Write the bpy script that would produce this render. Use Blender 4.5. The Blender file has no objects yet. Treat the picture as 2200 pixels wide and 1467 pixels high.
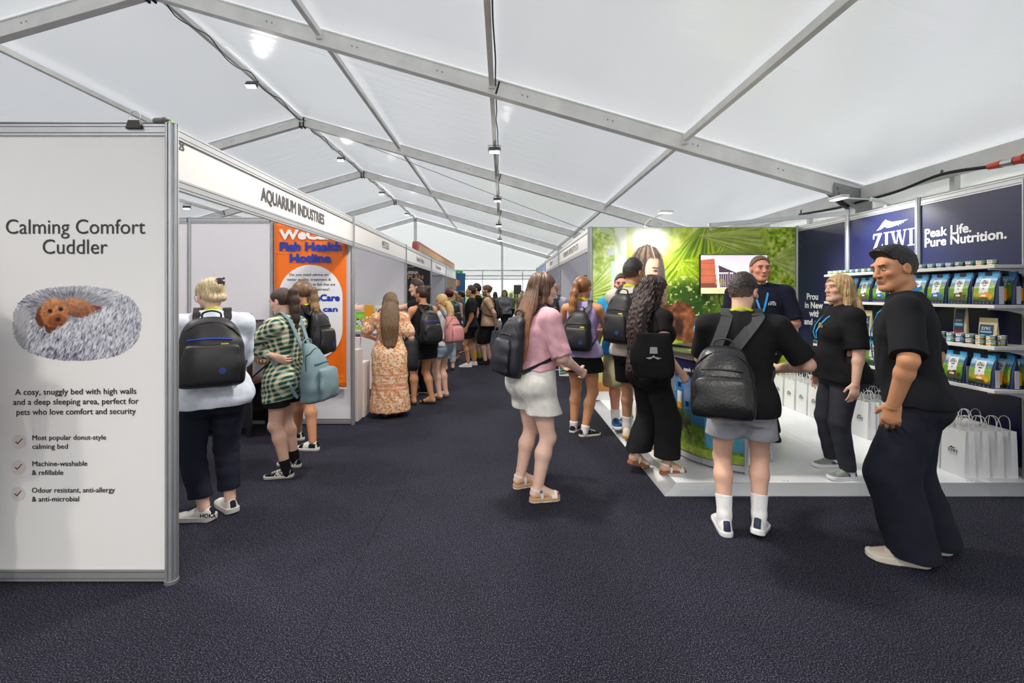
import bpy, math, random
import numpy as np
from mathutils import Vector, Matrix, Euler

random.seed(7)
RNG = np.random.default_rng(7)
scn = bpy.context.scene
COL = scn.collection
PI = math.pi

# ------------------------------------------------------------------ camera
FX, CX, CY, EYE = 978.0, 1080.0, 632.0, 1.574
cam_d = bpy.data.cameras.new('camera')
cam_d.sensor_width = 36.0
cam_d.lens = FX / 2200.0 * 36.0
cam_d.shift_x = (1100 - CX) / 2200.0
cam_d.shift_y = (CY - 733.5) / 2200.0
cam_d.clip_start = 0.05
cam_d.clip_end = 400
cam = bpy.data.objects.new('camera', cam_d)
COL.objects.link(cam)
cam.location = (0, 0, EYE)
cam.rotation_euler = (PI / 2, 0, 0)
scn.camera = cam

# ------------------------------------------------------------------ view and world
scn.view_settings.view_transform = 'Standard'
scn.view_settings.look = 'None'
scn.view_settings.gamma = 1.0
scn.view_settings.use_curve_mapping = False
scn.view_settings.exposure = 0.38
scn.cycles.max_bounces = 8
scn.cycles.diffuse_bounces = 5
scn.cycles.glossy_bounces = 3
scn.cycles.transmission_bounces = 4
scn.cycles.transparent_max_bounces = 8
scn.cycles.caustics_reflective = False
scn.cycles.caustics_refractive = False
scn.cycles.sample_clamp_indirect = 4.0
scn.cycles.use_denoising = True
scn.cycles.adaptive_threshold = 0.03

world = bpy.data.worlds.new('world')
scn.world = world
world.use_nodes = True
bg = world.node_tree.nodes['Background']
bg.inputs[0].default_value = (0.915, 0.95, 1.0, 1)
bg.inputs[1].default_value = 4.3

# ------------------------------------------------------------------ helpers: colour, materials
def lin1(v):
    v = v / 255.0
    return v / 12.92 if v <= 0.04045 else ((v + 0.055) / 1.055) ** 2.4
def lin(c):
    return tuple(lin1(v) for v in c[:3]) + (1.0,)
def linA(a):
    a = np.asarray(a, float) / 255.0
    return np.where(a <= 0.04045, a / 12.92, ((a + 0.055) / 1.055) ** 2.4)

MATS = {}
def pm(name, c, rough=0.6, metal=0.0, spec=0.5, var=None, bump=None, emit=0.0, coat=0.0, sheen=0.0, stretch=None, attr=False):
    """principled material; var=(scale, amount) mottles the colour, bump=(scale, strength)"""
    if name in MATS:
        return MATS[name]
    m = bpy.data.materials.new(name)
    m.use_nodes = True
    nt = m.node_tree
    b = nt.nodes['Principled BSDF']
    b.inputs['Base Color'].default_value = lin(c)
    b.inputs['Roughness'].default_value = rough
    b.inputs['Metallic'].default_value = metal
    b.inputs['Specular IOR Level'].default_value = spec
    if coat:
        b.inputs['Coat Weight'].default_value = coat
        b.inputs['Coat Roughness'].default_value = 0.1
    if sheen:
        b.inputs['Sheen Weight'].default_value = sheen
    vec = None
    if var or bump:
        tc = nt.nodes.new('ShaderNodeTexCoord')
        vec = tc.outputs['Object']
        if stretch:
            mp = nt.nodes.new('ShaderNodeMapping')
            mp.inputs['Scale'].default_value = stretch
            nt.links.new(vec, mp.inputs[0])
            vec = mp.outputs[0]
    base = None
    if attr:
        at_ = nt.nodes.new('ShaderNodeVertexColor')
        at_.layer_name = 'Col'
        base = at_.outputs[0]
        nt.links.new(base, b.inputs['Base Color'])
    if var:
        n = nt.nodes.new('ShaderNodeTexNoise')
        n.inputs['Scale'].default_value = var[0]
        n.inputs['Detail'].default_value = 3
        nt.links.new(vec, n.inputs['Vector'])
        mr = nt.nodes.new('ShaderNodeMapRange')
        mr.inputs[1].default_value = 0.3
        mr.inputs[2].default_value = 0.7
        mr.inputs[3].default_value = 1 - var[1]
        mr.inputs[4].default_value = 1 + var[1]
        nt.links.new(n.outputs[0], mr.inputs[0])
        mx = nt.nodes.new('ShaderNodeVectorMath')
        mx.operation = 'MULTIPLY'
        if base:
            nt.links.new(base, mx.inputs[0])
        else:
            mx.inputs[0].default_value = lin(c)[:3]
        nt.links.new(mr.outputs[0], mx.inputs[1])
        nt.links.new(mx.outputs[0], b.inputs['Base Color'])
    if bump:
        n2 = nt.nodes.new('ShaderNodeTexNoise')
        n2.inputs['Scale'].default_value = bump[0]
        n2.inputs['Detail'].default_value = 4
        nt.links.new(vec, n2.inputs['Vector'])
        bp = nt.nodes.new('ShaderNodeBump')
        bp.inputs['Strength'].default_value = bump[1]
        bp.inputs['Distance'].default_value = bump[2] if len(bump) > 2 else 0.02
        nt.links.new(n2.outputs[0], bp.inputs['Height'])
        nt.links.new(bp.outputs[0], b.inputs['Normal'])
    if emit:
        b.inputs['Emission Color'].default_value = lin(c)
        if base:
            nt.links.new(base, b.inputs['Emission Color'])
        b.inputs['Emission Strength'].default_value = emit
    MATS[name] = m
    return m

def cloth(name, c, rough=0.88, var=(18, 0.12), bump=(260, 0.12, 0.002), sheen=0.0):
    return pm('cloth ' + name, c, rough=rough, spec=0.25, var=var, bump=bump, sheen=sheen)

# ------------------------------------------------------------------ helpers: objects
def tag(o, label=None, cat=None, group=None, kind=None):
    if label: o['label'] = label
    if cat: o['category'] = cat
    if group: o['group'] = group
    if kind: o['kind'] = kind
    return o

def empty(name, loc=(0, 0, 0), rz=0.0, label=None, cat=None, group=None):
    o = bpy.data.objects.new(name, None)
    o.empty_display_size = 0.1
    COL.objects.link(o)
    o.location = loc
    o.rotation_euler = (0, 0, rz)
    return tag(o, label, cat, group)

def link_mesh(name, me, m=None, parent=None):
    o = bpy.data.objects.new(name, me)
    COL.objects.link(o)
    if m is not None:
        for q in (m if isinstance(m, (list, tuple)) else [m]):
            me.materials.append(q)
    if parent is not None:
        o.parent = parent
    return o

def np_mesh(name, V, F, smooth=True, mi=None):
    """V (n,3); F list of int arrays (each (k,m)) or one array"""
    if not isinstance(F, (list, tuple)):
        F = [F]
    F = [np.asarray(f, np.int32) for f in F if len(f)]
    me = bpy.data.meshes.new(name)
    V = np.asarray(V, np.float32)
    me.vertices.add(len(V))
    me.vertices.foreach_set('co', V.ravel())
    idx = np.concatenate([f.ravel() for f in F])
    tot = np.concatenate([np.full(len(f), f.shape[1], np.int32) for f in F])
    start = np.concatenate([[0], np.cumsum(tot)[:-1]]).astype(np.int32)
    me.loops.add(len(idx))
    me.loops.foreach_set('vertex_index', idx)
    me.polygons.add(len(tot))
    me.polygons.foreach_set('loop_start', start)
    if mi is not None:
        me.polygons.foreach_set('material_index', np.asarray(mi, np.int32))
    me.polygons.foreach_set('use_smooth', np.full(len(tot), smooth, bool))
    me.update(calc_edges=True)
    return me

def set_col(me, C):
    """C (n,3) linear point colours"""
    a = me.color_attributes.new('Col', 'FLOAT_COLOR', 'POINT')
    C4 = np.ones((len(C), 4), np.float32)
    C4[:, :3] = C
    a.data.foreach_set('color', C4.ravel())

class MB:
    """collects shapes and links them as ONE mesh"""
    def __init__(s):
        s.v = []; s.f = []; s.mi = []
    def _add(s, vs, fs, mi=0):
        o = len(s.v)
        s.v += [tuple(v) for v in vs]
        s.f += [tuple(i + o for i in f) for f in fs]
        s.mi += [mi] * len(fs)
        return s
    def box(s, lo, hi, mi=0):
        (x0, y0, z0), (x1, y1, z1) = lo, hi
        if x1 < x0: x0, x1 = x1, x0
        if y1 < y0: y0, y1 = y1, y0
        if z1 < z0: z0, z1 = z1, z0
        vs = [(x0, y0, z0), (x1, y0, z0), (x1, y1, z0), (x0, y1, z0), (x0, y0, z1), (x1, y0, z1), (x1, y1, z1), (x0, y1, z1)]
        return s._add(vs, [(0, 3, 2, 1), (4, 5, 6, 7), (0, 1, 5, 4), (1, 2, 6, 5), (2, 3, 7, 6), (3, 0, 4, 7)], mi)
    def bar(s, a, b, w, h, up=(0, 0, 1), mi=0):
        """box from a to b, w across, h along up"""
        a, b = Vector(a), Vector(b)
        d = (b - a).normalized()
        sd = d.cross(Vector(up)).normalized()
        u = sd.cross(d).normalized()
        vs = []
        for p in (a, b):
            for i, j in ((-1, -1), (1, -1), (1, 1), (-1, 1)):
                vs.append(p + sd * (i * w / 2) + u * (j * h / 2))
        return s._add(vs, [(0, 1, 2, 3), (7, 6, 5, 4), (0, 4, 5, 1), (1, 5, 6, 2), (2, 6, 7, 3), (3, 7, 4, 0)], mi)
    def tube(s, pts, r, n=8, mi=0, closed=False):
        pts = [Vector(p) for p in pts]
        m = len(pts)
        rs = r if isinstance(r, (list, tuple)) else [r] * m
        t0 = None; vs = []
        prev = None
        for i, p in enumerate(pts):
            if closed:
                t = (pts[(i + 1) % m] - pts[i - 1]).normalized()
            else:
                t = (pts[min(i + 1, m - 1)] - pts[max(i - 1, 0)]).normalized()
            if prev is None:
                ref = Vector((0, 0, 1)) if abs(t.z) < 0.9 else Vector((1, 0, 0))
                u = t.cross(ref).normalized()
            else:
                u = (prev - t * prev.dot(t)).normalized()
            prev = u
            w = t.cross(u)
            for k in range(n):
                an = 2 * PI * k / n
                vs.append(p + (u * math.cos(an) + w * math.sin(an)) * rs[i])
        fs = []
        for i in range(m if closed else m - 1):
            j = (i + 1) % m
            for k in range(n):
                fs.append((i * n + k, i * n + (k + 1) % n, j * n + (k + 1) % n, j * n + k))
        if not closed:
            fs.append(tuple(range(n))[::-1]); fs.append(tuple((m - 1) * n + k for k in range(n)))
        return s._add(vs, fs, mi)
    def lathe(s, prof, c=(0, 0, 0), n=24, mi=0):
        vs = []; fs = []; m = len(prof)
        for (r, z) in prof:
            for k in range(n):
                an = 2 * PI * k / n
                vs.append((c[0] + r * math.cos(an), c[1] + r * math.sin(an), c[2] + z))
        for i in range(m - 1):
            for k in range(n):
                fs.append((i * n + k, i * n + (k + 1) % n, (i + 1) * n + (k + 1) % n, (i + 1) * n + k))
        fs.append(tuple(range(n))[::-1]); fs.append(tuple((m - 1) * n + k for k in range(n)))
        return s._add(vs, fs, mi)
    def prism(s, poly, a, b, fn, mi=0):
        """poly of 2D points extruded between depth a and b; fn(u,v,d)->3D"""
        n = len(poly)
        vs = [fn(u, v, a) for u, v in poly] + [fn(u, v, b) for u, v in poly]
        fs = [tuple(range(n))[::-1], tuple(range(n, 2 * n))]
        for i in range(n):
            j = (i + 1) % n
            fs.append((i, j, n + j, n + i))
        return s._add(vs, fs, mi)
    def ribbon(s, pts, nrm, w, t, mi=0):
        """flat strip along pts; nrm = outward normals; w wide, t thick"""
        pts = [Vector(p) for p in pts]; nrm = [Vector(q).normalized() for q in nrm]
        m = len(pts); vs = []
        for i, p in enumerate(pts):
            tg = (pts[min(i + 1, m - 1)] - pts[max(i - 1, 0)]).normalized()
            n_ = (nrm[i] - tg * nrm[i].dot(tg)).normalized()
            sd = tg.cross(n_).normalized()
            wi = w[i] if isinstance(w, (list, tuple)) else w
            for a, b in ((-1, -1), (1, -1), (1, 1), (-1, 1)):
                vs.append(p + sd * (a * wi / 2) + n_ * (b * t / 2))
        fs = [(0, 1, 2, 3), tuple((m - 1) * 4 + k for k in (3, 2, 1, 0))]
        for i in range(m - 1):
            for k in range(4):
                fs.append((i * 4 + k, i * 4 + (k + 1) % 4, (i + 1) * 4 + (k + 1) % 4, (i + 1) * 4 + k))
        return s._add(vs, fs, mi)
    def build(s, name, m, parent=None, smooth=False, bevel=0.0):
        me = bpy.data.meshes.new(name)
        me.from_pydata(s.v, [], s.f)
        o = link_mesh(name, me, m, parent)
        if len(set(s.mi)) > 1:
            me.polygons.foreach_set('material_index', s.mi)
        if smooth:
            me.polygons.foreach_set('use_smooth', [True] * len(me.polygons))
            me.set_sharp_from_angle(angle=math.radians(40))
        if bevel:
            bv = o.modifiers.new('bevel', 'BEVEL')
            bv.width = bevel; bv.segments = 2; bv.limit_method = 'ANGLE'
        me.update()
        return o

def spline(pts, n=6):
    """Catmull-Rom through pts"""
    P = [Vector(p) for p in pts]
    out = []
    for i in range(len(P) - 1):
        p0, p1, p2, p3 = P[max(i - 1, 0)], P[i], P[i + 1], P[min(i + 2, len(P) - 1)]
        for k in range(n):
            t = k / n
            out.append(0.5 * ((2 * p1) + (p2 - p0) * t + (2 * p0 - 5 * p1 + 4 * p2 - p3) * t * t + (3 * p1 - p0 - 3 * p2 + p3) * t ** 3))
    out.append(P[-1])
    return out

# ------------------------------------------------------------------ lettering
def text_mesh(s, h, w=None, bold=0.0, align='l', depth=0.0012, res=3, spacing=1.0, line=1.0):
    """arrays (V, faces) of flat lettering, cap height about h; w fits the width; bold in units of h"""
    c = bpy.data.curves.new('lettering', 'FONT')
    c.body = s
    c.resolution_u = res
    c.space_character = spacing
    c.space_line = line
    c.align_x = {'l': 'LEFT', 'c': 'CENTER', 'r': 'RIGHT'}[align]
    c.extrude = 0.0
    o = bpy.data.objects.new('lettering', c)
    me = bpy.data.meshes.new_from_object(o)
    n = len(me.vertices)
    V = np.zeros(n * 3, np.float32); me.vertices.foreach_get('co', V); V = V.reshape(-1, 3)
    F = [tuple(p.vertices) for p in me.polygons]
    bpy.data.objects.remove(o); bpy.data.curves.remove(c); bpy.data.meshes.remove(me)
    V = V * (h / 0.69)
    if w is not None and n:
        ex = V[:, 0].max() - V[:, 0].min()
        V[:, 0] *= w / ex
        if align == 'l': V[:, 0] -= V[:, 0].min()
        if align == 'c': V[:, 0] -= (V[:, 0].min() + V[:, 0].max()) / 2
    VV, FF = [], []
    offs = [(0, 0)]
    if bold:
        offs = [(0, 0)] + [(bold * h * math.cos(a), bold * h * math.sin(a)) for a in np.arange(8) * PI / 4]
    for k, (dx, dy) in enumerate(offs):
        VV.append(V + np.array([dx, dy, depth + 0.00003 * k]))
        FF += [tuple(i + k * n for i in f) for f in F]
    return np.concatenate(VV), FF

def place_text(name, V, F, origin, right, up, m, parent=None):
    """lay a text mesh on the plane through origin with axes right, up (out = right x up); given back to its parent's frame"""
    r, u = Vector(right).normalized(), Vector(up).normalized()
    o_ = Vector(origin); n = r.cross(u)
    A = np.array([r, u, n])
    W = V @ A + np.array(o_)
    me = bpy.data.meshes.new(name)
    me.from_pydata([tuple(v) for v in W], [], F)
    me.update()
    return link_mesh(name, me, m, parent)

def lettering(name, s, origin, right, up, h, m, parent=None, w=None, bold=0.0, align='l', depth=0.0012, spacing=1.0, line=1.0, res=3):
    V, F = text_mesh(s, h, w, bold, align, depth, res, spacing, line)
    return place_text(name, V, F, origin, right, up, m, parent)

# ------------------------------------------------------------------ printed pictures (flat prints): a grid with point colours
def print_grid(name, fn, w, h, nu, nv, place, m, parent=None, gamma=True):
    """fn(U,V)->(...,3) 0..255 over u,v in 0..1 ; place(u,v)->xyz arrays"""
    u = np.linspace(0, 1, nu); v = np.linspace(0, 1, nv)
    U, Vv = np.meshgrid(u, v)
    C = np.clip(fn(U, Vv), 0, 255)
    P = place(U, Vv)
    V = np.stack([np.broadcast_to(np.asarray(q, float), U.shape).ravel() for q in P], 1)
    i = np.arange(nv - 1)[:, None] * nu + np.arange(nu - 1)[None, :]
    F = np.stack([i, i + 1, i + 1 + nu, i + nu], -1).reshape(-1, 4)
    me = np_mesh(name, V, F, smooth=False)
    set_col(me, linA(C.reshape(-1, 3)))
    return link_mesh(name, me, m, parent)

def _hash(ix, iy, s):
    h = np.sin(ix * 127.1 + iy * 311.7 + s * 74.7) * 43758.5453
    return h - np.floor(h)
def vnoise(x, y, s=0):
    ix, iy = np.floor(x), np.floor(y)
    fx, fy = x - ix, y - iy
    fx = fx * fx * (3 - 2 * fx); fy = fy * fy * (3 - 2 * fy)
    a, b = _hash(ix, iy, s), _hash(ix + 1, iy, s)
    c, d = _hash(ix, iy + 1, s), _hash(ix + 1, iy + 1, s)
    return (a * (1 - fx) + b * fx) * (1 - fy) + (c * (1 - fx) + d * fx) * fy
def fbm(x, y, s=0, o=4):
    t = 0; a = 0.5
    for k in range(o):
        t = t + a * vnoise(x * 2 ** k, y * 2 ** k, s + k); a *= 0.5
    return t / (1 - 0.5 ** o)
def mixc(c, d, t):
    t = np.clip(t, 0, 1)[..., None]
    return c * (1 - t) + np.asarray(d, float) * t
def sstep(a, b, x):
    t = np.clip((x - a) / (b - a), 0, 1)
    return t * t * (3 - 2 * t)
def ramp(t, stops):
    xs = [s[0] for s in stops]
    return np.stack([np.interp(t, xs, [s[1][k] for s in stops]) for k in range(3)], -1)

M_PRINT = pm('printed picture', (255, 255, 255), rough=0.45, attr=True)
M_PRINT_GLOSS = pm('glossy printed film', (255, 255, 255), rough=0.28, attr=True)
M_ALU = pm('aluminium', (196, 198, 202), rough=0.38, metal=0.75, var=(6, 0.06))
M_ALU_MATT = pm('anodised aluminium rail', (186, 188, 192), rough=0.42, metal=0.7, var=(4, 0.05))
M_GROOVE = pm('dark groove', (30, 30, 34), rough=0.8)
M_STEEL = pm('tent frame aluminium', (240, 239, 235), rough=0.45, metal=0.05, var=(3, 0.08))
M_GALV = pm('galvanised steel', (150, 152, 152), rough=0.5, metal=0.7, var=(30, 0.12))
M_WHITE = pm('white laminate', (226, 226, 230), rough=0.4, var=(2, 0.02))
M_BLACK = pm('black plastic', (18, 18, 20), rough=0.45)
M_CABLE = pm('black cable', (24, 24, 26), rough=0.6)
M_INK = pm('black lettering', (34, 32, 36), rough=0.5)
M_WINK = pm('white lettering', (240, 240, 242), rough=0.5)
# ================================================================== the tent: floor, roof, frames
RIDGE_X, RIDGE_Z, EAVE_X, EAVE_Z = -5.1, 6.08, 5.16, 3.13
EAVE_L = -15.36
SLOPE = (RIDGE_Z - EAVE_Z) / (EAVE_X - RIDGE_X)
FRAMES = [-8.45, -3.45, 1.55, 6.57, 11.6, 16.6, 21.6, 26.6]
def roof_z(x):
    return RIDGE_Z - SLOPE * abs(x - RIDGE_X)

def carpet_mat():
    m = bpy.data.materials.new('dark needle felt carpet')
    m.use_nodes = True
    nt = m.node_tree; b = nt.nodes['Principled BSDF']
    tc = nt.nodes.new('ShaderNodeTexCoord')
    n1 = nt.nodes.new('ShaderNodeTexNoise'); n1.inputs['Scale'].default_value = 170; n1.inputs['Detail'].default_value = 2; n1.inputs['Roughness'].default_value = 0.7
    n2 = nt.nodes.new('ShaderNodeTexNoise'); n2.inputs['Scale'].default_value = 1.3; n2.inputs['Detail'].default_value = 4
    nt.links.new(tc.outputs['Object'], n1.inputs['Vector']); nt.links.new(tc.outputs['Object'], n2.inputs['Vector'])
    r = nt.nodes.new('ShaderNodeValToRGB')
    r.color_ramp.elements[0].position = 0.36; r.color_ramp.elements[0].color = lin((8, 8, 15))
    r.color_ramp.elements[1].position = 0.72; r.color_ramp.elements[1].color = lin((122, 122, 142))
    e = r.color_ramp.elements.new(0.55); e.color = lin((34, 34, 47))
    nt.links.new(n1.outputs[0], r.inputs[0])
    mr = nt.nodes.new('ShaderNodeMapRange'); mr.inputs[1].default_value = 0.3; mr.inputs[2].default_value = 0.7; mr.inputs[3].default_value = 0.82; mr.inputs[4].default_value = 1.12
    nt.links.new(n2.outputs[0], mr.inputs[0])
    # joins between the carpet rolls, 2 m apart
    sx = nt.nodes.new('ShaderNodeSeparateXYZ'); nt.links.new(tc.outputs['Object'], sx.inputs[0])
    add = nt.nodes.new('ShaderNodeMath'); add.operation = 'ADD'; add.inputs[1].default_value = 100.85; nt.links.new(sx.outputs[0], add.inputs[0])
    md = nt.nodes.new('ShaderNodeMath'); md.operation = 'MODULO'; md.inputs[1].default_value = 2.0; nt.links.new(add.outputs[0], md.inputs[0])
    lt = nt.nodes.new('ShaderNodeMath'); lt.operation = 'LESS_THAN'; lt.inputs[1].default_value = 0.006; nt.links.new(md.outputs[0], lt.inputs[0])
    ml = nt.nodes.new('ShaderNodeMath'); ml.operation = 'MULTIPLY_ADD'; ml.inputs[1].default_value = -0.4; ml.inputs[2].default_value = 1.0; nt.links.new(lt.outputs[0], ml.inputs[0])
    mm = nt.nodes.new('ShaderNodeMath'); mm.operation = 'MULTIPLY'; nt.links.new(mr.outputs[0], mm.inputs[0]); nt.links.new(ml.outputs[0], mm.inputs[1])
    mx = nt.nodes.new('ShaderNodeVectorMath'); mx.operation = 'MULTIPLY'
    nt.links.new(r.outputs[0], mx.inputs[0]); nt.links.new(mm.outputs[0], mx.inputs[1])
    nt.links.new(mx.outputs[0], b.inputs['Base Color'])
    b.inputs['Roughness'].default_value = 0.95
    b.inputs['Specular IOR Level'].default_value = 0.15
    bp = nt.nodes.new('ShaderNodeBump'); bp.inputs['Strength'].default_value = 0.5; bp.inputs['Distance'].default_value = 0.006
    nt.links.new(n1.outputs[0], bp.inputs['Height']); nt.links.new(bp.outputs[0], b.inputs['Normal'])
    return m

def fabric_mat(name, trans, tint=(1.0, 1.0, 0.99), gloss=0.12, rough=0.3):
    """white PVC tent cloth: passes daylight, slightly glossy inside"""
    m = bpy.data.materials.new(name)
    m.use_nodes = True
    nt = m.node_tree; nt.nodes.clear()
    out = nt.nodes.new('ShaderNodeOutputMaterial')
    d = nt.nodes.new('ShaderNodeBsdfDiffuse'); d.inputs[0].default_value = (0.80, 0.80, 0.81, 1)
    t = nt.nodes.new('ShaderNodeBsdfTranslucent'); t.inputs[0].default_value = tint + (1,)
    g = nt.nodes.new('ShaderNodeBsdfGlossy'); g.inputs['Roughness'].default_value = rough; g.inputs[0].default_value = (0.9, 0.9, 0.9, 1)
    m1 = nt.nodes.new('ShaderNodeMixShader'); m1.inputs[0].default_value = trans
    m2 = nt.nodes.new('ShaderNodeMixShader')
    tc = nt.nodes.new('ShaderNodeTexCoord')
    mp = nt.nodes.new('ShaderNodeMapping'); mp.inputs['Scale'].default_value = (0.35, 2.2, 1)
    n = nt.nodes.new('ShaderNodeTexNoise'); n.inputs['Scale'].default_value = 1.2; n.inputs['Detail'].default_value = 5; n.inputs['Distortion'].default_value = 0.6
    nt.links.new(tc.outputs['Object'], mp.inputs[0]); nt.links.new(mp.outputs[0], n.inputs['Vector'])
    bp = nt.nodes.new('ShaderNodeBump'); bp.inputs['Strength'].default_value = 0.25; bp.inputs['Distance'].default_value = 0.08
    nt.links.new(n.outputs[0], bp.inputs['Height'])
    for s in (d, g):
        nt.links.new(bp.outputs[0], s.inputs['Normal'])
    lw = nt.nodes.new('ShaderNodeLayerWeight'); lw.inputs[0].default_value = 0.35
    mu = nt.nodes.new('ShaderNodeMath'); mu.operation = 'MULTIPLY_ADD'; mu.inputs[1].default_value = 0.35; mu.inputs[2].default_value = gloss
    nt.links.new(lw.outputs['Fresnel'], mu.inputs[0])
    nt.links.new(d.outputs[0], m1.inputs[1]); nt.links.new(t.outputs[0], m1.inputs[2])
    nt.links.new(mu.outputs[0], m2.inputs[0]); nt.links.new(m1.outputs[0], m2.inputs[1]); nt.links.new(g.outputs[0], m2.inputs[2])
    nt.links.new(m2.outputs[0], out.inputs[0])
    return m

M_ROOF = fabric_mat('white tent roof cloth', 0.104, gloss=0.11, rough=0.24)
M_SIDE = fabric_mat('white tent wall cloth', 0.17, gloss=0.04, rough=0.45)

fl = MB().box((EAVE_L - 0.2, -8.5, -0.05), (EAVE_X + 0.2, 27.5, 0.0)).build('floor', carpet_mat())
tag(fl, kind='structure')
gr = MB().box((-60, -60, -0.3), (60, 90, -0.06)).build('ground', pm('dry grass ground', (120, 128, 84), rough=0.95, var=(3, 0.3)))
tag(gr, kind='structure')

# roof cloth: one sheet per slope and bay, sagging a little and rippled
def roof_bay(y0, y1, side):
    nu, nv = 50, 26
    u = np.linspace(0, 1, nu); v = np.linspace(0, 1, nv)
    U, V_ = np.meshgrid(u, v)
    xe = EAVE_X + 0.25 if side > 0 else EAVE_L - 0.25
    X = RIDGE_X + (xe - RIDGE_X) * U
    Y = y0 + (y1 - y0) * V_
    Z = RIDGE_Z + 0.03 - SLOPE * np.abs(X - RIDGE_X)
    bag = np.sin(V_ * PI) * 0.05
    rip = (fbm(U * 9 + y0, V_ * 3 + side, 3) - 0.5) * 0.05 * np.sin(V_ * PI)
    Z = Z + bag * 0.6 + rip
    V = np.stack([X.ravel(), Y.ravel(), Z.ravel()], 1)
    i = np.arange(nv - 1)[:, None] * nu + np.arange(nu - 1)[None, :]
    F = np.stack([i, i + nu, i + 1 + nu, i + 1], -1).reshape(-1, 4)
    if side < 0: F = F[:, ::-1]
    o = link_mesh('ceiling', np_mesh('ceiling', V, F), M_ROOF)
    tag(o, kind='structure')
for a, b in zip(FRAMES[:-1], FRAMES[1:]):
    roof_bay(a, b, 1); roof_bay(a, b, -1)

# side and gable walls
def sheet(name, p, m=None):
    me = bpy.data.meshes.new(name); me.from_pydata(p, [], [tuple(range(len(p)))])
    o = link_mesh(name, me, m or M_SIDE); tag(o, kind='structure'); return o
XR = EAVE_X + 0.16
sheet('wall_right', [(XR, -8.5, 0), (XR, 26.7, 0), (XR, 26.7, EAVE_Z), (XR, -8.5, EAVE_Z)])
sheet('wall_left', [(EAVE_L - .16, -8.5, 0), (EAVE_L - .16, 26.7, 0), (EAVE_L - .16, 26.7, EAVE_Z), (EAVE_L - .16, -8.5, EAVE_Z)])
YG = 26.72
GW = 2.45            # head of the clear windows in the far gable
sheet('wall_back', [(EAVE_L, YG, GW), (EAVE_X, YG, GW), (EAVE_X, YG, EAVE_Z), (RIDGE_X, YG, RIDGE_Z), (EAVE_L, YG, EAVE_Z)])
sheet('wall_back_low', [(EAVE_L, YG, 0), (-3.6, YG, 0), (-3.6, YG, GW), (EAVE_L, YG, GW)])
sheet('wall_front', [(EAVE_L, -8.46, 0), (EAVE_X, -8.46, 0), (EAVE_X, -8.46, EAVE_Z), (RIDGE_X, -8.46, RIDGE_Z), (EAVE_L, -8.46, EAVE_Z)])
M_CLEAR = bpy.data.materials.new('clear window film'); M_CLEAR.use_nodes = True
_nt = M_CLEAR.node_tree; _nt.nodes.clear()
_o = _nt.nodes.new('ShaderNodeOutputMaterial'); _t = _nt.nodes.new('ShaderNodeBsdfTransparent'); _g = _nt.nodes.new('ShaderNodeBsdfGlossy'); _g.inputs['Roughness'].default_value = 0.05
_mx = _nt.nodes.new('ShaderNodeMixShader'); _mx.inputs[0].default_value = 0.08
_nt.links.new(_t.outputs[0], _mx.inputs[1]); _nt.links.new(_g.outputs[0], _mx.inputs[2]); _nt.links.new(_mx.outputs[0], _o.inputs[0])
gx = [-3.6, -2.35, -1.17, -0.03, 1.17, 2.4, 3.8, 5.16]
for i, (a, b) in enumerate(zip(gx[:-1], gx[1:])):
    w = MB().box((a + 0.04, YG, 0.02), (b - 0.04, YG + 0.004, GW)).build('window_%d' % (i + 1), M_CLEAR)
    tag(w, kind='structure')
for i, x in enumerate(gx):
    wd = 0.13 if abs(x + 0.03) < .01 else 0.06
    tag(MB().box((x - wd / 2, YG - 0.14, 0), (x + wd / 2, YG - 0.02, GW + 0.5 if wd < .1 else roof_z(x) - 0.2)).build('column', M_STEEL), kind='structure')
tag(MB().box((RIDGE_X - .09, YG - .16, 0), (RIDGE_X + .09, YG - .02, RIDGE_Z - .25)).build('column', M_STEEL), kind='structure')
for i, z in enumerate((2.97, 2.66, GW)):
    tag(MB().box((EAVE_L, YG - 0.09, z - 0.035), (EAVE_X, YG - 0.015, z + 0.035)).build('trim_%d' % (i + 1), M_STEEL), kind='structure')

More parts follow.
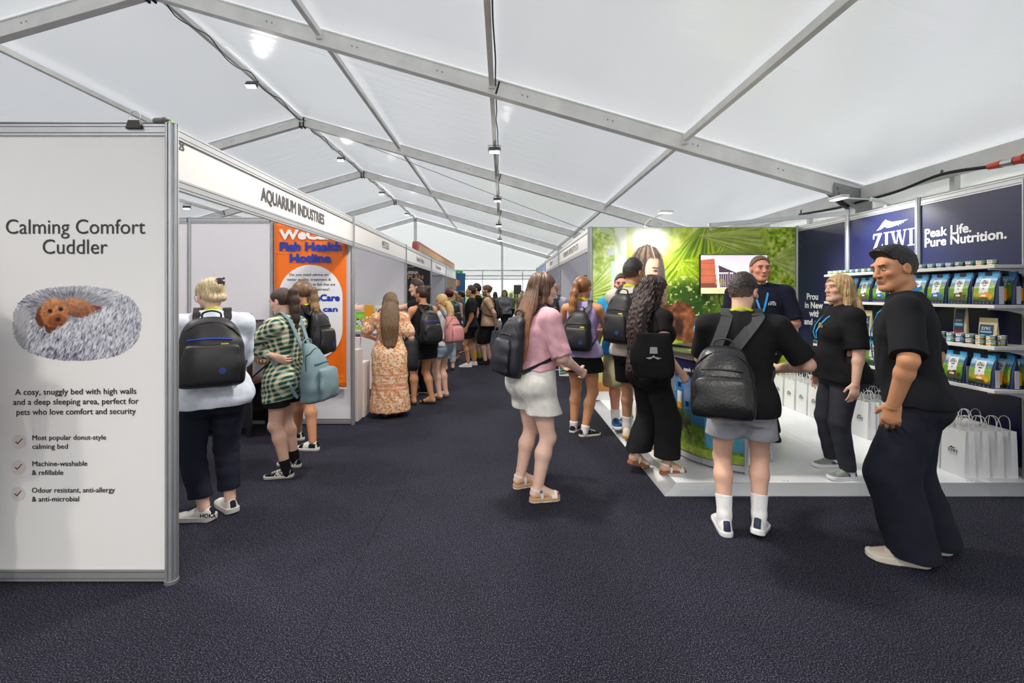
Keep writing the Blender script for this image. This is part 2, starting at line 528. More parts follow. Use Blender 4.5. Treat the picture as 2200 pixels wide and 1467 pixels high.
# frames: rafters, apex and eave brackets, columns
def frame(y):
    for sgn, xe in ((1, EAVE_X), (-1, EAVE_L)):
        mb = MB()
        a = Vector((RIDGE_X + sgn * 0.02, y, RIDGE_Z - 0.11)); b = Vector((xe, y, EAVE_Z - 0.11))
        up = Vector((sgn * SLOPE, 0, 1)).normalized()
        mb.bar(a, b, 0.10, 0.20, up)
        mb.bar(a + up * .105, b + up * .105, 0.125, 0.022, up)          # keder flanges
        mb.bar(a - up * .105, b - up * .105, 0.125, 0.022, up)
        o = tag(mb.build('beam', M_STEEL, bevel=0.004), kind='structure')
        bt = MB()
        L = (b - a).length; d = (b - a) / L
        for s in np.arange(0.5, L - .3, 1.27):
            for ds in (0, .075):
                c = a + d * (s + ds)
                for fy in (-1, 1):
                    q = c + Vector((0, fy * .052, 0))
                    bt.tube([q, q + Vector((0, fy * .006, 0))], 0.011, 8)
        bt.build('bolt', M_GALV, o)
        # joint band two fifths of the way down
        jb = MB(); c = a + d * (L * .489)
        jb.bar(c - d * .012, c + d * .012, 0.108, 0.215, up)
        jb.build('joint', M_GROOVE, o)
        # column and eave bracket
        cx = xe - sgn * 0.02
        tag(MB().box((cx - .1, y - .06, 0), (cx + .1, y + .06, EAVE_Z - .25)).build('column', M_STEEL, bevel=.004), kind='structure')
        br = MB()
        poly = [(-.42, .02), (-.40, .16), (.0, .06), (.13, .0), (.13, -.55), (-.08, -.55), (-.10, -.22), (-.25, -.12)]
        for fy in (-.075, .062):
            br.prism([(cx + sgn * u, EAVE_Z - .12 + v) for u, v in poly], y + fy, y + fy + .013, lambda u, v, d_: (u, d_, v))
        for u, v in ((-.35, .08), (-.33, -.0), (.06, -.05), (.05, -.3), (-.05, -.45)):
            br.tube([(cx + sgn * u, y - .076, EAVE_Z - .12 + v), (cx + sgn * u, y - .092, EAVE_Z - .12 + v)], .02, 8)
        br.build('bracket', M_GALV, o)
    ab = MB()
    ab.box((RIDGE_X - .06, y - .07, RIDGE_Z - .27), (RIDGE_X - .03, y + .07, RIDGE_Z - .02))
    ab.box((RIDGE_X + .03, y - .07, RIDGE_Z - .27), (RIDGE_X + .06, y + .07, RIDGE_Z - .02))
    tag(ab.build('beam', M_GROOVE), kind='structure')
for y in FRAMES:
    frame(y)

# purlins, bay by bay (ridge, intermediate rows, eaves)
PURLINS = [RIDGE_X, -2.62, -0.16, 2.6, EAVE_X - 0.0, -7.6, -10.2, -12.8, EAVE_L]
for y0, y1 in zip(FRAMES[:-1], FRAMES[1:]):
    for x in PURLINS:
        big = x in (EAVE_X, EAVE_L)
        z = roof_z(x) - (0.10 if big else 0.075)
        mb = MB()
        if big:
            mb.box((x - .05, y0 + .06, z - .10), (x + .05, y1 - .06, z + .08))
        else:
            mb.box((x - .035, y0 + .06, z - .04), (x + .035, y1 - .06, z + .05))
            for yy in (y0 + .075, y1 - .075):
                mb.box((x - .045, yy - .02, z - .075), (x + .045, yy + .02, z - .035))
        tag(mb.build('beam', M_STEEL, bevel=.004), kind='structure')
# the right wall's rails and studs above the stands
for z in (2.55, 2.78, 2.98):
    tag(MB().box((XR - .045, -3, z - .012), (XR - .01, 26.5, z + .012)).build('trim_%d' % int(z * 100), M_SIDE), kind='structure')
for y in np.arange(0.3, 26, 1.25):
    tag(MB().box((XR - .09, y - .03, 0), (XR - .02, y + .03, EAVE_Z - .1)).build('trim_%d' % int(500 + y * 4), M_STEEL), kind='structure')

# ------------------------------------------------------------------ lamps of the tent
M_LAMP = pm('lit lamp glass', (255, 252, 244), emit=40.0)
M_LAMP_HOUSING = pm('grey lamp housing', (90, 92, 95), rough=0.5, metal=0.3)
def floodlight(x, y, z, label, power, group, tilt=0.0):
    t = empty('floodlight', (x, y, z), 0, label, 'lamp', group)
    MB().box((-.11, -.045, -.03), (.11, .045, .06)).build('housing', M_LAMP_HOUSING, t, bevel=.008)
    MB().box((-.095, -.038, -.036), (.095, .038, -.0305)).build('lamp_glass', M_LAMP, t)
    br = MB(); br.tube([(-.12, 0, .0), (-.12, 0, .13), (.12, 0, .13), (.12, 0, .0)], .008, 6); br.build('bracket', M_GALV, t)
    t.rotation_euler = (tilt, 0, 0)
    if power:
        d = bpy.data.lights.new('lamp', 'SPOT'); d.energy = power; d.spot_size = math.radians(150); d.spot_blend = 0.6; d.shadow_soft_size = 0.2
        d.color = (1.0, 0.93, 0.83)
        l = bpy.data.objects.new('lamp', d); COL.objects.link(l); l.parent = t; l.location = (0, 0, -.05)
ords = ['nearest the viewer', 'one bay further', 'two bays further', 'at the far end']
for i, y in enumerate((9.15, 14.2, 19.0, 24.0)):
    floodlight(RIDGE_X + .05, y, roof_z(RIDGE_X) - .31, 'floodlight hanging under the ridge beam with slack cables, ' + ords[i], 150, 'floodlights along the ridge', -0.5)
for i, y in enumerate((8.9, 13.6, 18.6, 23.6)):
    floodlight(-0.16, y, roof_z(-0.16) - .28, 'floodlight under the roof rail above the aisle, ' + ords[i], 160, 'floodlights above the aisle', -0.4)
# the rows go on over the viewer and behind
for i, y in enumerate((4.1, -0.9, -5.9)):
    floodlight(RIDGE_X + .05, y, roof_z(RIDGE_X) - .28, 'floodlight under the ridge beam out over the entrance, number %d from the gable' % (3 - i), (480, 520, 1450)[i], 'floodlights along the ridge', -0.1)
    floodlight(-0.16, y - .2, roof_z(-0.16) - .28, 'floodlight under the aisle rail near the entrance, number %d from the gable' % (3 - i), (430, 380, 380)[i], 'floodlights above the aisle', -0.1)
for i, y in enumerate((5.0, 9.8, 14.7)):
    floodlight(-10.2, y, roof_z(-10.2) - .25, 'floodlight under the outer roof rail beyond the booths, ' + ords[i], 500, 'floodlights beyond the booths', -0.2)
# cables looped along the ridge and the aisle purlin
for (x, dx, nm) in ((RIDGE_X, .09, 'ridge beam'), (-0.16, .055, 'rail above the aisle')):
    pts = []
    for y in np.arange(1.5, 26.4, 0.42):
        k = int(round((y - 1.5) / .42)) % 3
        pts.append((x + dx + random.uniform(-.01, .015), y, roof_z(x) - (.10 if k == 0 else .17 + random.uniform(0, .08) if x == RIDGE_X else .13)))
    c = MB().tube(spline(pts, 4), 0.009, 6).build('power_cable', M_CABLE, smooth=True)
    tag(c, 'black power cable looped along the tent ' + nm, 'cable')
# guy wire
tag(MB().tube([(-3.9, 11.7, 5.55), (3.2, 12.4, 2.95)], 0.006, 6).build('wire', M_CABLE), 'thin dark wire stretched under the roof cloth across the aisle', 'wire')
# thick cable with red connector over the navy stand
pts = [(5.05, 3.4, 3.06), (5.04, 4.72, 2.895), (5.04, 5.23, 2.95), (5.03, 5.8, 2.885), (5.03, 6.4, 2.875), (5.03, 6.85, 2.87), (5.02, 7.7, 2.92)]
t = empty('power_cable', (5.05, 3.4, 3.06), 0, 'thick black cable with red couplings along the tent eave above the navy wall', 'cable')
def loc(ps, o): return [Vector(p) - Vector(o) for p in ps]
MB().tube(loc(spline([pts[1]] + pts[2:], 6), (5.05, 3.4, 3.06)), .018, 8).build('cable', M_CABLE, t, smooth=True)
M_RED = pm('red coupling plastic', (222, 82, 60), rough=0.4)
a0 = Vector((-.01, 1.32, -.165)); a1 = Vector((0, .84, -.178))
for nm, f0, f1, r, mm in (('coupling', 0, .25, .04, M_RED), ('coupling_ring', .25, .5, .046, M_ALU), ('coupling', .5, .68, .05, M_RED), ('coupling_ring', .68, .8, .046, M_ALU), ('coupling', .8, 1.0, .042, M_RED)):
    MB().tube([a0.lerp(a1, f0), a0.lerp(a1, f1)], [r * .75, r], 12).build(nm, mm, t, smooth=True)
for y in (5.23, 7.7):
    MB().tube([(0, y - 3.4, -.06), (-.005, y - 3.39, -.11 if y < 6 else -.14)], .012, 6).build('cable_tie', pm('grey strap', (110, 110, 112), rough=.8), t)

# hedges outside the clear windows
M_HEDGE = pm('hedge leaves', (92, 128, 60), rough=.9, var=(2.5, .5), bump=(6, 1.0, .3))
for i, (x, y, w, h) in enumerate(((-2.5, 36, 3.0, 1.5), (1.2, 38, 2.2, 1.9), (4.6, 35, 2.6, 1.5))):
    nu, nv = 26, 16
    th = np.linspace(0, 2 * PI, nu, endpoint=False); ph = np.linspace(0.02, PI / 2 + .3, nv)
    T, P_ = np.meshgrid(th, ph)
    R = 1 + (fbm(T * 3 + i * 5, P_ * 4, i) - .5) * .5
    V = np.stack([(x + w * R * np.sin(P_) * np.cos(T)).ravel(), (y + 1.2 * R * np.sin(P_) * np.sin(T)).ravel(), (h * R * np.cos(P_)).ravel()], 1)
    V[:, 2] = np.maximum(V[:, 2], -.06)
    ii = np.arange(nv - 1)[:, None] * nu; jj = np.arange(nu)[None, :]
    F = np.stack([ii + jj, ii + nu + jj, ii + nu + (jj + 1) % nu, ii + (jj + 1) % nu], -1).reshape(-1, 4)
    o = link_mesh('hedge', np_mesh('hedge', V, F), M_HEDGE)
    tag(o, ('green hedge outside the far windows beside the blue wall', 'tall green bush outside the far windows behind the speaker', 'green bush outside the far windows behind the pale stands')[i], 'hedge', 'bushes outside')
# ================================================================== shell-scheme booths
M_BOARD = pm('white booth board', (226, 226, 228), rough=0.42, var=(1.5, 0.015))
M_BOARD_LILAC = pm('pale lilac booth board', (218, 217, 226), rough=0.42, var=(1.5, 0.015))
M_FASCIA = pm('white fascia board', (228, 226, 225), rough=0.4)

def post(x, y, z0, h, label, r=0.021, group=None):
    """eight-sided aluminium system post with a slot in every face"""
    prof = []
    for k in range(8):
        a = k * PI / 4
        for da, rr in ((-.30, 1.0), (-.14, .97), (-.12, .72), (.12, .72), (.14, .97), (.30, 1.0)):
            prof.append((math.cos(a + da) * r * rr, math.sin(a + da) * r * rr))
    mb = MB()
    mb.prism(prof, 0.0, h, lambda u, v, d: (u, v, d))
    o = mb.build('booth_post', M_ALU)
    o.location = (x, y, z0)
    tag(o, label, 'post', group or 'aluminium booth posts')
    c = MB().lathe([(r * 1.02, 0), (r * 1.05, .004), (r * .8, .006)], (0, 0, h), 16).build('cap', M_ALU_MATT, o)
    f = MB().lathe([(r * 1.1, 0), (r * 1.1, .018), (r * .9, .02)], (0, 0, 0.0), 16).build('foot', M_GALV, o)
    return o

def rail_mb(mb, a, b, z0, z1, th=0.028):
    """grooved beam between two points of the plan"""
    a = Vector((a[0], a[1], 0)); b = Vector((b[0], b[1], 0))
    H = z1 - z0
    cuts = [(0, .20), (.26, .74), (.80, 1.0)]
    for f0, f1 in cuts:
        zc = z0 + H * (f0 + f1) / 2
        mb.bar((a.x, a.y, zc), (b.x, b.y, zc), th, H * (f1 - f0), mi=0)
    mb.bar((a.x, a.y, z0 + H / 2), (b.x, b.y, z0 + H / 2), th - .012, H * .96, mi=1)

def partition(a, b, z0, z1, label, m=M_BOARD, th=0.012, rail=0.062, base=0.075, cat='partition panel', group='white booth partition panels', name='booth_partition', parent_rot=False):
    a = Vector((a[0], a[1], 0)); b = Vector((b[0], b[1], 0)); c = (a + b) / 2
    t = empty(name, (c.x, c.y, z0), 0, label, cat, group)
    d = (b - a).normalized()
    la, lb = a - c + d * .02, b - c - d * .02
    H = z1 - z0
    MB().bar((la.x, la.y, base + (H - rail - base) / 2), (lb.x, lb.y, base + (H - rail - base) / 2), th, H - rail - base).build('infill_board', m, t)
    mb = MB(); rail_mb(mb, la, lb, H - rail, H); mb.build('top_rail', [M_ALU_MATT, M_GROOVE], t)
    mb = MB(); rail_mb(mb, la, lb, .012, base); mb.build('bottom_rail', [M_ALU_MATT, M_GROOVE], t)
    return t

def fascia(a, b, zb, zt, label, m=M_FASCIA, group='name boards over the booths'):
    a = Vector((a[0], a[1], 0)); b = Vector((b[0], b[1], 0)); c = (a + b) / 2
    t = empty('fascia_board', (c.x, c.y, zb), 0, label, 'fascia', group)
    d = (b - a).normalized(); la, lb = a - c + d * .022, b - c - d * .022
    H = zt - zb; rl = .062
    MB().bar((la.x, la.y, H / 2), (lb.x, lb.y, H / 2), .010, H - 2 * rl).build('board', m, t)
    mb = MB(); rail_mb(mb, la, lb, H - rl, H); mb.build('top_rail', [M_ALU_MATT, M_GROOVE], t)
    mb = MB(); rail_mb(mb, la, lb, 0, rl); mb.build('bottom_rail', [M_ALU_MATT, M_GROOVE], t)
    return t

def on(t, name, s, origin, right, up, h, m, **k):
    """lettering in world coordinates, parented to a thing with no rotation"""
    o = lettering(name, s, Vector(origin) - t.location, right, up, h, m, t, **k)
    return o

XL = -1.81                       # aisle line of the left booths
YP = [2.49, 5.5, 8.5, 11.5, 14.5, 17.5]
HB = 2.5

# posts of the left row
names = ['at the corner of the booth with the pet bed poster', 'between the aquarium booth and the plain white booth', 'beside the black printed wall',
         'between the black wall and the rolled white banner', 'beside the pegboard booth', 'at the far end of the row by the blue wall']
for y, n in zip(YP, names):
    post(XL, y, 0, HB, 'aluminium booth post ' + n, r=0.032 if y < 3 else .024)
for x, n in ((-2.83, 'at the outer edge of the pet bed poster'), (-2.83 - 1.0, 'one panel beyond the pet bed poster')):
    post(x, 2.49, 0, HB, 'aluminium booth post ' + n)
for x, n in ((-2.78, 'next to the orange banner'), (-3.78, 'behind the woman in white'), (-4.78, 'in the inner corner of the aquarium booth')):
    post(x, 5.5, 0, HB, 'slim aluminium booth post ' + n, r=.022)

# ---- the front panel with the printed poster
t = partition((-2.83, 2.49), (XL, 2.49), 0, HB, 'white booth panel printed with a fluffy pet bed poster', M_BOARD, cat='poster panel')
PY = 2.49 - .0075
def pf(px, py): return at(px, py, PY)
def at(px, py, Y): return Vector(((px - CX) * Y / FX, Y, EYE - (py - CY) * Y / FX))
RX, UZ, FY = (1, 0, 0), (0, 0, 1), (0, 1, 0)
pxm = PY / FX
M_POSTER_INK = pm('poster ink', (38, 32, 36), rough=.45)
for s, x0, x1, by, h, bo in (('Calming Comfort', 13, 312, 502, 31, .0), ('Cuddler', 92, 231, 545, 31, .0)):
    on(t, 'lettering', s, pf(x0, by), RX, UZ, h * pxm, M_POSTER_INK, w=(x1 - x0) * pxm, bold=bo, res=5)
for s, x0, x1, by in (('A cosy, snuggly bed with high walls', 33, 293, 848), ('and a deep sleeping area, perfect for', 29, 298, 869.5), ('pets who love comfort and security', 36, 292, 891)):
    on(t, 'lettering', s, pf(x0, by), (1, 0, .009), UZ, 12.4 * pxm, M_POSTER_INK, w=(x1 - x0) * pxm, bold=.012)
for s, x0, x1, by in (('Most popular donut-style', 70, 228, 945), ('calming bed', 70, 146, 964), ('Machine-washable', 70, 188, 1001), ('& refillable', 69, 136, 1020),
                      ('Odour resistant, anti-allergy', 69, 247, 1058), ('& anti-microbial', 69, 170, 1077)):
    on(t, 'lettering', s, pf(x0, by), (1, 0, .006), UZ, 10.5 * pxm, M_POSTER_INK, w=(x1 - x0) * pxm, bold=.012)
M_TICKBG = pm('tick disc print', (214, 206, 204), rough=.45)
M_TICK = pm('tick print', (92, 30, 34), rough=.45)
for cx, cy in ((41, 948), (40, 1003), (39, 1060)):
    c = pf(cx, cy) - t.location
    mb = MB(); mb.prism([(15 * pxm * math.cos(a), 15 * pxm * math.sin(a)) for a in np.arange(32) * PI / 16], 0, .001, lambda u, v, d: (c.x + u, c.y - d, c.z + v))
    o = mb.build('tick_disc', M_TICKBG, t)
    mb = MB()
    q = [(-7.5, -1), (-2.5, -6), (8, 5.5), (6.8, 6.8), (-2.5, -3.2), (-6.3, .4)]
    mb.prism([(u * pxm, v * pxm) for u, v in q], .0, .0018, lambda u, v, d: (c.x + u, c.y - d, c.z + v)); mb.build('tick', M_TICK, o)

def bed_art(U, V):
    X = U * 300 + 15; Y = 790 - V * 190            # picture coordinates
    th = np.arctan2(Y - 668, (X - 150) * .72); r = np.hypot((X - 150) * .72, Y - 668)
    wob = fbm(X / 9, Y / 9, 5) * 1.6
    f = vnoise(th * 62 + wob * 2, r / 7.0, 1) * .5 + vnoise(th * 110 + wob * 3, r / 4.5, 2) * .4 + .2 * fbm(X / 40, Y / 40, 9)
    f = f + .10 * np.clip((X - 150) / 150, -1, 1) - .12 * sstep(740, 775, Y)
    C = ramp(f, [(.18, (70, 72, 92)), (.38, (128, 130, 146)), (.58, (178, 180, 192)), (.85, (222, 222, 230))])
    inner = sstep(1.06, .9, np.hypot((X - 150) / 98, (Y - 668) / 44))
    C = C * (1 - .20 * inner[..., None])
    fuzz = fbm(X / 3, Y / 3, 11) - .5
    def blob(C, cx, cy, rx, ry, col, col2, rot=0):
        ca, sa = math.cos(rot), math.sin(rot)
        dx, dy = X - cx, Y - cy
        q = np.hypot((dx * ca + dy * sa) / rx, (-dx * sa + dy * ca) / ry) + fuzz * .25
        tex = fbm(X / 4.5, Y / 3.5, 21)[..., None]
        cc = np.asarray(col, float) * (.68 + .62 * tex)
        sh = np.clip((dy / ry) * .5 + .35, 0, 1)[..., None]
        cc = cc * (1 - sh) + np.asarray(col2, float) * sh * (.7 + .6 * tex)
        m = sstep(1.03, .93, q)[..., None]
        return C * (1 - m) + cc * m
    C = blob(C, 205, 664, 22, 8, (128, 62, 34), (80, 34, 20), .2)
    C = blob(C, 168, 662, 40, 21, (186, 128, 92), (96, 50, 30), .25)
    C = blob(C, 118, 702, 22, 22, (110, 58, 30), (70, 30, 18))
    C = blob(C, 88, 682, 12, 25, (120, 64, 38), (78, 36, 22), .15)
    C = blob(C, 117, 672, 31, 32, (196, 132, 88), (128, 70, 36))
    C = blob(C, 124, 689, 20, 14, (150, 84, 40), (96, 46, 22))
    for ex, ey in ((108, 668), (131, 664)):
        C = mixc(C, (24, 14, 12), sstep(6.5, 3.2, np.hypot(X - ex, (Y - ey) * 1.1)))
    C = mixc(C, (40, 22, 18), sstep(7, 4, np.hypot(X - 125, (Y - 686) * 1.2)))
    edge = np.interp(X, [20, 60, 85, 106, 120, 150, 190, 232, 300], [640, 668, 700, 717, 706, 689, 678, 655, 600]) + fuzz * 14
    f2 = vnoise((X + Y * .5) / 1.9 + wob * 2, (Y - X * .4) / 8.0, 31) * .55 + vnoise(X / 1.5 + wob * 2, Y / 5, 32) * .35 + .22 * fbm(X / 36, Y / 36, 7) - .14 * sstep(735, 775, Y)
    C2 = ramp(f2, [(.15, (62, 64, 86)), (.36, (126, 128, 146)), (.56, (180, 182, 194)), (.85, (224, 224, 232))])
    m = sstep(-3, 3, Y - edge)[..., None]
    C = C * (1 - m) + C2 * m
    side = sstep(4, -4, (X - 62) + (Y - 700) * .15 + np.abs(Y - 700) * .0)
    side = side * sstep(30, 60, 790 - Y + 0 * X) * (Y > 668)
    C = C * (1 - .75 * side[..., None]) + np.array([168, 168, 170.]) * .75 * side[..., None]
    return C
def masked_print(name, fn, maskfn, nu, nv, place, m, parent):
    o = print_grid(name, fn, 1, 1, nu, nv, place, m, parent)
    u = np.linspace(0, 1, nu); v = np.linspace(0, 1, nv); U, V = np.meshgrid(u, v)
    keep = maskfn(U, V)
    k = (keep[:-1, :-1] & keep[1:, :-1] & keep[:-1, 1:] & keep[1:, 1:]).ravel()
    old = o.data
    n = len(old.vertices); Vc = np.zeros(n * 3, np.float32); old.vertices.foreach_get('co', Vc)
    Cc = np.zeros(n * 4, np.float32); old.color_attributes['Col'].data.foreach_get('color', Cc)
    i = np.arange(nv - 1)[:, None] * nu + np.arange(nu - 1)[None, :]
    F = np.stack([i, i + 1, i + 1 + nu, i + nu], -1).reshape(-1, 4)[k]
    used = np.unique(F); mp = np.full(n, -1); mp[used] = np.arange(len(used))
    me = np_mesh(name, Vc.reshape(-1, 3)[used], mp[F], smooth=False)
    set_col(me, Cc.reshape(-1, 4)[used, :3]); me.materials.append(m)
    o.data = me
    bpy.data.meshes.remove(old)
    return o
def bed_mask(U, V):
    X = U * 300 + 15; Y = 790 - V * 190
    q = (np.abs((X - 165) / 138) ** 2.5 + np.abs((Y - 694) / 80) ** 2.5)
    return q < 1 + (fbm(X / 3.5, Y / 3.5, 3) - .5) * .22
b0 = pf(15, 790) - t.location
masked_print('pet_bed_print', bed_art, bed_mask, 340, 210, lambda U, V: (b0.x + U * 300 * pxm, b0.y - .001, b0.z + V * 190 * pxm), M_PRINT, t)
partition((-3.83, 2.49), (-2.83, 2.49), 0, HB, 'plain white booth panel beyond the pet bed poster')
# clip, plug and lead on top of that panel
c = empty('bulldog_clip', (-2.0, 2.475, 2.5), 0, 'black bulldog clip with bent wire handles on top of the poster panel', 'clip')
MB().prism([(-.045, -.028), (.045, -.028), (.03, .018), (-.03, .018)], -.012, .03, lambda u, v, d: (u, d, v)).build('jaw', M_BLACK, c, bevel=.003)
mb = MB()
mb.tube(spline([(-.022, .0, .015), (-.03, .0, .04), (-.012, .0, .066), (.012, .0, .066), (.03, .0, .04), (.022, .0, .015)], 5), .0022, 6)
mb.build('wire_handle', M_ALU, c, smooth=True)
lead = MB().tube(spline([(-3.7, 2.49, 2.515), (-2.9, 2.49, 2.512), (-2.3, 2.49, 2.508), (-1.98, 2.50, 2.512), (-1.9, 2.50, 2.515)], 6), .006, 6).build('power_lead', pm('grey lead', (118, 118, 120)), smooth=True)
tag(lead, 'grey power lead lying along the top rail of the poster panel', 'cable')
MB().lathe([(.012, 0), (.02, .01), (.022, .06), (.014, .075)], (0, 0, 0), 12).build('plug', pm('grey plug', (104, 106, 104), rough=.6), lead).matrix_local = Matrix.Translation((-1.915, 2.5, 2.525)) @ Matrix.Rotation(PI / 2, 4, 'Y')
MB().ribbon([(-1.84, 2.5, 2.53), (-1.81, 2.49, 2.525), (-1.79, 2.49, 2.50)], [(0, 0, 1)] * 3, .02, .001).build('test_tag', pm('green test tag', (122, 190, 60)), lead)

# ---- side walls between the left booths (each closes one booth towards the next)
def side_wall(y, x0, m, what, n=3):
    ps = []
    for k in range(n):
        a, b = x0 - k * 1.0, x0 - (k + 1) * 1.0
        ps.append(partition((b, y), (a, y), 0, HB, what[k], m, group='booth side panels'))
    return ps
w55 = side_wall(5.5, XL + .02, M_BOARD_LILAC, ['pale panel behind the hanging orange banner', 'pale panel behind the fish tank', 'pale panel behind the woman in the white shirt'])
w85 = side_wall(8.5, XL + .02, M_BOARD_LILAC, ['plain white panel above the woman in the floral dress', 'plain white panel behind the pet food shelf', 'white panel in the back corner of the pet food booth'])
M_PURINA = pm('black printed board', (24, 26, 34), rough=.35)
w115 = side_wall(11.5, XL + .02, M_PURINA, ['black printed panel with gold and white lettering', 'black panel deeper in the booth with gold lettering', 'black panel in the back corner of the gold lettered booth'])
w145 = side_wall(14.5, XL + .02, M_BOARD_LILAC, ['pale panel beside the pegboard booth', 'pale panel one step inside, behind the roll banner', 'pale panel in the back corner beyond the roll banner'])
M_PEG = pm('light plywood pegboard', (222, 200, 164), rough=.6, var=(9, .08))
w175 = side_wall(17.5, XL + .02, M_PEG, ['plywood pegboard panel at the end of the row', 'second plywood pegboard panel', 'plywood pegboard panel in the back corner'])
for k in range(5):
    partition((-4.83, YP[k]), (-4.83, YP[k + 1]), 0, HB, 'long white rear wall of the ' + ['aquarium booth', 'pet food booth', 'gold lettered booth', 'roll banner booth', 'pegboard booth'][k], M_BOARD_LILAC, cat='booth rear wall', group='rear walls of the booths')

# ---- name boards
FT = [('white name board reading AQUARIUM INDUSTRIES', 0), ('white name board over the pet food booth', 1), ('white name board over the black printed wall', 2), ('white name board over the roll banner booth', 3), ('last white name board of the row, over the pegboard', 4)]
fas = []
for lb, k in FT:
    fas.append(fascia((XL, YP[k]), (XL, YP[k + 1]), 2.15, 2.492, lb))
fx = XL + .0058
M_FINK = pm('fascia lettering', (58, 54, 58), rough=.5)
on(fas[0], 'lettering', 'AQUARIUM INDUSTRIES', (fx, 3.40, 2.277), FY, UZ, .098, M_FINK, w=1.20, bold=.05)
on(fas[0], 'number', '25', (fx, 2.535, 2.383), FY, UZ, .036, M_FINK, w=.042, bold=.05)
on(fas[1], 'lettering', 'PETGO', (fx, 6.82, 2.275), FY, UZ, .10, M_FINK, w=.40, bold=.03)
on(fas[2], 'lettering', 'Nestle Purina', (fx, 9.55, 2.275), FY, UZ, .10, M_FINK, w=.85, bold=.02)
on(fas[3], 'lettering', 'Pet Insurance', (fx, 12.3, 2.275), FY, UZ, .10, M_FINK, w=1.0, bold=.02)

# ---- orange banner hanging on the panel behind the girls
M_ORANGE = pm('orange banner vinyl', (238, 112, 14), rough=.38, var=(1.2, .04))
M_BLUEINK = pm('blue banner ink', (16, 56, 170), rough=.4)
M_BANWHITE = pm('white banner print', (232, 233, 240), rough=.38)
M_YEL = pm('yellow banner ink', (243, 168, 28), rough=.4)
BY = 5.5 - .05
bp0 = at(590, 833, BY); bp1 = at(744, 474, BY)
t = empty('hanging_banner', ((bp0.x + bp1.x) / 2, BY, bp0.z), 0, 'orange hanging banner reading Fish Health Hotline', 'banner')
L = t.location
nu, nv = 14, 30
V = []; F = []
for j in range(nv):
    for i in range(nu):
        u, v = i / (nu - 1), j / (nv - 1)
        V.append((bp0.x + (bp1.x - bp0.x) * u - L.x, .010 * math.sin(u * 7 + v * 2) * (1 - v) * .35, (bp1.z - bp0.z) * v))
for j in range(nv - 1):
    for i in range(nu - 1):
        a = j * nu + i; F.append((a, a + 1, a + nu + 1, a + nu))
me = np_mesh('sheet', V, np.array(F)); sh = link_mesh('sheet', me, M_ORANGE, t); sm = sh.modifiers.new('thick', 'SOLIDIFY'); sm.thickness = .002; sm.offset = 1
MB().box((bp0.x - L.x - .005, -.012, bp1.z - bp0.z - .01), (bp1.x - L.x + .005, .01, bp1.z - bp0.z + .015)).build('top_bar', M_ALU, t)
MB().box((bp0.x - L.x - .003, -.008, -.014), (bp1.x - L.x + .003, .008, .006)).build('bottom_bar', M_WHITE, t)
for u in (.97,):
    MB().lathe([(.008, 0), (.008, .004)], (bp1.x - L.x - .02, -.012, .035), 10).build('eyelet', M_ALU, t)
BF = BY - .010
pb = BF / FX
def bf(px, py): return at(px, py, BF)
c0 = bf(667, 672) - L
R = 69 * pb; hh = (103 - 69) * pb
sta = [(R * math.cos(a), hh + R * math.sin(a)) for a in np.linspace(0, PI, 33)] + [(R * math.cos(a), -hh + R * math.sin(a)) for a in np.linspace(PI, 2 * PI, 33)]
MB().prism(sta, 0, .0012, lambda u, v, d: (c0.x + u, c0.y - d, c0.z + v)).build('white_disc_print', M_BANWHITE, t)
for s, x0, x1, by, h, m, bo in (('WeCare', 602, 730, 513, 19, M_BANWHITE, .09), ('Fish Health', 602, 733, 538, 17, M_BLUEINK, .09), ('Hotline', 624, 709, 563, 17, M_BLUEINK, .09),
        ('Do you need advice on', 622, 705, 592.5, 5.6, M_FINK, .02), ('water quality, treatment &', 617, 711, 603, 5.6, M_FINK, .02), ('of sick fish or fish that are', 636, 720, 613.5, 5.6, M_FINK, .02), ('signs of stress?', 651, 708, 624, 5.6, M_FINK, .02),
        ('WeCare', 656, 729, 646, 13, M_BLUEINK, .09), ('we can', 658, 725, 669, 10, M_BLUEINK, .09), ('l', 686, 690, 690, 12, M_BLUEINK, .09),
        ('N', 694, 702, 714, 9, M_YEL, .06), ('324', 692, 720, 729, 10.5, M_YEL, .08), ('m are', 699, 719, 745, 5.6, M_FINK, .02), ('our', 697, 709, 755.5, 5.6, M_FINK, .02)):
    on(t, 'lettering', s, bf(x0, by) - Vector((0, .0012, 0)), RX, UZ, h * pb, m, w=(x1 - x0) * pb, bold=bo)
q0, q1 = bf(655, 818) - L, bf(706, 783) - L
MB().box((q0.x, q0.y - .0012, q0.z), (q1.x, q0.y, q1.z)).build('blue_box_print', M_BLUEINK, t)
on(t, 'lettering', 'AN', bf(694, 798) - Vector((0, .0012, 0)), RX, UZ, 10 * pb, M_BANWHITE, w=8 * pb, bold=.04)
on(t, 'lettering', '!', bf(699, 815) - Vector((0, .0012, 0)), RX, UZ, 11 * pb, M_BANWHITE, bold=.05)
sw = MB()
for P in ([(590, 540), (612, 544), (628, 538), (640, 522), (648, 528), (655, 512), (662, 520), (670, 505), (676, 512), (688, 500)], [(708, 806), (718, 818), (730, 822), (738, 812), (731, 808), (722, 822), (742, 829)]):
    sw.tube(spline([bf(*p) - L for p in P], 6), .0016, 5)
sw.build('swirl_print', M_YEL, t)

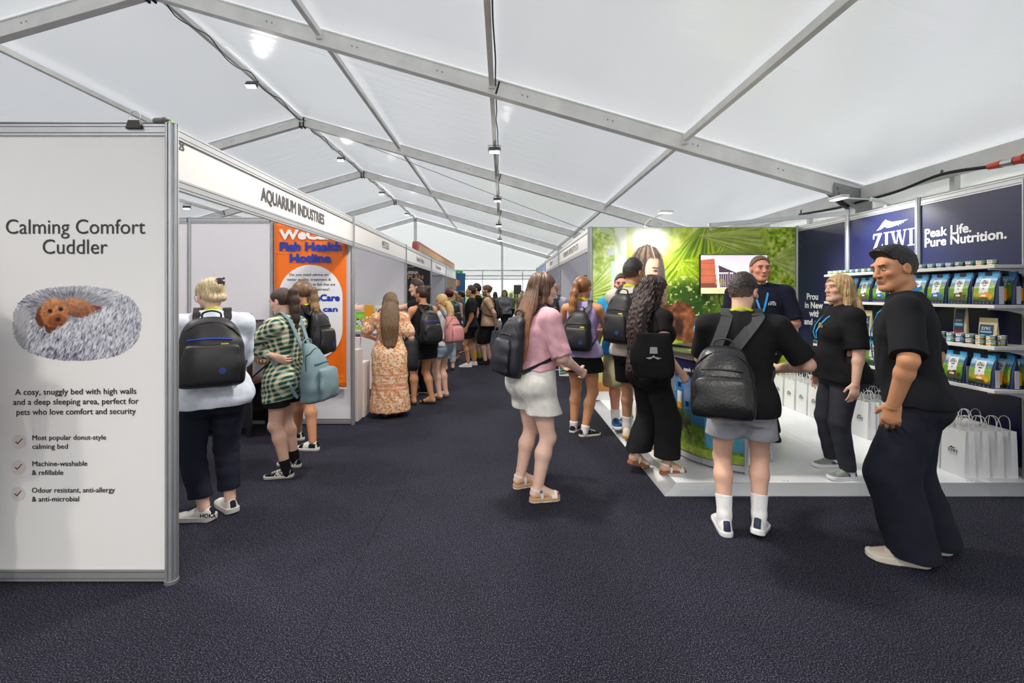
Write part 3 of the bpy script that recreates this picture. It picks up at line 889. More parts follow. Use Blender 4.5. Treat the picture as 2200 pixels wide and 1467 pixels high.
# ---- aquarium rack with tank
M_RACK = pm('black rack steel', (20, 20, 22), rough=.45)
M_WOODTOP = pm('walnut rack shelf', (92, 62, 44), rough=.5, var=(7, .25), stretch=(1, 8, 1))
t = empty('storage_rack', (-3.62, 5.2, 0), 0, 'black steel rack with walnut shelves carrying the fish tank', 'rack')
x0, x1, y0, y1 = -.95, .83, -.18, .2
for x in (x0, x1, -.05):
    for y in (y0, y1):
        MB().box((x - .02, y - .02, 0), (x + .02, y + .02, .93)).build('leg', M_RACK, t)
for z in (.90, .56):
    MB().box((x0, y0 - .01, z), (x1, y1 + .01, z + .035)).build('shelf', M_WOODTOP, t, bevel=.003)
MB().box((x0, y1 - .012, .08), (x1, y1 - .004, .54)).build('mesh_back', pm('black mesh', (14, 14, 17), rough=.6), t)
MB().box((x0, y0 - .006, .10), (x1, y0 + .002, .53)).build('mesh_front', pm('black mesh', (14, 14, 17), rough=.6), t)
M_GLASS = bpy.data.materials.new('aquarium glass'); M_GLASS.use_nodes = True
_b = M_GLASS.node_tree.nodes['Principled BSDF']; _b.inputs['Base Color'].default_value = (.85, .93, 1, 1); _b.inputs['Roughness'].default_value = .02; _b.inputs['Alpha'].default_value = .22
TC = Vector((-3.01, 5.2, .936))
t = empty('fish_tank', TC, 0, 'small glass fish tank with green plants on the walnut rack', 'fish tank')
MB().box((-.21, -.15, 0), (.21, .15, .012)).build('base', M_BLACK, t)
for a, b in (((-.205, -.148, .012), (.205, -.142, .33)), ((-.205, .142, .012), (.205, .148, .33)), ((-.205, -.142, .012), (-.199, .142, .33)), ((.199, -.142, .012), (.205, .142, .33))):
    MB().box(a, b).build('glass_pane', M_GLASS, t)
MB().box((-.208, -.15, .328), (.208, .15, .34)).build('rim', M_BLACK, t)
MB().box((-.2, .125, .02), (.2, .14, .325)).build('backdrop', pm('tank backdrop', (40, 42, 70), rough=.4), t)
gv = MB()
for k in range(60):
    gv.lathe([(.002, 0), (.011, .004), (.011, .011), (.003, .016)], (random.uniform(-.18, .18), random.uniform(-.12, .12), .012), 6)
tag(gv.build('gravel', pm('tank gravel', (206, 118, 84), rough=.6, var=(40, .4)), t), kind='stuff')
M_LEAF = pm('tank plant leaf', (132, 190, 60), rough=.5)
for k in range(7):
    lf = MB(); x = random.uniform(-.16, .14); y = random.uniform(-.1, .08)
    for j in range(4):
        a = random.uniform(0, 6.28)
        lf.ribbon(spline([(x, y, .02), (x + .02 * math.cos(a), y, .10 + .03 * j), (x + .05 * math.cos(a), y - .01, .16 + .035 * j)], 4), [(.3, -1, .2)] * 9, [.003, .006, .010, .016, .021, .024, .02, .012, .003], .001)
    lf.build('plant', M_LEAF, t)
for k, (x, z) in enumerate(((.12, .12), (.05, .2), (.15, .2))):
    MB().lathe([(.001, -.02), (.009, -.008), (.011, .004), (.003, .02), (.010, .032)], (0, 0, 0), 8).build('fish', pm('orange fish', (236, 120, 40)), t).matrix_local = Matrix.Translation((x, -.06, z)) @ Matrix.Rotation(PI / 2, 4, 'Y')
lm = MB(); lm.box((-.10, -.03, .40), (.13, .03, .415)); lm.bar((-.05, .13, .34), (-.03, .0, .405), .012, .012); lm.build('light_bar', M_BLACK, t)
MB().box((-.095, -.025, .397), (.125, .025, .3995)).build('lit_strip', pm('lit tank strip', (235, 238, 255), emit=14), t)
# bottles on the lower shelf
M_BOTTLE = pm('white bottle plastic', (232, 234, 238), rough=.35)
M_BLUELBL = pm('blue bottle label', (62, 132, 206), rough=.4)
for k, x in enumerate((-2.90, -3.06)):
    t = empty('bottle', (x, 5.08, .5955), 0, ('large white bottle with a blue label, outer one on the lower rack shelf', 'white bottle with a blue label behind its neighbour on the rack shelf')[k], 'bottle', 'bottles on the rack')
    MB().prism([(-.055, 0), (.055, 0), (.055, .13), (.03, .16), (-.03, .16), (-.055, .13)], -.035, .035, lambda u, v, d: (u, d, v)).build('body', M_BOTTLE, t, bevel=.01)
    MB().box((-.045, -.0365, .03), (.045, -.035, .10)).build('label', M_BLUELBL, t)
    MB().lathe([(.026, .16), (.026, .20), (.022, .203)], (0, 0, 0), 16).build('cap', M_BOTTLE, t, smooth=True)
# lamp inside the booth
floodlight(-4.55, 7.3, 3.55, 'round black lamp hanging in the aquarium booth behind the name board', 0, 'booth lamps')

# ---- pet food booth
M_PLINTH = pm('pale birch plinth', (222, 214, 212), rough=.55, var=(5, .04), stretch=(6, 6, .6))
tag(MB().box((-2.35, 5.62, 0), (-1.79, 5.82, .885)).build('display_plinth', M_PLINTH, bevel=.003), 'tall pale plinth beside the aluminium post of the pet food booth', 'plinth', 'pale plinths')
tag(MB().box((-2.35, 5.825, 0), (-1.77, 6.06, .70)).build('display_plinth', M_PLINTH, bevel=.003), 'lower pale plinth carrying a white roll and a leaning pole', 'plinth', 'pale plinths')
t = empty('sign_holder', (-1.86, 5.93, .701), 0, 'white sign holder with round base and leaning pole on the lower plinth', 'sign holder')
MB().lathe([(.035, 0), (.035, .05), (.03, .053)], n=20).build('base', M_WHITE, t, smooth=True)
MB().tube([(-.01, 0, .05), (.01, .03, .42), (.03, .05, .47)], .009, 8).build('pole', M_WHITE, t, smooth=True)
t = empty('display_shelf', (-2.75, 8.2, 0), 0, 'white shelf unit with green and magenta pet food bags', 'shelf unit')
for x in (-.55, .62): MB().box((x - .015, -.2, 0), (x + .015, .2, 1.0)).build('side', M_WHITE, t)
for z in (.30, .575, .92): MB().box((-.55, -.2, z), (.62, .2, z + .02)).build('shelf', M_WHITE, t)
tag(MB().box((-2.50, 7.55, 0), (-2.06, 7.6, .86)).build('info_board', M_WHITE, bevel=.004), 'white standing board between the plinths and the floral dress', 'board')
def pouch(x, y, z, w, d, h, m, label, group, art=None, cat='bag', rz=0.0, name='food_pouch'):
    t = empty(name, (x, y, z), rz, label, cat, group)
    n = 8
    V = []; F = []
    prof = [(0, 1.0, 1.0), (.04, 1.0, 1.04), (.5, .99, .85), (.8, .985, .35), (.88, .985, .06), (1.0, .985, .05)]
    for zf, a, b in prof:
        for k in range(16):
            an = 2 * PI * k / 16 + PI / 16
            ca, sa = math.cos(an), math.sin(an)
            e = .45
            V.append((w / 2 * a * math.copysign(abs(ca) ** e, ca), d / 2 * b * math.copysign(abs(sa) ** e, sa), h * zf))
    for j in range(len(prof) - 1):
        for k in range(16):
            F.append((j * 16 + k, j * 16 + (k + 1) % 16, (j + 1) * 16 + (k + 1) % 16, (j + 1) * 16 + k))
    mb = MB(); mb._add(V, F + [tuple(range(16))[::-1], tuple((len(prof) - 1) * 16 + k for k in range(16))])
    mb.build('pouch', m, t, smooth=True)
    return t
M_GREENBAG = pm('lime bag film', (140, 206, 40), rough=.3)
M_MAG = pm('magenta bag film', (176, 44, 120), rough=.3)
M_YBOX = pm('amber carton', (236, 164, 30), rough=.45)
M_PATT = pm('white carton', (226, 226, 222), rough=.4)
def leafprint(t, w, h, z0, y):
    mb = MB()
    for k in range(26):
        cx, cz = random.uniform(-.42, .42) * w, z0 + random.uniform(.05, .95) * h
        r = random.uniform(.05, .12) * w; a = random.uniform(0, 6.3)
        pl = [(cx + r * math.cos(a + q) * (1 if abs(math.cos(q)) > .5 else .5), cz + r * .6 * math.sin(a + q)) for q in np.arange(8) * PI / 4]
        mb.prism(pl, 0, .0006, lambda u, v, d: (u, y - d, v))
    return mb.build('pattern_print', pm('dark pattern ink', (44, 40, 48)), t)
for k, (px, Y) in enumerate(((776, 8.12), (803, 8.14), (748, 8.12))):
    x = (px - CX) * Y / FX
    t = pouch(x, Y, .9405, .20, .09, .32, M_GREENBAG, ('lime green pet food bag on the top shelf beside the amber carton', 'lime green pet food bag behind the amber carton', 'lime green pet food bag deepest on the top shelf')[k], 'lime pet food bags')
    mb = MB().box((-.075, -.047, .06), (.075, -.0455, .2)); mb.build('label', M_PATT, t); leafprint(t, .15, .14, .06, -.0475)
for k, px in enumerate((774, 754)):
    x = (px - CX) * 8.1 / FX
    t = pouch(x, 8.1, .5955, .15, .08, .26, M_MAG, ('magenta pet food bag on the lower shelf, nearer the leaning pole', 'second magenta pet food bag on the lower shelf')[k], 'magenta pet food bags')
    mb = MB().box((-.055, -.042, .09), (.055, -.0405, .22)); mb.build('label', pm('purple label', (120, 60, 130)), t); leafprint(t, .11, .13, .09, -.0425)
t = empty('carton', (-2.32, 7.9, .941), 0, 'tall amber carton with white dots beside the lime bags', 'carton', 'cartons in the pet food booth')
MB().box((-.075, -.03, 0), (.075, .03, .45)).build('box', M_YBOX, t, bevel=.002)
mb = MB()
for u in (-.03, .03):
    for v in (.12, .23): mb.prism([(u + .018 * math.cos(a), v + .024 * math.sin(a)) for a in np.arange(14) * PI / 7], 0, .001, lambda a, b, d: (a, -.0305 - d, b))
mb.build('dot_print', M_WINK, t)
t = empty('carton', (-2.12, 7.95, .9405), 0, 'white carton with dark leafy pattern beside the pointing hand', 'carton', 'cartons in the pet food booth')
MB().box((-.10, -.03, 0), (.10, .03, .43)).build('box', M_PATT, t, bevel=.002); leafprint(t, .19, .4, .02, -.0305)
tag(MB().box((-2.45, 7.83, .90), (-2.0, 7.985, .94)).build('display_ledge', M_WHITE), 'white ledge under the amber and the patterned carton', 'ledge')
for s in (-1, 1): MB().box((-2.225 + s * .2 - .015, 7.85, 0), (-2.225 + s * .2 + .015, 8.0, .90)).build('leg', M_WHITE, bpy.data.objects['display_ledge'])

# ---- black wall lettering
M_GOLD = pm('gold lettering', (212, 172, 104), rough=.4)
yb = 11.5 - .0075; pk = yb / FX
p = w115[0]
q0, q1 = at(868, 590, yb) - p.location, at(900, 580.5, yb) - p.location
MB().box((q0.x, q0.y - .001, q0.z), (q1.x, q0.y, q1.z)).build('logo_plate', pm('logo plate', (70, 66, 84)), p)
MB().box((q0.x, q0.y - .001, q0.z - .018), (q1.x, q0.y, q0.z)).build('logo_underline', pm('red logo bar', (196, 70, 50)), p)
on(p, 'lettering', 'PURINA', at(869.5, 588.5, yb) - Vector((0, .0012, 0)), RX, UZ, 6.2 * pk, M_WINK, w=29 * pk, bold=.05)
on(p, 'lettering', 'PRO PLAN', at(846, 599, yb), RX, UZ, 8 * pk, M_GOLD, w=63 * pk, bold=.04)
MB().tube(spline([at(866, 578, yb) - p.location - Vector((0, .001, 0)), at(876, 573.5, yb) - p.location - Vector((0, .001, 0)), at(890, 573, yb) - p.location - Vector((0, .001, 0))], 6), .012, 6).build('gold_arc', M_GOLD, p)

# ---- roll banner, pegboard goods and black plant rack further down the left row
t = empty('roll_banner', (-2.2, 14.1, 0), 0, 'white roll-up banner standing beside the black printed wall', 'banner')
MB().box((-.42, -.05, 0), (.42, .05, .07)).build('foot', M_ALU, t, bevel=.01)
MB().box((-.4, -.006, .07), (.4, .0, 2.14)).build('sheet', M_BOARD_LILAC, t)
MB().tube([(-.41, 0, 2.15), (.41, 0, 2.15)], .014, 8).build('top_bar', M_GALV, t)
M_TOY = [pm('toy colour %d' % i, c, rough=.6) for i, c in enumerate(((180, 120, 190), (230, 226, 220), (120, 160, 60), (206, 110, 70), (90, 66, 54)))]
k = 0
for r_ in range(3):
    for c_ in range(5):
        x, z = -1.98 - c_ * .19, .98 + r_ * .3
        t = empty('hanging_toy', (x, 17.41, z), 0, 'plush toy hung on the pegboard, row %s, place %s from the aisle' % (('three', 'two', 'one')[r_], ('one', 'two', 'three', 'four', 'five')[c_]), 'toy', 'plush toys on the pegboard')
        MB().lathe([(.01, 0), (.06, .03), (.055, .09), (.03, .12), (.05, .15), (.04, .2), (.008, .215)], n=12).build('plush', M_TOY[k % 5], t, smooth=True)
        MB().box((-.05, .0, .20), (.05, .004, .25)).build('card', M_TOY[(k + 3) % 5], t)
        MB().tube([(0, 0, .235), (0, .075, .235)], .004, 5).build('hook', M_GALV, t)
        k += 1
t = empty('plant_rack', (-1.62, 14.9, 0), 0, 'black open rack with potted greenery near the pegboard', 'rack')
for x in (-.25, .25):
    for y in (-.2, .2): MB().box((x - .015, y - .015, 0), (x + .015, y + .015, 1.35)).build('leg', M_RACK, t)
for z in (.3, .8, 1.33): MB().box((-.25, -.2, z), (.25, .2, z + .02)).build('shelf', M_RACK, t)
for k, (x, z) in enumerate(((-.12, .821), (.12, .821), (0, 1.351))):
    q = empty('potted_plant', (-1.62 + x, 14.9, z), 0, ('leafy plant in a pale pot, inner one on the middle shelf of the black rack', 'leafy plant in a pale pot, outer one on the middle shelf of the black rack', 'leafy plant in a pale pot on top of the black rack')[k], 'plant', 'potted plants on the rack')
    MB().lathe([(.05, 0), (.065, .09), (.06, .092)], n=14).build('pot', M_WHITE, q, smooth=True)
    lf = MB()
    for j in range(26):
        a = random.uniform(0, 6.3); e = random.uniform(.05, .15)
        lf.ribbon(spline([(0, 0, .09), (e * .5 * math.cos(a), e * .5 * math.sin(a), .16), (e * math.cos(a), e * math.sin(a), .13 + random.uniform(0, .14))], 3), [(0, .2, 1)] * 7, [.006, .016, .026, .03, .028, .02, .004], .001)
    lf.build('foliage', pm('pot plant leaf', (84, 118, 58), rough=.6), q)
# long sign board standing on the name boards
t = empty('sign_board', (-1.95, 13.8, 2.50), 0, 'long tan sign board with rounded red rim above the far name boards', 'sign')
def rrect(y0, y1, z0, z1, r):
    pts = []
    for cy, cz, a0 in ((y1 - r, z1 - r, 0), (y0 + r, z1 - r, PI / 2)):
        for a in np.linspace(a0, a0 + PI / 2, 8): pts.append((cy + r * math.cos(a), cz + r * math.sin(a)))
    return pts + [(y0, z0), (y1, z0)]
MB().prism(rrect(-3.75, 4.1, .0, .26, .16), -.05, .06, lambda u, v, d: (d, u, v)).build('rim', pm('dusty red rim', (176, 84, 80), rough=.7), t)
MB().prism(rrect(-3.6, 3.95, .0, .20, .12), .061, .07, lambda u, v, d: (d, u, v)).build('face', pm('tan board', (190, 152, 100), rough=.7), t)
for a, b in ((-3.3, -.9), (-.6, 1.8), (2.0, 3.3)): MB().box((.0705, a, .02), (.074, b, .055)).build('slot', M_BLACK, t)
# ================================================================== the pet food stand on the white platform
XW, YW, ZT, ZP = 4.33, 6.70, 2.56, 0.05        # navy wall plane, green wall plane, wall top, platform height
XG = 1.315
M_TILE = pm('glossy white floor tile', (236, 237, 240), rough=0.16, spec=0.5)
t = empty('exhibition_platform', (2.86, 5.2, 0), 0, 'low white tiled platform with ribbed aluminium ramp edges', 'platform')
mb = MB()
tx = [1.40, 2.13, 3.13, XW]; ty = [3.68, 4.66, 5.66, YW]
for a, b in zip(tx[:-1], tx[1:]):
    for c, d in zip(ty[:-1], ty[1:]):
        mb.box((a - 2.86 + .0012, c - 5.2 + .0012, .004), (b - 2.86 - .0012, d - 5.2 - .0012, ZP))
mb.build('tiles', M_TILE, t)
MB().box((1.40 - 2.86, 3.68 - 5.2, .002), (XW - 2.86, YW - 5.2, ZP - .004)).build('base', M_GROOVE, t)
M_RAMP = pm('ribbed aluminium ramp', (206, 208, 212), rough=0.34, metal=0.6)
def ramp_mb(along, length):
    """ribbed wedge: across 0..0.14, rising 0..ZP"""
    pts = [(0, 0)]
    n = 11
    for k in range(n):
        f0, f1, f2 = k / n, (k + .55) / n, (k + .60) / n
        pts += [(f0 * .14, .006 + f0 * (ZP - .008)), (f1 * .14, .006 + f1 * (ZP - .008) + .0025), (f2 * .14, .001 + f2 * (ZP - .008)), ((k + .96) / n * .14, .001 + (k + .96) / n * (ZP - .008))]
    pts += [(.14, ZP), (.14, 0)]
    return pts
pr = ramp_mb(0, 0)
def wedge(fn0, fn1, name):
    vs = [fn0(u, v) for u, v in pr] + [fn1(u, v) for u, v in pr]
    n = len(pr); fs = [tuple(range(n))[::-1], tuple(range(n, 2 * n))]
    for i in range(n): fs.append((i, (i + 1) % n, n + (i + 1) % n, n + i))
    m_ = MB(); m_._add(vs, fs); return m_.build(name, M_RAMP, t)
o_ = Vector((2.86, 5.2, 0))
wedge(lambda u, v: Vector((1.262 + u, 3.54 + u, v)) - o_, lambda u, v: Vector((XW + .1, 3.54 + u, v)) - o_, 'ramp')
wedge(lambda u, v: Vector((1.262 + u, 3.54 + u, v)) - o_, lambda u, v: Vector((1.262 + u, YW, v)) - o_, 'ramp')
mb = MB()
for x in np.arange(1.8, 4.2, .5):
    for dx in (0, .03): mb.lathe([(.006, ZP), (.006, ZP + .001)], (x + dx - 2.86, 3.72 - 5.2, 0), 8)
mb.build('screw', M_GALV, t)

# ---- the green picture wall
def jungle(U, V):
    X = 1272 + U * 440; Y = 855 - V * 367
    n1 = fbm(X / 60, Y / 60, 1); n2 = fbm(X / 14, Y / 14, 2); n3 = fbm(X / 5, Y / 5, 3)
    C = ramp(n1 * .5 + n2 * .5, [(.25, (52, 92, 12)), (.42, (124, 160, 22)), (.55, (176, 202, 40)), (.72, (226, 236, 120))])
    def frond(C, cx, cy, a0, a1, rmax, nn, c0, c1, amt, seed):
        th = np.arctan2(Y - cy, X - cx); r = np.hypot(X - cx, Y - cy)
        f = vnoise(th * nn + fbm(X / 30, Y / 30, seed) * 2, r / 70, seed)
        m = sstep(a0 - .12, a0 + .05, th) * sstep(a1 + .12, a1 - .05, th) * sstep(rmax, rmax * .75, r) * amt
        col = ramp(f, [(.2, c0), (.8, c1)])
        return C * (1 - m[..., None]) + col * m[..., None]
    C = frond(C, 1590, 470, 1.9, 2.7, 190, 34, (88, 132, 8), (222, 236, 60), .9, 5)
    C = frond(C, 1520, 470, 1.35, 2.3, 230, 30, (58, 104, 6), (196, 220, 40), .9, 6)
    C = frond(C, 1460, 560, -.2, 1.7, 150, 30, (92, 142, 6), (214, 232, 36), .85, 7)
    C = frond(C, 1560, 640, 1.4, 3.1, 150, 36, (44, 92, 6), (182, 208, 48), .85, 8)
    C = frond(C, 1500, 505, -.15, .45, 170, 40, (110, 134, 30), (206, 212, 120), .75, 9)
    C = frond(C, 1250, 640, -.9, .5, 110, 30, (70, 128, 8), (230, 238, 140), .85, 10)
    # dark leafy pocket with pale dots
    dk = sstep(70, 35, np.hypot((X - 1478) * .9, (Y - 655) * 1.0)) * sstep(.35, .6, n2 + .2)
    C = mixc(C, (18, 48, 8), dk * .85)
    dots = (vnoise(X / 5.5, Y / 5.5, 14) > .80) * sstep(90, 60, np.hypot(X - 1478, Y - 640))
    C = mixc(C, (216, 226, 130), dots * .8)
    # bushes on the far side
    lv = vnoise(X / 6.5 + n1 * 3, Y / 5.5, 21) * .6 + n3 * .5
    B = ramp(lv, [(.2, (66, 104, 10)), (.45, (132, 168, 20)), (.7, (190, 212, 74)), (.95, (238, 242, 190))])
    m = sstep(1615, 1650, X + (n1 - .5) * 60)[..., None]
    C = C * (1 - m) + B * m
    C = frond(C, 1655, 560, -.6, .6, 70, 20, (150, 180, 60), (236, 240, 180), .7, 23)
    dkr = sstep(1640, 1662, X) * sstep(672, 690, Y + n3 * 12) * sstep(738, 722, Y + n3 * 12)
    C = mixc(C, (38, 40, 22), dkr * .9)
    C = mixc(C, (128, 132, 62), sstep(6, 4, np.abs(X - 1695)) * sstep(660, 668, Y) * sstep(735, 728, Y))
    C = mixc(C, (222, 220, 226), sstep(8, 5, np.hypot((X - 1694), (Y - 718) * .55)))
    C = mixc(C, (148, 146, 144), sstep(782, 785, Y) * sstep(795, 790, Y))
    C = mixc(C, (186, 190, 130), sstep(794, 800, Y) * .8)
    # bright glasshouse with columns at the near end of the wall
    L_ = ramp(n2 * .6 + n3 * .4, [(.3, (120, 156, 60)), (.5, (182, 206, 120)), (.7, (240, 244, 224))])
    m = sstep(1350, 1325, X) * sstep(640, 560, Y) * .75
    C = C * (1 - m[..., None]) + L_ * m[..., None]
    for x0, x1, y0 in ((1321, 1346, 480), (1313, 1322, 560), (1338, 1345, 480)):
        C = mixc(C, (214, 222, 196) if x1 - x0 > 12 else (198, 212, 208), sstep(x0 - 1.5, x0 + 1, X) * sstep(x1 + 1.5, x1 - 1, X) * sstep(y0 - 3, y0 + 3, Y) * sstep(690, 640, Y))
    arch = np.abs(np.hypot(X - 1290, (Y - 545) * .8) - 42)
    C = mixc(C, (176, 196, 150), sstep(6, 3, arch) * (Y < 548) * (X > 1288))
    C = mixc(C, (190, 204, 204), sstep(1304, 1306, X) * sstep(1321, 1319, X) * sstep(533, 535, Y) * sstep(550, 547, Y))
    glow = np.exp(-(((X - 1392) / 48) ** 2 + ((Y - 500) / 46) ** 2))  # wash of the arm spotlight, painted into the print colours
    C = mixc(C, (255, 254, 236), np.clip(glow * 1.25, 0, .97))
    # woman with long brown hair
    hw = np.interp(Y, [524, 532, 548, 575, 610, 640, 690], [0, 20, 32, 38, 42, 44, 46])
    cxh = np.interp(Y, [524, 600, 690], [1391, 1389, 1386])
    st = vnoise((X - cxh) / (hw + 1) * 16, Y / 60, 31)
    H = ramp(st * .7 + n3 * .3, [(.2, (26, 18, 16)), (.5, (58, 44, 36)), (.85, (124, 98, 70))])
    side = np.abs(X - cxh) / (hw + 1e-3)
    H = mixc(H, (190, 164, 112), sstep(.8, 1.0, side) * .6)
    m = sstep(1.05, .97, side) * (Y > 523) * sstep(672, 640, Y)
    C = C * (1 - m[..., None]) + H * m[..., None]
    C = mixc(C, (232, 200, 178), sstep(1.5, .6, np.abs(X - np.interp(Y, [527, 558], [1399, 1408]))) * (Y > 528) * (Y < 558) * .7)
    fq = np.hypot((X - 1404) / 18, (Y - 582) / 30)
    F_ = ramp(np.clip((X - 1384) / 34, 0, 1), [(0, (236, 190, 160)), (.5, (228, 172, 138)), (1, (190, 126, 96))])
    m = sstep(1.05, .95, fq) * sstep(553, 560, Y + np.abs(X - 1406) * .25)
    C = C * (1 - m[..., None]) + F_ * m[..., None]
    C = mixc(C, (42, 30, 26), sstep(2.2, .8, np.abs(Y - 576 - (X - 1410) * .1)) * sstep(8, 6, np.abs(X - 1409)))
    C = mixc(C, (42, 30, 26), sstep(3.4, 1.6, np.hypot((X - 1409) * .5, Y - 582)))
    C = mixc(C, (176, 84, 76), sstep(3, 1.6, np.hypot((X - 1402) * .55, Y - 602)))
    m = sstep(1412, 1418, X + (Y - 560) * .08) * sstep(1.0, .96, side) * (Y > 556) * (Y < 650)
    C = mixc(C, (62, 56, 58), m * .9)
    # brown animal with hanging ear
    hb = np.hypot((X - 1462) / 34, (Y - 690) / 42); ear = np.hypot((X - 1478) / 15, (Y - 706) / 40)
    tx_ = vnoise(X / 7, Y / 9, 41) * .6 + n3 * .4
    P = ramp(tx_, [(.2, (58, 26, 14)), (.5, (106, 52, 26)), (.85, (172, 96, 52))])
    m = np.maximum(sstep(1.04, .96, hb), sstep(1.04, .96, ear)) * (Y > 646)
    m = np.maximum(m, sstep(24, 20, np.abs(X - 1432)) * (Y > 655) * (Y < 720))
    C = C * (1 - m[..., None]) + P * m[..., None]
    C = mixc(C, (150, 82, 44), sstep(.95, .7, ear) * .35)
    C = mixc(C, (24, 12, 8), sstep(13, 7, np.hypot(X - 1459, (Y - 700) * .5)) * .7)
    C = 255 * (np.clip(C, 0, 255) / 255) ** .82
    return C
t = empty('picture_wall', ((XG + XW) / 2, YW, ZP), 0, 'tall green jungle picture wall with a woman and a brown animal', 'graphic wall')
L = t.location
MB().box((XG - L.x, .004, 0), (XW - L.x, .05, ZT - ZP)).build('board', M_BOARD, t)
print_grid('picture_print', jungle, 1, 1, 420, 350, lambda U, V: (XG + U * (XW - XG) - L.x, 0 * U, V * (ZT - ZP)), M_PRINT, t)
MB().box((XW - L.x - .03, -.02, 0), (XW - L.x - .006, .0, ZT - ZP)).build('edge_trim', M_ALU_MATT, t)
MB().box((XG - L.x, -.004, ZT - ZP - .006), (XW - L.x, .05, ZT - ZP + .004)).build('edge_trim', M_ALU_MATT, t)
post(XG - .02, YW - .02, 0, ZT, 'aluminium booth post at the free edge of the green picture wall', r=.024)
post(XG - .035, YW + .05, 0, ZT, 'aluminium booth post carrying the end of the pale name board behind the green wall', r=.024)
t = empty('low_plinth', (2.0, 6.6, ZP + .0006), 0, 'low white plinth with a timber strip along the green wall', 'plinth')
MB().box((-.67, -.06, 0), (.6, .085, .135)).build('body', M_WHITE, t)
MB().box((-.68, -.07, .1355), (.61, .085, .255)).build('timber_strip', pm('warm timber', (178, 118, 56), rough=.5, var=(6, .25), stretch=(1, 6, 12)), t, bevel=.004)

# ---- screen on the green wall
def tv_art(U, V):
    X = U * 150; Y = (1 - V) * 86
    n = fbm(X / 20, Y / 20, 2)
    C = ramp(Y / 70 + (n - .5) * .2, [(0, (198, 190, 226)), (.6, (226, 216, 238)), (1, (236, 226, 236))])
    C = mixc(C, (206, 196, 150), sstep(72, 74, Y))
    C = C * (1 - .25 * ((fbm(X / 3, Y / 2, 4) - .4) * (Y > 74))[..., None])
    w = (Y > np.interp(X, [0, 30], [11, 8])) & (X < np.interp(Y, [8, 74], [31, 37])) & (Y < 73)
    C = np.where(w[..., None], np.array([168, 92, 66.]) * (.9 + .2 * (n[..., None])), C)
    C = np.where((w & (Y > 62))[..., None], np.array([110, 60, 52.]), C)
    for k in (18, 32, 46): C = mixc(C, (130, 70, 54), w * sstep(1.2, .4, np.abs(Y - k)) * .5)
    s = (X > np.interp(Y, [8, 74], [31, 37])) & (Y > 8 + (X - 31) * .38) & (Y < 73)
    C = np.where(s[..., None], np.array([214, 208, 226.]), C)
    g = (X > np.interp(Y, [8, 74], [39, 43])) & (Y > 22 + (X - 39) * .42) & (Y < 72)
    C = np.where(g[..., None], np.array([72, 52, 66.]), C)
    fins = g & (np.mod(X, 5) < 1.6) & (Y > 42)
    C = np.where(fins[..., None], np.array([150, 130, 150.]), C)
    pt = np.abs(np.mod(np.arctan2(Y - 66, X - 44) * 6, 2) - 1) < .5
    C = mixc(C, (150, 150, 70), (np.hypot(X - 44, Y - 64) < 12) * pt * (Y < 68) * .8)
    return C
t = empty('wall_screen', (3.362, YW - .065, 1.862), 0, 'flat screen on the green wall showing a red-brown building', 'screen')
MB().box((-.493, -.02, -.290), (.493, .02, .290)).build('casing', M_BLACK, t, bevel=.004)
M_SCREEN = pm('lit screen picture', (255, 255, 255), rough=.2, attr=True, emit=.85)
print_grid('screen_picture', tv_art, 1, 1, 150, 90, lambda U, V: (-.483 + U * .966, -.0205 + 0 * U, -.28 + V * .56), M_SCREEN, t)
on(t, 'caption', 'Discover ou', (3.362 - .265, YW - .0865, 1.862 + .01), RX, UZ, .026, pm('lit caption', (255, 255, 255), emit=1.0), w=.25, bold=.07)
MB().box((-.1, .02, -.1), (.1, .062, .1)).build('wall_mount', M_BLACK, t)
MB().tube(spline([(-.2, .02, -.28), (-.19, .03, -.4), (-.14, .045, -.52), (-.17, .05, -.7)], 6), .006, 6).build('cable', M_CABLE, t, smooth=True)
MB().tube([(-.19, -.0, .0), (-.19, -.03, -.0)], .003, 5)

# ---- navy wall
M_NAVY = pm('navy printed wall', (25, 30, 74), rough=.34, spec=.5)
ys = [YW, 5.70, 4.73, 3.75, 2.78]
wn = ['navy wall panel beside the green picture wall', 'navy wall panel with the white mountain logo', 'navy wall panel lettered Peak Life Pure Nutrition', 'navy wall panel at the open end of the stand']
nav = []
for k in range(4):
    nav.append(partition((XW, ys[k + 1]), (XW, ys[k]), ZP if k < 3 else 0.0, ZT, wn[k], M_NAVY, group='navy wall panels', cat='wall panel', name='wall_panel', rail=.07))
pn = ['in the corner between green and navy walls', 'between the first two navy panels, rising above them', 'beside the mountain logo', 'at the shelf ends', 'closing the navy wall']
for k, y in enumerate(ys):
    post(XW - .012, y - (.028 if k == 0 else 0), ZP if k < 3 else 0, ZT - ZP + (.07 if k == 1 else .012), 'aluminium booth post ' + pn[k], r=.028 if k else .02)
xf = XW - .0075
WD = (0, -1, 0)
def onw(k, name, s, px, py, h, w, m=M_WINK, **kw):
    """lettering on the navy wall that starts at picture point px,py"""
    Y = FX * xf / (px - CX); z = EYE - (py - CY) * Y / FX
    return on(nav[k], name, s, (xf, Y, z), WD, UZ, h, m, **kw)
def wx(px): return FX * xf / (px - CX)
onw(2, 'lettering', 'Peak Life.', 1986, 511, .085, wx(1986) - wx(2069), bold=.05)
onw(2, 'lettering', 'Pure Nutrition.', 1986, 531, .085, wx(1986) - wx(2115), bold=.05)
onw(2, 'lettering', 'TM', 2109, 509, .02, .04)
for s, x0, x1, y0 in (('Prou', 1733, 1760, 643), ('in New', 1729, 1766, 661), ('with', 1739, 1763, 679), ('and s', 1728, 1755, 696)):
    onw(0, 'lettering', s, x0, y0, .085, wx(x0) - wx(x1), bold=.05)

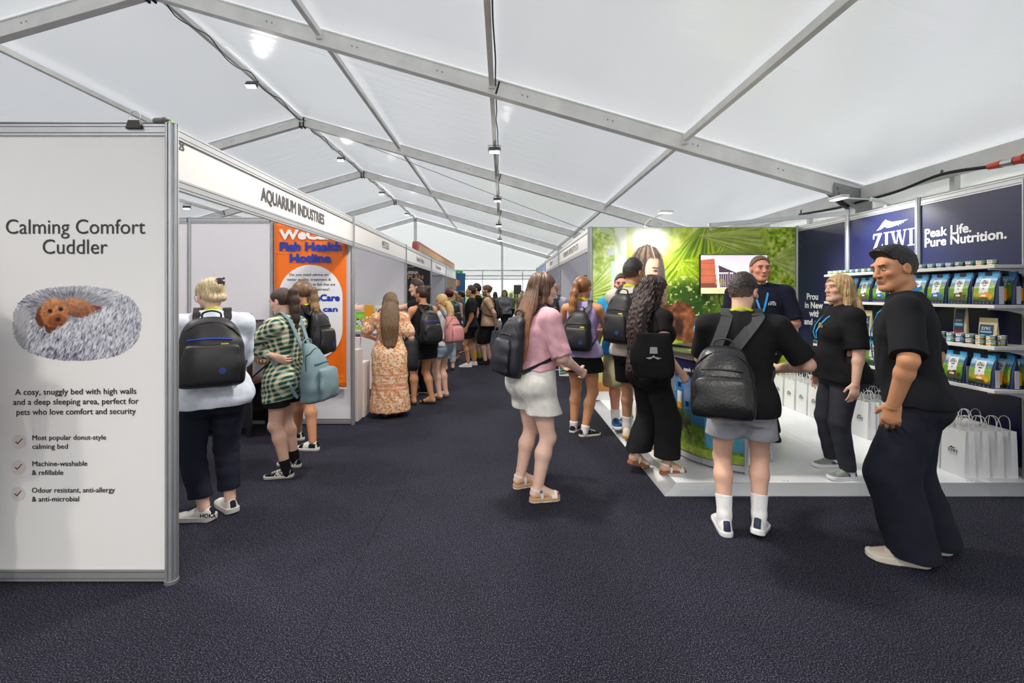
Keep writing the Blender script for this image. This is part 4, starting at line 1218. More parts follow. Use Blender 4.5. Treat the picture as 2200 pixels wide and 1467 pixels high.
def serif_word(word, h):
    """slab serif capitals Z I W I as 2D polygons, heavy verticals"""
    P = []; x = 0
    def poly(pts, dx): P.append([(px * h + dx, py * h) for px, py in pts])
    for ch in word:
        if ch == 'I':
            poly([(.12, 0), (.32, 0), (.32, 1), (.12, 1)], x); poly([(0, 0), (.44, 0), (.44, .07), (0, .07)], x); poly([(0, .93), (.44, .93), (.44, 1), (0, 1)], x); x += .52 * h
        elif ch == 'Z':
            poly([(.0, 0), (.72, 0), (.72, .10), (.0, .10)], x); poly([(.04, .88), (.70, .88), (.70, 1), (.04, 1)], x); poly([(0, .04), (.24, .04), (.70, .94), (.46, .94)], x)
            poly([(0, .66), (.08, .66), (.12, .9), (.04, 1), (0, .9)], x); poly([(.66, 0), (.76, 0), (.76, .3), (.70, .3)], x); x += .84 * h
        elif ch == 'W':
            poly([(.04, .98), (.24, .98), (.47, 0), (.36, 0)], x); poly([(.36, 0), (.45, 0), (.62, .98), (.55, .98)], x); poly([(.50, .98), (.70, .98), (.93, 0), (.82, 0)], x); poly([(.82, 0), (.91, 0), (1.10, .98), (1.03, .98)], x)
            poly([(-.04, .93), (.34, .93), (.34, 1), (-.04, 1)], x); poly([(.44, .93), (.76, .93), (.76, 1), (.44, 1)], x); poly([(.94, .93), (1.18, .93), (1.18, 1), (.94, 1)], x); x += 1.24 * h
    return P, x
def ziwi_logo(w, mountain=True):
    P, x = serif_word('ZIWI', 1.0)
    s = w / x
    P = [[(a * s, b * s) for a, b in p] for p in P]
    if mountain:
        m = [(.22, 1.18), (.40, 1.34), (.62, 1.62), (.80, 1.78), (.92, 1.70), (1.06, 1.64), (1.2, 1.56), (1.5, 1.56), (1.9, 1.55), (2.16, 1.56), (1.9, 1.46), (1.55, 1.34), (1.2, 1.26), (1.0, 1.24), (.82, 1.28), (.76, 1.38), (.66, 1.30), (.5, 1.22)]
        P.append([(a * s * 1.22 + .0, (b * 1.0) * s) for a, b in m])
        for k in range(3):
            P.append([((1.28 + .2 * k) * s * 1.22, (1.50) * s), ((1.34 + .2 * k) * s * 1.22, 1.51 * s), ((1.62 + .14 * k) * s * 1.22, 1.30 * s + .05 * k * s), ((1.57 + .14 * k) * s * 1.22, 1.285 * s + .05 * k * s)])
    return P
def logo(parent, w, fn, m, name='logo', mountain=True, th=.001):
    mb = MB()
    for k, p in enumerate(ziwi_logo(w, mountain)):
        mb.prism(p, 0, th * (1 + .1 * (k % 3)), fn)
    return mb.build(name, m, parent)
Y0 = wx(1876); z0 = EYE - (537 - CY) * Y0 / FX; lp = nav[1].location
logo(nav[1], wx(1876) - wx(1967), lambda u, v, d: (xf - d - lp.x, Y0 - u - lp.y, z0 + v * 1.05 - lp.z), M_WINK)

# brace rail over the stand's corner
t = empty('brace_rail', (XW - .02, 5.70, ZT + .03), 0, 'white brace rail running from the tall post to the green wall top', 'rail')
e = Vector((3.05, YW - .0, ZT + .03)) - t.location
MB().bar((0, 0, 0), e, .028, .055).build('beam', M_ALU_MATT, t)
MB().box((e.x - .02, e.y - .02, -.085), (e.x + .02, e.y + .02, .03)).build('foot', M_ALU_MATT, t)
# arm spotlights
M_LAMPHEAD = pm('white lamp plastic', (222, 222, 224), rough=.4)
def arm_light(base, head, label, target, power):
    b, h = Vector(base), Vector(head)
    t = empty('arm_spotlight', b, 0, label, 'lamp', 'arm spotlights on the stand walls')
    d = h - b; dh = d.normalized()
    MB().box((-.02, -.02, 0), (.02, .02, .03)).build('clamp', M_ALU, t)
    MB().tube([(0, 0, .03), d * .15 + Vector((0, 0, .05)), d * .34 + Vector((0, 0, .05))], .022, 10).build('transformer', M_LAMPHEAD, t, smooth=True)
    MB().tube([d * .3 + Vector((0, 0, .05)), d], .009, 8).build('arm', M_LAMPHEAD, t, smooth=True)
    side = dh.cross(Vector((0, 0, 1))).normalized()
    mb = MB(); mb.bar(d - side * .10, d + side * .10, .10, .035, (0, 0, 1)); mb.build('lamp_head', M_LAMPHEAD, t, bevel=.01)
    mb = MB(); mb.bar(d - side * .085 - Vector((0, 0, .0185)), d + side * .085 - Vector((0, 0, .0185)), .08, .003); mb.build('lamp_glass', M_LAMP, t)
    L_ = bpy.data.lights.new('lamp', 'SPOT'); L_.energy = power; L_.spot_size = math.radians(120); L_.spot_blend = .8; L_.shadow_soft_size = .05
    l = bpy.data.objects.new('lamp', L_); COL.objects.link(l); l.parent = t; l.location = d - Vector((0, 0, .04))
    l.rotation_euler = (Vector(target) - h).to_track_quat('-Z', 'Y').to_euler()
arm_light((2.11, YW + .02, ZT), (2.20, 6.16, 2.69), 'white arm spotlight clamped on top of the green wall', (2.2, 6.69, 1.4), 50)
arm_light((XW, 5.13, ZT), (3.78, 5.12, 2.66), 'white arm spotlight leaning out from the navy wall', (4.32, 5.1, 1.8), 100)

# ---- shelves with stock on the navy wall
M_SHELF = pm('white shelf', (226, 224, 220), rough=.45, var=(8, .03))
XS = 3.93
SZ = [1.812, 1.488, 1.153, .807]
sn = ['top white wall shelf carrying the single row of cans', 'second white wall shelf carrying the big food bags', 'third white wall shelf carrying treats and stacked cans', 'lowest white wall shelf carrying food bags']
for z, n in zip(SZ, sn):
    t = empty('wall_shelf', (XW - .02, 4.6, z), 0, n, 'shelf', 'wall shelves on the navy wall')
    MB().box((XS - XW + .02, 3.64 - 4.6, -.028), (-.0, 5.57 - 4.6, 0)).build('board', M_SHELF, t, bevel=.003)
    for y in (3.70, 4.6, 5.5):
        MB().prism([(-.36, -.0285), (0, -.0285), (0, -.12), (-.05, -.12), (-.09, -.075), (-.2, -.05), (-.36, -.04)], y - 4.6 - .008, y - 4.6 + .008, lambda u, v, d: (u, d, v)).build('bracket', M_LAMPHEAD, t)

BAGV = {'chicken': ((242, 156, 22), (170, 180, 60)), 'beef': ((98, 48, 38), (92, 150, 30)), 'lamb': ((30, 92, 184), (96, 156, 34)), 'fish': ((22, 150, 170), (110, 150, 70)), 'venison': ((122, 40, 60), (120, 150, 40))}
def bag_art(kind):
    acc, fld = BAGV[kind]
    def fn(U, V):
        n = fbm(U * 6, V * 7, 3); n2 = fbm(U * 20, V * 22, 8)
        C = ramp(V + (n - .5) * .15, [(.1, (40, 70, 20)), (.3, fld), (.55, (120, 160, 60)), (.66, (70, 110, 150)), (.74, (150, 200, 232)), (1, (40, 146, 210))])
        C = C * (.8 + .4 * n2[..., None])
        C = mixc(C, (22, 28, 62), (V < .10) * 1.0)
        C = mixc(C, (150, 160, 190), (np.abs(V - .055) < .018) * (np.mod(U * 5.5 + .2, 1) < .4) * .6)
        C = mixc(C, (22, 28, 62), (np.abs(U - .48) < .17) * (V > .88))
        w = .22 + .05 * (V - .5)
        C = mixc(C, (236, 236, 240), (np.abs(U - .48) < w) * (V > .34 + .02 * np.sin(U * 20)) * (V < .80))
        C = mixc(C, acc, (np.abs(U - .48) < w + .01) * (V > .22) * (V < .36 + .03 * np.sin(U * 12)))
        C = mixc(C, (84, 66, 58), (np.abs(U - .48) < w + .01) * (V > .14) * (V < .23) * (.6 + .4 * (n2 > .5)))
        C = mixc(C, acc, np.hypot(U - .82, (V - .24) * 1.3) < .09)
        C = mixc(C, (206, 208, 212), np.hypot(U - .16, (V - .80) * 1.3) < .065)
        C = mixc(C, (60, 60, 66), (np.abs(U - .48) < .09) * (np.abs(V - .575) < .016) * (n2 > .35))
        C = mixc(C, (40, 40, 46), np.hypot((U - .48), (V - .49) * 1.2) < .03)
        C = mixc(C, (150, 150, 156), (np.abs(U - .48) < .12) * (np.abs(V - .42) < .008))
        C = mixc(C, (238, 238, 240), (np.abs(U - .48) < .12) * ((np.abs(V - .30) < .012) | (np.abs(V - .265) < .012)) * (n2 > .42))
        return C
    return fn
M_GUSSET = pm('navy bag side', (30, 54, 96), rough=.35)
M_SIDEBAND = pm('side label', (214, 216, 222), rough=.4)
PROFZ = [0, .04, .5, .8, .88, 1.0]; PROFB = [1.0, 1.04, .85, .35, .06, .05]
BAGS = {}
def food_bag(kind, x, y, z, rz, label, group, w=.19, d=.10, h=.27):
    key = (kind, w, h)
    if key not in BAGS:
        t = pouch(0, 0, 0, w, d, h, M_GUSSET, 'proto', 'proto', name='food_bag')
        print_grid('front_print', bag_art(kind), 1, 1, 40, 52, lambda U, V: ((U - .5) * w * .90, -(d / 2 * np.interp(V, PROFZ, PROFB)) - .0016 + 0 * U, h * V), M_PRINT_GLOSS, t)
        logo(t, w * .30, lambda u, v, dd: (-.02 * w - w * .15 + u, -(d / 2 * np.interp(.625 + v / h, PROFZ, PROFB)) - .0022 - dd, h * .625 + v), M_INK)
        mb = MB()
        for s, mm in ((1, 0),):
            mb.box((w / 2 - .003, -.018, h * .02), (w / 2 + .0012, .018, h * .55), 0)
        mb.build('side_label', M_SIDEBAND, t)
        mb = MB().box((w / 2 - .003, .019, h * .12), (w / 2 + .001, .036, h * .5)); mb.build('side_stripe', pm('stripe ' + kind, BAGV[kind][0]), t)
        BAGS[key] = t
    else:
        t = BAGS[key].copy(); COL.objects.link(t)
        for c in BAGS[key].children:
            q = c.copy(); COL.objects.link(q); q.parent = t
    t.location = (x, y, z); t.rotation_euler = (0, 0, rz)
    t['label'] = label; t['group'] = group; t['category'] = 'bag'
    return t
ORD = ['first', 'second', 'third', 'fourth', 'fifth', 'sixth', 'seventh', 'eighth', 'ninth', 'tenth', 'eleventh', 'twelfth']
KD = {'chicken': 'orange', 'beef': 'brown', 'lamb': 'blue', 'fish': 'teal', 'venison': 'plum'}
row2 = ['chicken', 'beef', 'lamb', 'fish', 'venison', 'lamb', 'beef', 'lamb', 'fish']
rot = -PI / 2
for k, kd in enumerate(row2):
    y = 3.745 + k * .208
    food_bag(kd, XS + .075, y, SZ[1] + .001, rot + random.uniform(-.06, .06), 'food bag with %s label, %s from the open end of the second shelf' % (KD[kd], ORD[k]), 'food bags on the second shelf')
for k in range(6):
    food_bag(['chicken', 'chicken', 'beef', 'lamb', 'fish', 'venison'][k], XS + .225, 3.76 + k * .205, SZ[1] + .001, rot, 'food bag behind the front row, %s from the open end of the second shelf' % ORD[k], 'food bags on the second shelf')
for k, (kd, y) in enumerate((('chicken', 3.78), ('beef', 4.01), ('lamb', 4.23), ('beef', 4.66), ('fish', 4.88), ('lamb', 5.1))):
    food_bag(kd, XS + .075, y, SZ[3] + .001, rot + random.uniform(-.06, .06), 'food bag with %s label, %s from the open end of the lowest shelf' % (KD[kd], ORD[k]), 'food bags on the lowest shelf')
for k in range(2):
    food_bag('chicken', XS + .20 + .115 * k, 3.75, SZ[3] + .001, rot, 'food bag behind the orange one, %s towards the wall on the lowest shelf' % ORD[k], 'food bags on the lowest shelf')

# cans
CANS = {}
CANC = {'orange': ((238, 166, 50), (190, 186, 70)), 'brown': ((112, 52, 44), (96, 130, 60)), 'blue': ((44, 104, 190), (70, 110, 150)), 'teal': ((30, 160, 176), (90, 140, 130)), 'plum': ((150, 30, 70), (120, 140, 50)), 'lime': ((150, 200, 40), (200, 214, 120))}
def can(kind, x, y, z, label, group, r=.0335, h=.042):
    if kind not in CANS:
        acc, fld = CANC[kind]
        t = empty('food_can', (0, 0, 0), 0, 'p', 'can')
        MB().lathe([(r * .96, 0), (r, .001), (r, .003), (r * .975, .004), (r * .975, h - .004), (r, h - .003), (r, h - .001), (r * .95, h), (r * .93, h - .003)], n=24).build('tin', pm('tin metal', (206, 206, 208), rough=.3, metal=.9), t, smooth=True)
        def fn(U, V):
            A = U * 2 * PI
            n = fbm(U * 18, V * 4, 5)
            C = ramp(V + (n - .5) * .4, [(.15, (60, 90, 30)), (.45, fld), (.7, (110, 150, 170)), (1, (130, 180, 215))])
            m = np.abs(U - .75) < .085
            C = mixc(C, (238, 238, 242), m * (V > .12))
            C = mixc(C, acc, m * (V < .26) * 1.0)
            C = mixc(C, (40, 40, 44), (np.abs(U - .75) < .045) * (np.abs(V - .66) < .10) * (np.mod(U * 110, 1) < .62))
            C = mixc(C, (24, 30, 64), np.abs(U - .02) < .06)
            return C
        print_grid('label', fn, 1, 1, 49, 9, lambda U, V: (r * .985 * np.cos(U * 2 * PI), r * .985 * np.sin(U * 2 * PI), .0045 + V * (h - .009)), M_PRINT_GLOSS, t)
        CANS[kind] = t
    else:
        t = CANS[kind].copy(); COL.objects.link(t)
        for c in CANS[kind].children:
            q = c.copy(); COL.objects.link(q); q.parent = t
    t.location = (x, y, z); t.rotation_euler = (0, 0, -PI / 2 + random.uniform(-.2, .2))
    t['label'] = label; t['group'] = group; t['category'] = 'can'
seq = ['orange', 'orange', 'brown', 'brown', 'blue', 'blue', 'teal', 'teal', 'plum', 'lime', 'orange', 'brown', 'orange', 'blue', 'blue', 'lime', 'teal', 'teal', 'plum', 'plum', 'lime', 'lime']
for k, c in enumerate(seq):
    y = 3.69 + k * .0865
    side = 'open end' if k < 11 else 'green wall'
    n = k if k < 11 else 21 - k
    can(c, XS + .04, y, SZ[0] + .0008, 'small %s labelled food can, %s from the %s end of the top shelf' % (c, ORD[n], 'open' if k < 11 else 'green wall'), 'cans on the top shelf')
seq = ['orange', 'orange', 'brown', 'blue', 'teal', 'plum', 'lime', 'orange', 'brown', 'blue']
for k, c in enumerate(seq):
    y = 3.70 + k * .083
    for j in range(2):
        can(c, XS + .045, y, SZ[2] + .0008 + j * .0425, 'small %s labelled food can, %s layer, %s from the open end of the third shelf' % (c, ('bottom', 'top')[j], ORD[k]), 'stacked cans on the third shelf')
for j in range(2):
    can('orange', XS + .125, 3.70, SZ[2] + .0008 + j * .0425, 'small orange labelled food can tucked behind the row end of the third shelf, %s layer' % ('bottom', 'top')[j], 'stacked cans on the third shelf')

# treat pouches and clear packs on the third shelf
M_CREAM = pm('cream treat pouch', (216, 204, 158), rough=.45)
M_NAVYL = pm('navy pouch label', (40, 66, 110), rough=.4)
M_REDL = pm('red label', (172, 34, 44), rough=.4)
M_CLEARPK = bpy.data.materials.new('clear pack film'); M_CLEARPK.use_nodes = True
_b = M_CLEARPK.node_tree.nodes['Principled BSDF']; _b.inputs['Base Color'].default_value = (.8, .82, .85, 1); _b.inputs['Roughness'].default_value = .15; _b.inputs['Alpha'].default_value = .45
def treat(x, y, z, w, h, label, tall=False, low=M_REDL):
    t = pouch(x, y, z, w, .045, h, M_CREAM, label, 'cream treat pouches', name='treat_pouch', rz=-PI / 2)
    def yy(v): return -(.0225 * float(np.interp(v, PROFZ, PROFB))) - .003
    mb = MB()
    z0_, z1_ = (.28, .9) if tall else (.2, .74)
    for s_ in range(6):
        a, b = z0_ + (z1_ - z0_) * s_ / 6, z0_ + (z1_ - z0_) * (s_ + 1) / 6
        mb._add([(-w * .36, yy(a), a * h), (w * .36, yy(a), a * h), (w * .36, yy(b), b * h), (-w * .36, yy(b), b * h)], [(0, 1, 2, 3)])
    mb.build('label', M_NAVYL, t)
    MB().box((-w * .36, yy(z0_) - .001, z0_ * h - .03), (w * .36, yy(z0_), z0_ * h + .004)).build('label_band', low, t)
    MB().box((-w * .3, yy(.5) - .0012, .42 * h), (w * .3, yy(.5) - .0002, .5 * h)).build('sky_print', pm('pale sky print', (132, 190, 214)), t)
    logo(t, w * .5, lambda u, v, d: (-w * .25 + u, yy(.52 + v / h) - .001 - d, h * .54 + v), M_WINK, mountain=False)
    return t
treat(XS + .19, 3.86, SZ[2] + .001, .15, .22, 'cream treat pouch leaning near the open end of the third shelf')
treat(XS + .23, 4.13, SZ[2] + .001, .12, .32, 'tall cream treat pouch with a clear window on the third shelf', True)
treat(XS + .27, 4.92, SZ[2] + .001, .13, .25, 'cream treat pouch behind the clear packs on the third shelf', low=M_BLUELBL)
treat(XS + .13, 5.22, SZ[2] + .001, .14, .24, 'cream treat pouch seen past the blonde woman, nearer the green wall', low=M_BLUELBL)
treat(XS + .13, 5.07, SZ[2] + .001, .14, .24, 'cream treat pouch seen past the blonde woman, nearer the open end', low=M_BLUELBL)
for k in range(4):
    y = 4.40 + k * .117
    t = empty('clear_pack', (XS + .16, y, SZ[2] + .001), -PI / 2, 'clear plastic treat pack, %s from the open end, behind the stacked cans' % ORD[k], 'pack', 'clear treat packs')
    MB().prism([(-.055, 0), (.055, 0), (.055, .14), (.035, .165), (-.035, .165), (-.055, .14)], -.02, .02, lambda u, v, d: (u, d, v)).build('shell', M_CLEARPK, t, bevel=.006)
    MB().box((-.035, -.012, .02), (.035, .012, .09)).build('treats', pm('dark treats', (46, 34, 30), rough=.8, var=(60, .4)), t)

# ---- white paper carrier bags
M_PAPER = pm('white paper', (238, 238, 240), rough=.7, bump=(14, .25, .01))
M_PAPERH = pm('white paper cord', (232, 232, 230), rough=.8)
PB = None
def paper_bag(x, y, label, group, rz=0.0, front=False):
    global PB
    key = 'f' if front else 'b'
    if PB is None: PB = {}
    if key not in PB:
        t = empty('paper_bag', (0, 0, 0), 0, 'p', 'paper bag')
        w, d, h = .205, .095, .385
        # wide face towards -X : width along Y, gusset along X
        mb = MB()
        V = []; F = []
        lv = [0, .05, .3, .6, 1.0]
        for f in lv:
            q = d / 2 * (1 - .30 * f ** 1.5); g = .014 * f
            V += [(-q, -w / 2, h * f), (0 * q, -w / 2 + g, h * f), (q, -w / 2, h * f), (q, w / 2, h * f), (0, w / 2 - g, h * f), (-q, w / 2, h * f)]
        for j in range(len(lv) - 1):
            for k in range(6): F.append((j * 6 + k, j * 6 + (k + 1) % 6, (j + 1) * 6 + (k + 1) % 6, (j + 1) * 6 + k))
        F.append(tuple(range(6))[::-1])
        mb._add(V, F); o = mb.build('bag_body', M_PAPER, t)
        sm = o.modifiers.new('thick', 'SOLIDIFY'); sm.thickness = .001; sm.offset = -1
        q = d / 2 * .70
        for s in (-1, 1):
            hb = MB().tube(spline([(s * (q - .004), -.05, h - .04), (s * (q + .004), -.05, h + .02), (s * (q + .012), -.035, h + .085), (s * (q + .014), 0, h + .105), (s * (q + .012), .035, h + .085), (s * (q + .004), .05, h + .02), (s * (q - .004), .05, h - .04)], 5), .0032, 6)
            hb.build('handle', M_PAPERH, t, smooth=True)
        if front:
            logo(t, .085, lambda u, v, dd: (-d / 2 * (1 - .30 * ((.185 + v) / h) ** 1.5) - .0005 - dd, .0425 - u, .185 + v), M_INK)
            MB().box((-d / 2 * .93 - .001, -.035, .170), (-d / 2 * .93 + .002, .035, .172)).build('logo_line', M_INK, t)
        PB[key] = t
    else:
        t = PB[key].copy(); COL.objects.link(t)
        for c in PB[key].children:
            q = c.copy(); COL.objects.link(q); q.parent = t
    t.location = (x, y, ZP + .0008); t.rotation_euler = (0, 0, rz)
    t['label'] = label; t['group'] = group; t['category'] = 'paper bag'
rows_y = [3.87, 4.10, 4.36, 4.88, 5.12, 5.36, 5.60, 5.84, 6.08, 6.33]
ci = 0
for r_, y in enumerate(rows_y):
    for k in range(4 if r_ < 5 else 3):
        paper_bag(3.87 + k * .118 + random.uniform(-.006, .006), y + random.uniform(-.004, .004), 'white paper bag, %s row from the open end, %s' % (ORD[r_], ['logo facing the aisle', 'second towards the wall', 'third towards the wall', 'against the wall'][k]), 'white paper carrier bags along the navy wall', random.uniform(-.02, .02), k == 0)
# loose cables in the corner
tag(MB().tube(spline([(3.35, 6.5, .07), (3.5, 6.45, .16), (3.62, 6.52, .09), (3.52, 6.56, .22), (3.42, 6.5, .10), (3.58, 6.42, .07), (3.66, 6.5, .18), (3.6, 6.58, .3)], 8), .007, 6).build('loose_cable', M_CABLE, smooth=True), 'tangle of black cable on the platform near the paper bags', 'cable')

# ---- round-fronted counter
CC = Vector((2.25, 4.40, ZP + .0006)); CR = .585
t = empty('curved_counter', CC, 0, 'round fronted counter with a printed coast landscape and grey top rim', 'counter')
a0, a1 = math.radians(251), math.radians(105)
def arc(r, n=40): return [(r * math.cos(a), r * math.sin(a)) for a in np.linspace(a0, a1, n)]
body = arc(CR - .012) + [(.20, .55), (.20, -.24)]
MB().prism(body, .06, .93, lambda u, v, d: (u, v, d)).build('body', M_WHITE, t)
def coast(U, V):
    U = np.clip((U - .42) / .58, -.2, 1)
    n = fbm(U * 10, V * 5, 2); n2 = fbm(U * 40, V * 22, 5)
    C = ramp(V + (n - .5) * .08, [(.0, (140, 170, 50)), (.16, (96, 130, 40)), (.30, (60, 90, 40)), (.38, (40, 110, 170)), (.52, (80, 150, 200)), (.60, (150, 170, 210)), (.78, (90, 130, 190)), (.82, (28, 34, 80)), (1, (24, 30, 72))])
    hill = V < .30 + .22 * np.clip(.75 - U, 0, 1) + .05 * n + .08 * np.sin(U * 9)
    C = np.where((hill & (V < .8))[..., None], ramp(n2 * .5 + V, [(.2, (150, 176, 52)), (.45, (84, 116, 40)), (.8, (52, 74, 40))]), C)
    cliff = (V > .20) & (V < .30) & (U > .15) & (U < .45) & (n2 > .5)
    C = np.where(cliff[..., None], np.array([50, 44, 36.]), C)
    water = (U > .62) & (V > .12) & (V < .42 + .1 * (U - .6))
    C = np.where(water[..., None], ramp(n + .2 * n2, [(.3, (40, 110, 150)), (.7, (80, 160, 186))]), C)
    C = np.where((V < .08)[..., None], ramp(n2, [(.3, (128, 160, 40)), (.7, (180, 196, 80))]), C)
    for cx, w, top, acc in ((.27, .075, .74, (240, 160, 30)), (.12, .07, .62, (90, 60, 50)), (.40, .05, .55, (60, 60, 70))):
        m = (np.abs(U - cx) < w) & (V > .30) & (V < top)
        C = np.where(m[..., None], ramp((V - .3) / (top - .3), [(0, (40, 40, 34)), (.3, (70, 100, 40)), (.7, (60, 130, 190)), (1, (40, 130, 200))]), C)
        m2 = (np.abs(U - cx) < w * .55) & (V > .44) & (V < top - .10)
        C = np.where(m2[..., None], np.array([232, 232, 236.]), C)
        C = np.where((m2 & (V < .51))[..., None], np.array(acc, float), C)
        C = np.where((m & (np.abs(U - cx) < w * .4) & (V > top - .06))[..., None], np.array([22, 28, 60.]), C)
    return C
print_grid('curved_print', coast, 1, 1, 160, 90, lambda U, V: (CR * np.cos(a1 + (a0 - a1) * U), CR * np.sin(a1 + (a0 - a1) * U), .075 + V * .845), M_PRINT, t)
mb = MB()
def band(z0_, z1_, ro, name, m):
    q = arc(ro) + [(x * .97, y * .97) for x, y in arc(ro)[::-1]]
    return MB().prism(q, z0_, z1_, lambda u, v, d: (u, v, d)).build(name, m, t)
band(.02, .07, CR + .012, 'bottom_rail', M_ALU_MATT); band(.925, .972, CR + .012, 'top_rail', M_ALU_MATT)
top = arc(CR + .035) + [(.24, .58), (.24, -.27)]
MB().prism(top, .973, .99, lambda u, v, d: (u, v, d)).build('counter_top', pm('olive grey counter top', (92, 94, 70), rough=.3), t, bevel=.003)
for an in (251, 178, 105):
    x, y = (CR - .0) * math.cos(math.radians(an)), CR * math.sin(math.radians(an))
    MB().tube([(x, y, .0), (x, y, .975)], .018, 10).build('upright', M_ALU, t)
MB().tube([(.2, -.24, 0), (.2, -.24, .975)], .02, 10).build('upright', M_ALU, t)
MB().box((.17, -.22, .07), (.19, .54, .95)).build('back_panel', M_BOARD_LILAC, t)
# words around the counter top edge
V_, F_ = text_mesh('peak nutrition', .034, None, .05)
an0 = math.radians(196)
V2 = np.stack([(CR + .002 + V_[:, 2]) * np.cos(an0 + V_[:, 0] / CR), (CR + .002 + V_[:, 2]) * np.sin(an0 + V_[:, 0] / CR), .815 + V_[:, 1]], 1)
me = bpy.data.meshes.new('lettering'); me.from_pydata([tuple(v) for v in V2], [], F_); link_mesh('lettering', me, M_WINK, t)
# on the counter
CT = ZP + .9905
food_bag('fish', 1.90, 4.33, CT, math.radians(-38), 'sky blue food bag standing on the round counter', 'food bag on the counter', w=.16, h=.26)
t = empty('laptop', (1.90, 4.62, CT), math.radians(-60), 'closed grey laptop lying on the round counter', 'laptop')
MB().box((-.16, -.11, 0), (.16, .11, .012)).build('base', pm('grey laptop', (70, 70, 74), rough=.4, metal=.4), t, bevel=.003)
MB().box((-.158, -.108, .0125), (.158, .108, .02)).build('lid', pm('grey laptop', (70, 70, 74)), t, bevel=.003)
M_LEAFLET = pm('leaflet print', (190, 200, 90), rough=.4, var=(26, .5))
for k in range(5):
    q = MB().box((-.05, -.075, 0), (.05, .075, .0012)).build('leaflet', M_LEAFLET)
    q.location = (1.83 + .0 * k + random.uniform(-.015, .015), 4.30 - .02 * k + random.uniform(-.01, .01), CT + .0002 + .0015 * k); q.rotation_euler = (0, 0, .5 + .25 * k)
    tag(q, 'green and white leaflet fanned on the round counter, %s from the top of the pile' % ORD[4 - k], 'leaflet', 'leaflets on the counter')

# ---- booths behind the green wall along the aisle
YR = [YW + .08, 10.3, 13.5, 17.1]
M_FBLUE = pm('blue name board', (96, 130, 206), rough=.4)
fr = []
for k, (n, m) in enumerate((('white name board next to the green wall, lettered for pet supplies', M_FASCIA), ('white name board of the middle booth along the far side', M_FASCIA), ('blue name board of the last booth along the far side', M_FBLUE))):
    fr.append(fascia((XG - .035, YR[k]), (XG - .035, YR[k + 1]), 2.21, 2.555, n, m))
gx_ = XG - .035 - .0058
on(fr[0], 'lettering', 'WOMBI PET SUPPLIES PTY LTD', (gx_, 9.55, 2.335), WD, UZ, .10, M_FINK, w=1.85, bold=.03)
on(fr[1], 'lettering', 'ROYAL PT', (gx_, 12.25, 2.335), WD, UZ, .10, M_FINK, w=.65, bold=.03)
on(fr[2], 'lettering', 'VALUE', (gx_, 15.6, 2.31), WD, UZ, .15, M_WINK, w=.6, bold=.04)
for k, (y, n) in enumerate(zip(YR[1:], ['between the pet supplies booth and the next', 'between the middle booth and the blue lettered one', 'at the far end of the blue name board'])):
    post(XG - .035, y, 0, 2.57, 'aluminium booth post ' + n, r=.024)
for k, y in enumerate(YR[1:]):
    for j in range(3):
        partition((XG - .01 + j, y), (XG - .01 + j + 1.0, y), 0, ZT, 'grey white side panel of the %s booth behind the green wall, %s' % (('pet supplies', 'middle', 'blue lettered')[k], ('next to the aisle', 'one step inside', 'in the back corner')[j]), M_BOARD_LILAC, group='side panels behind the green wall')
partition((XW + .02, YW + .08), (XW + .02, 17.1), 0, ZT, 'long white rear wall of the booths behind the green wall', M_BOARD_LILAC, cat='booth rear wall', group='rear walls of the booths')
t = empty('price_card', (1.93, 10.27, 1.98), 0, 'small white card with a red letter hung beside the aluminium post', 'card')
MB().box((-.09, -.003, -.33), (.09, .003, 0)).build('card', M_WHITE, t); MB().box((-.11, -.008, 0), (.11, .004, .02)).build('clip_bar', M_BLACK, t)
on(t, 'lettering', 'N', (1.88, 10.2665, 1.72), RX, UZ, .12, pm('red print', (190, 40, 50)), bold=.05)
# far blue stand, exit sign, speaker
t = empty('blue_stand_wall', (-2.85, 20.0, 0), 0, 'blue stand wall with an orange badge beyond the last booth', 'graphic wall')
MB().box((-1.2, -.04, 0), (1.21, .04, 2.49)).build('board', pm('blue stand print', (34, 92, 142), rough=.4, var=(1.2, .25)), t)
MB().box((-1.2, -.043, 1.66), (1.21, -.04, 1.685)).build('line_print', M_WINK, t)
MB().prism([(.55, 1.98), (.86, 2.14), (.98, 2.08), (.98, 1.90), (.86, 1.84), (.55, 1.90)], -.0435, -.0405, lambda u, v, d: (u, d, v + .08)).build('badge', pm('orange badge', (232, 124, 52)), t)
on(t, 'lettering', 'E', (-2.85 + .80, 19.955, 2.10), RX, UZ, .09, M_WINK, bold=.05); on(t, 'lettering', 'Y', (-2.85 + .80, 19.955, 1.97), RX, UZ, .09, M_WINK, bold=.05)
t = empty('exit_sign', (-2.58, 26.54, 2.70), 0, 'green running man exit sign hanging above the blue stand wall', 'sign')
MB().box((-.21, -.03, 0), (.21, .03, .24)).build('casing', pm('exit sign green', (20, 150, 70), emit=.35), t)
mb = MB(); mb.prism([(-.05, .03), (.0, .09), (-.02, .15), (.02, .2), (.06, .17), (.03, .1), (.06, .03), (.02, .08), (-.02, .03)], -.032, -.0305, lambda u, v, d: (u, d, v)); mb.build('pictogram', M_WINK, t)
MB().box((-.2, -.005, .24), (-.19, .005, .3)).build('hanger', M_ALU, t)
t = empty('loudspeaker', (.655, 20.0, 0), 0, 'black and grey loudspeaker on a tripod pole in front of the far windows', 'loudspeaker')
MB().prism([(-.17, -.14), (.12, -.16), (.17, -.05), (.17, .15), (-.17, .15)], 1.575, 1.985, lambda u, v, d: (u, v, d)).build('cabinet', pm('speaker black', (40, 40, 42), rough=.6), t, bevel=.012)
MB().prism([(-.165, -.143), (.115, -.163), (.115, -.168), (-.165, -.148)], 1.59, 1.97, lambda u, v, d: (u, v, d)).build('grille', pm('speaker grille', (62, 62, 64), rough=.7), t)
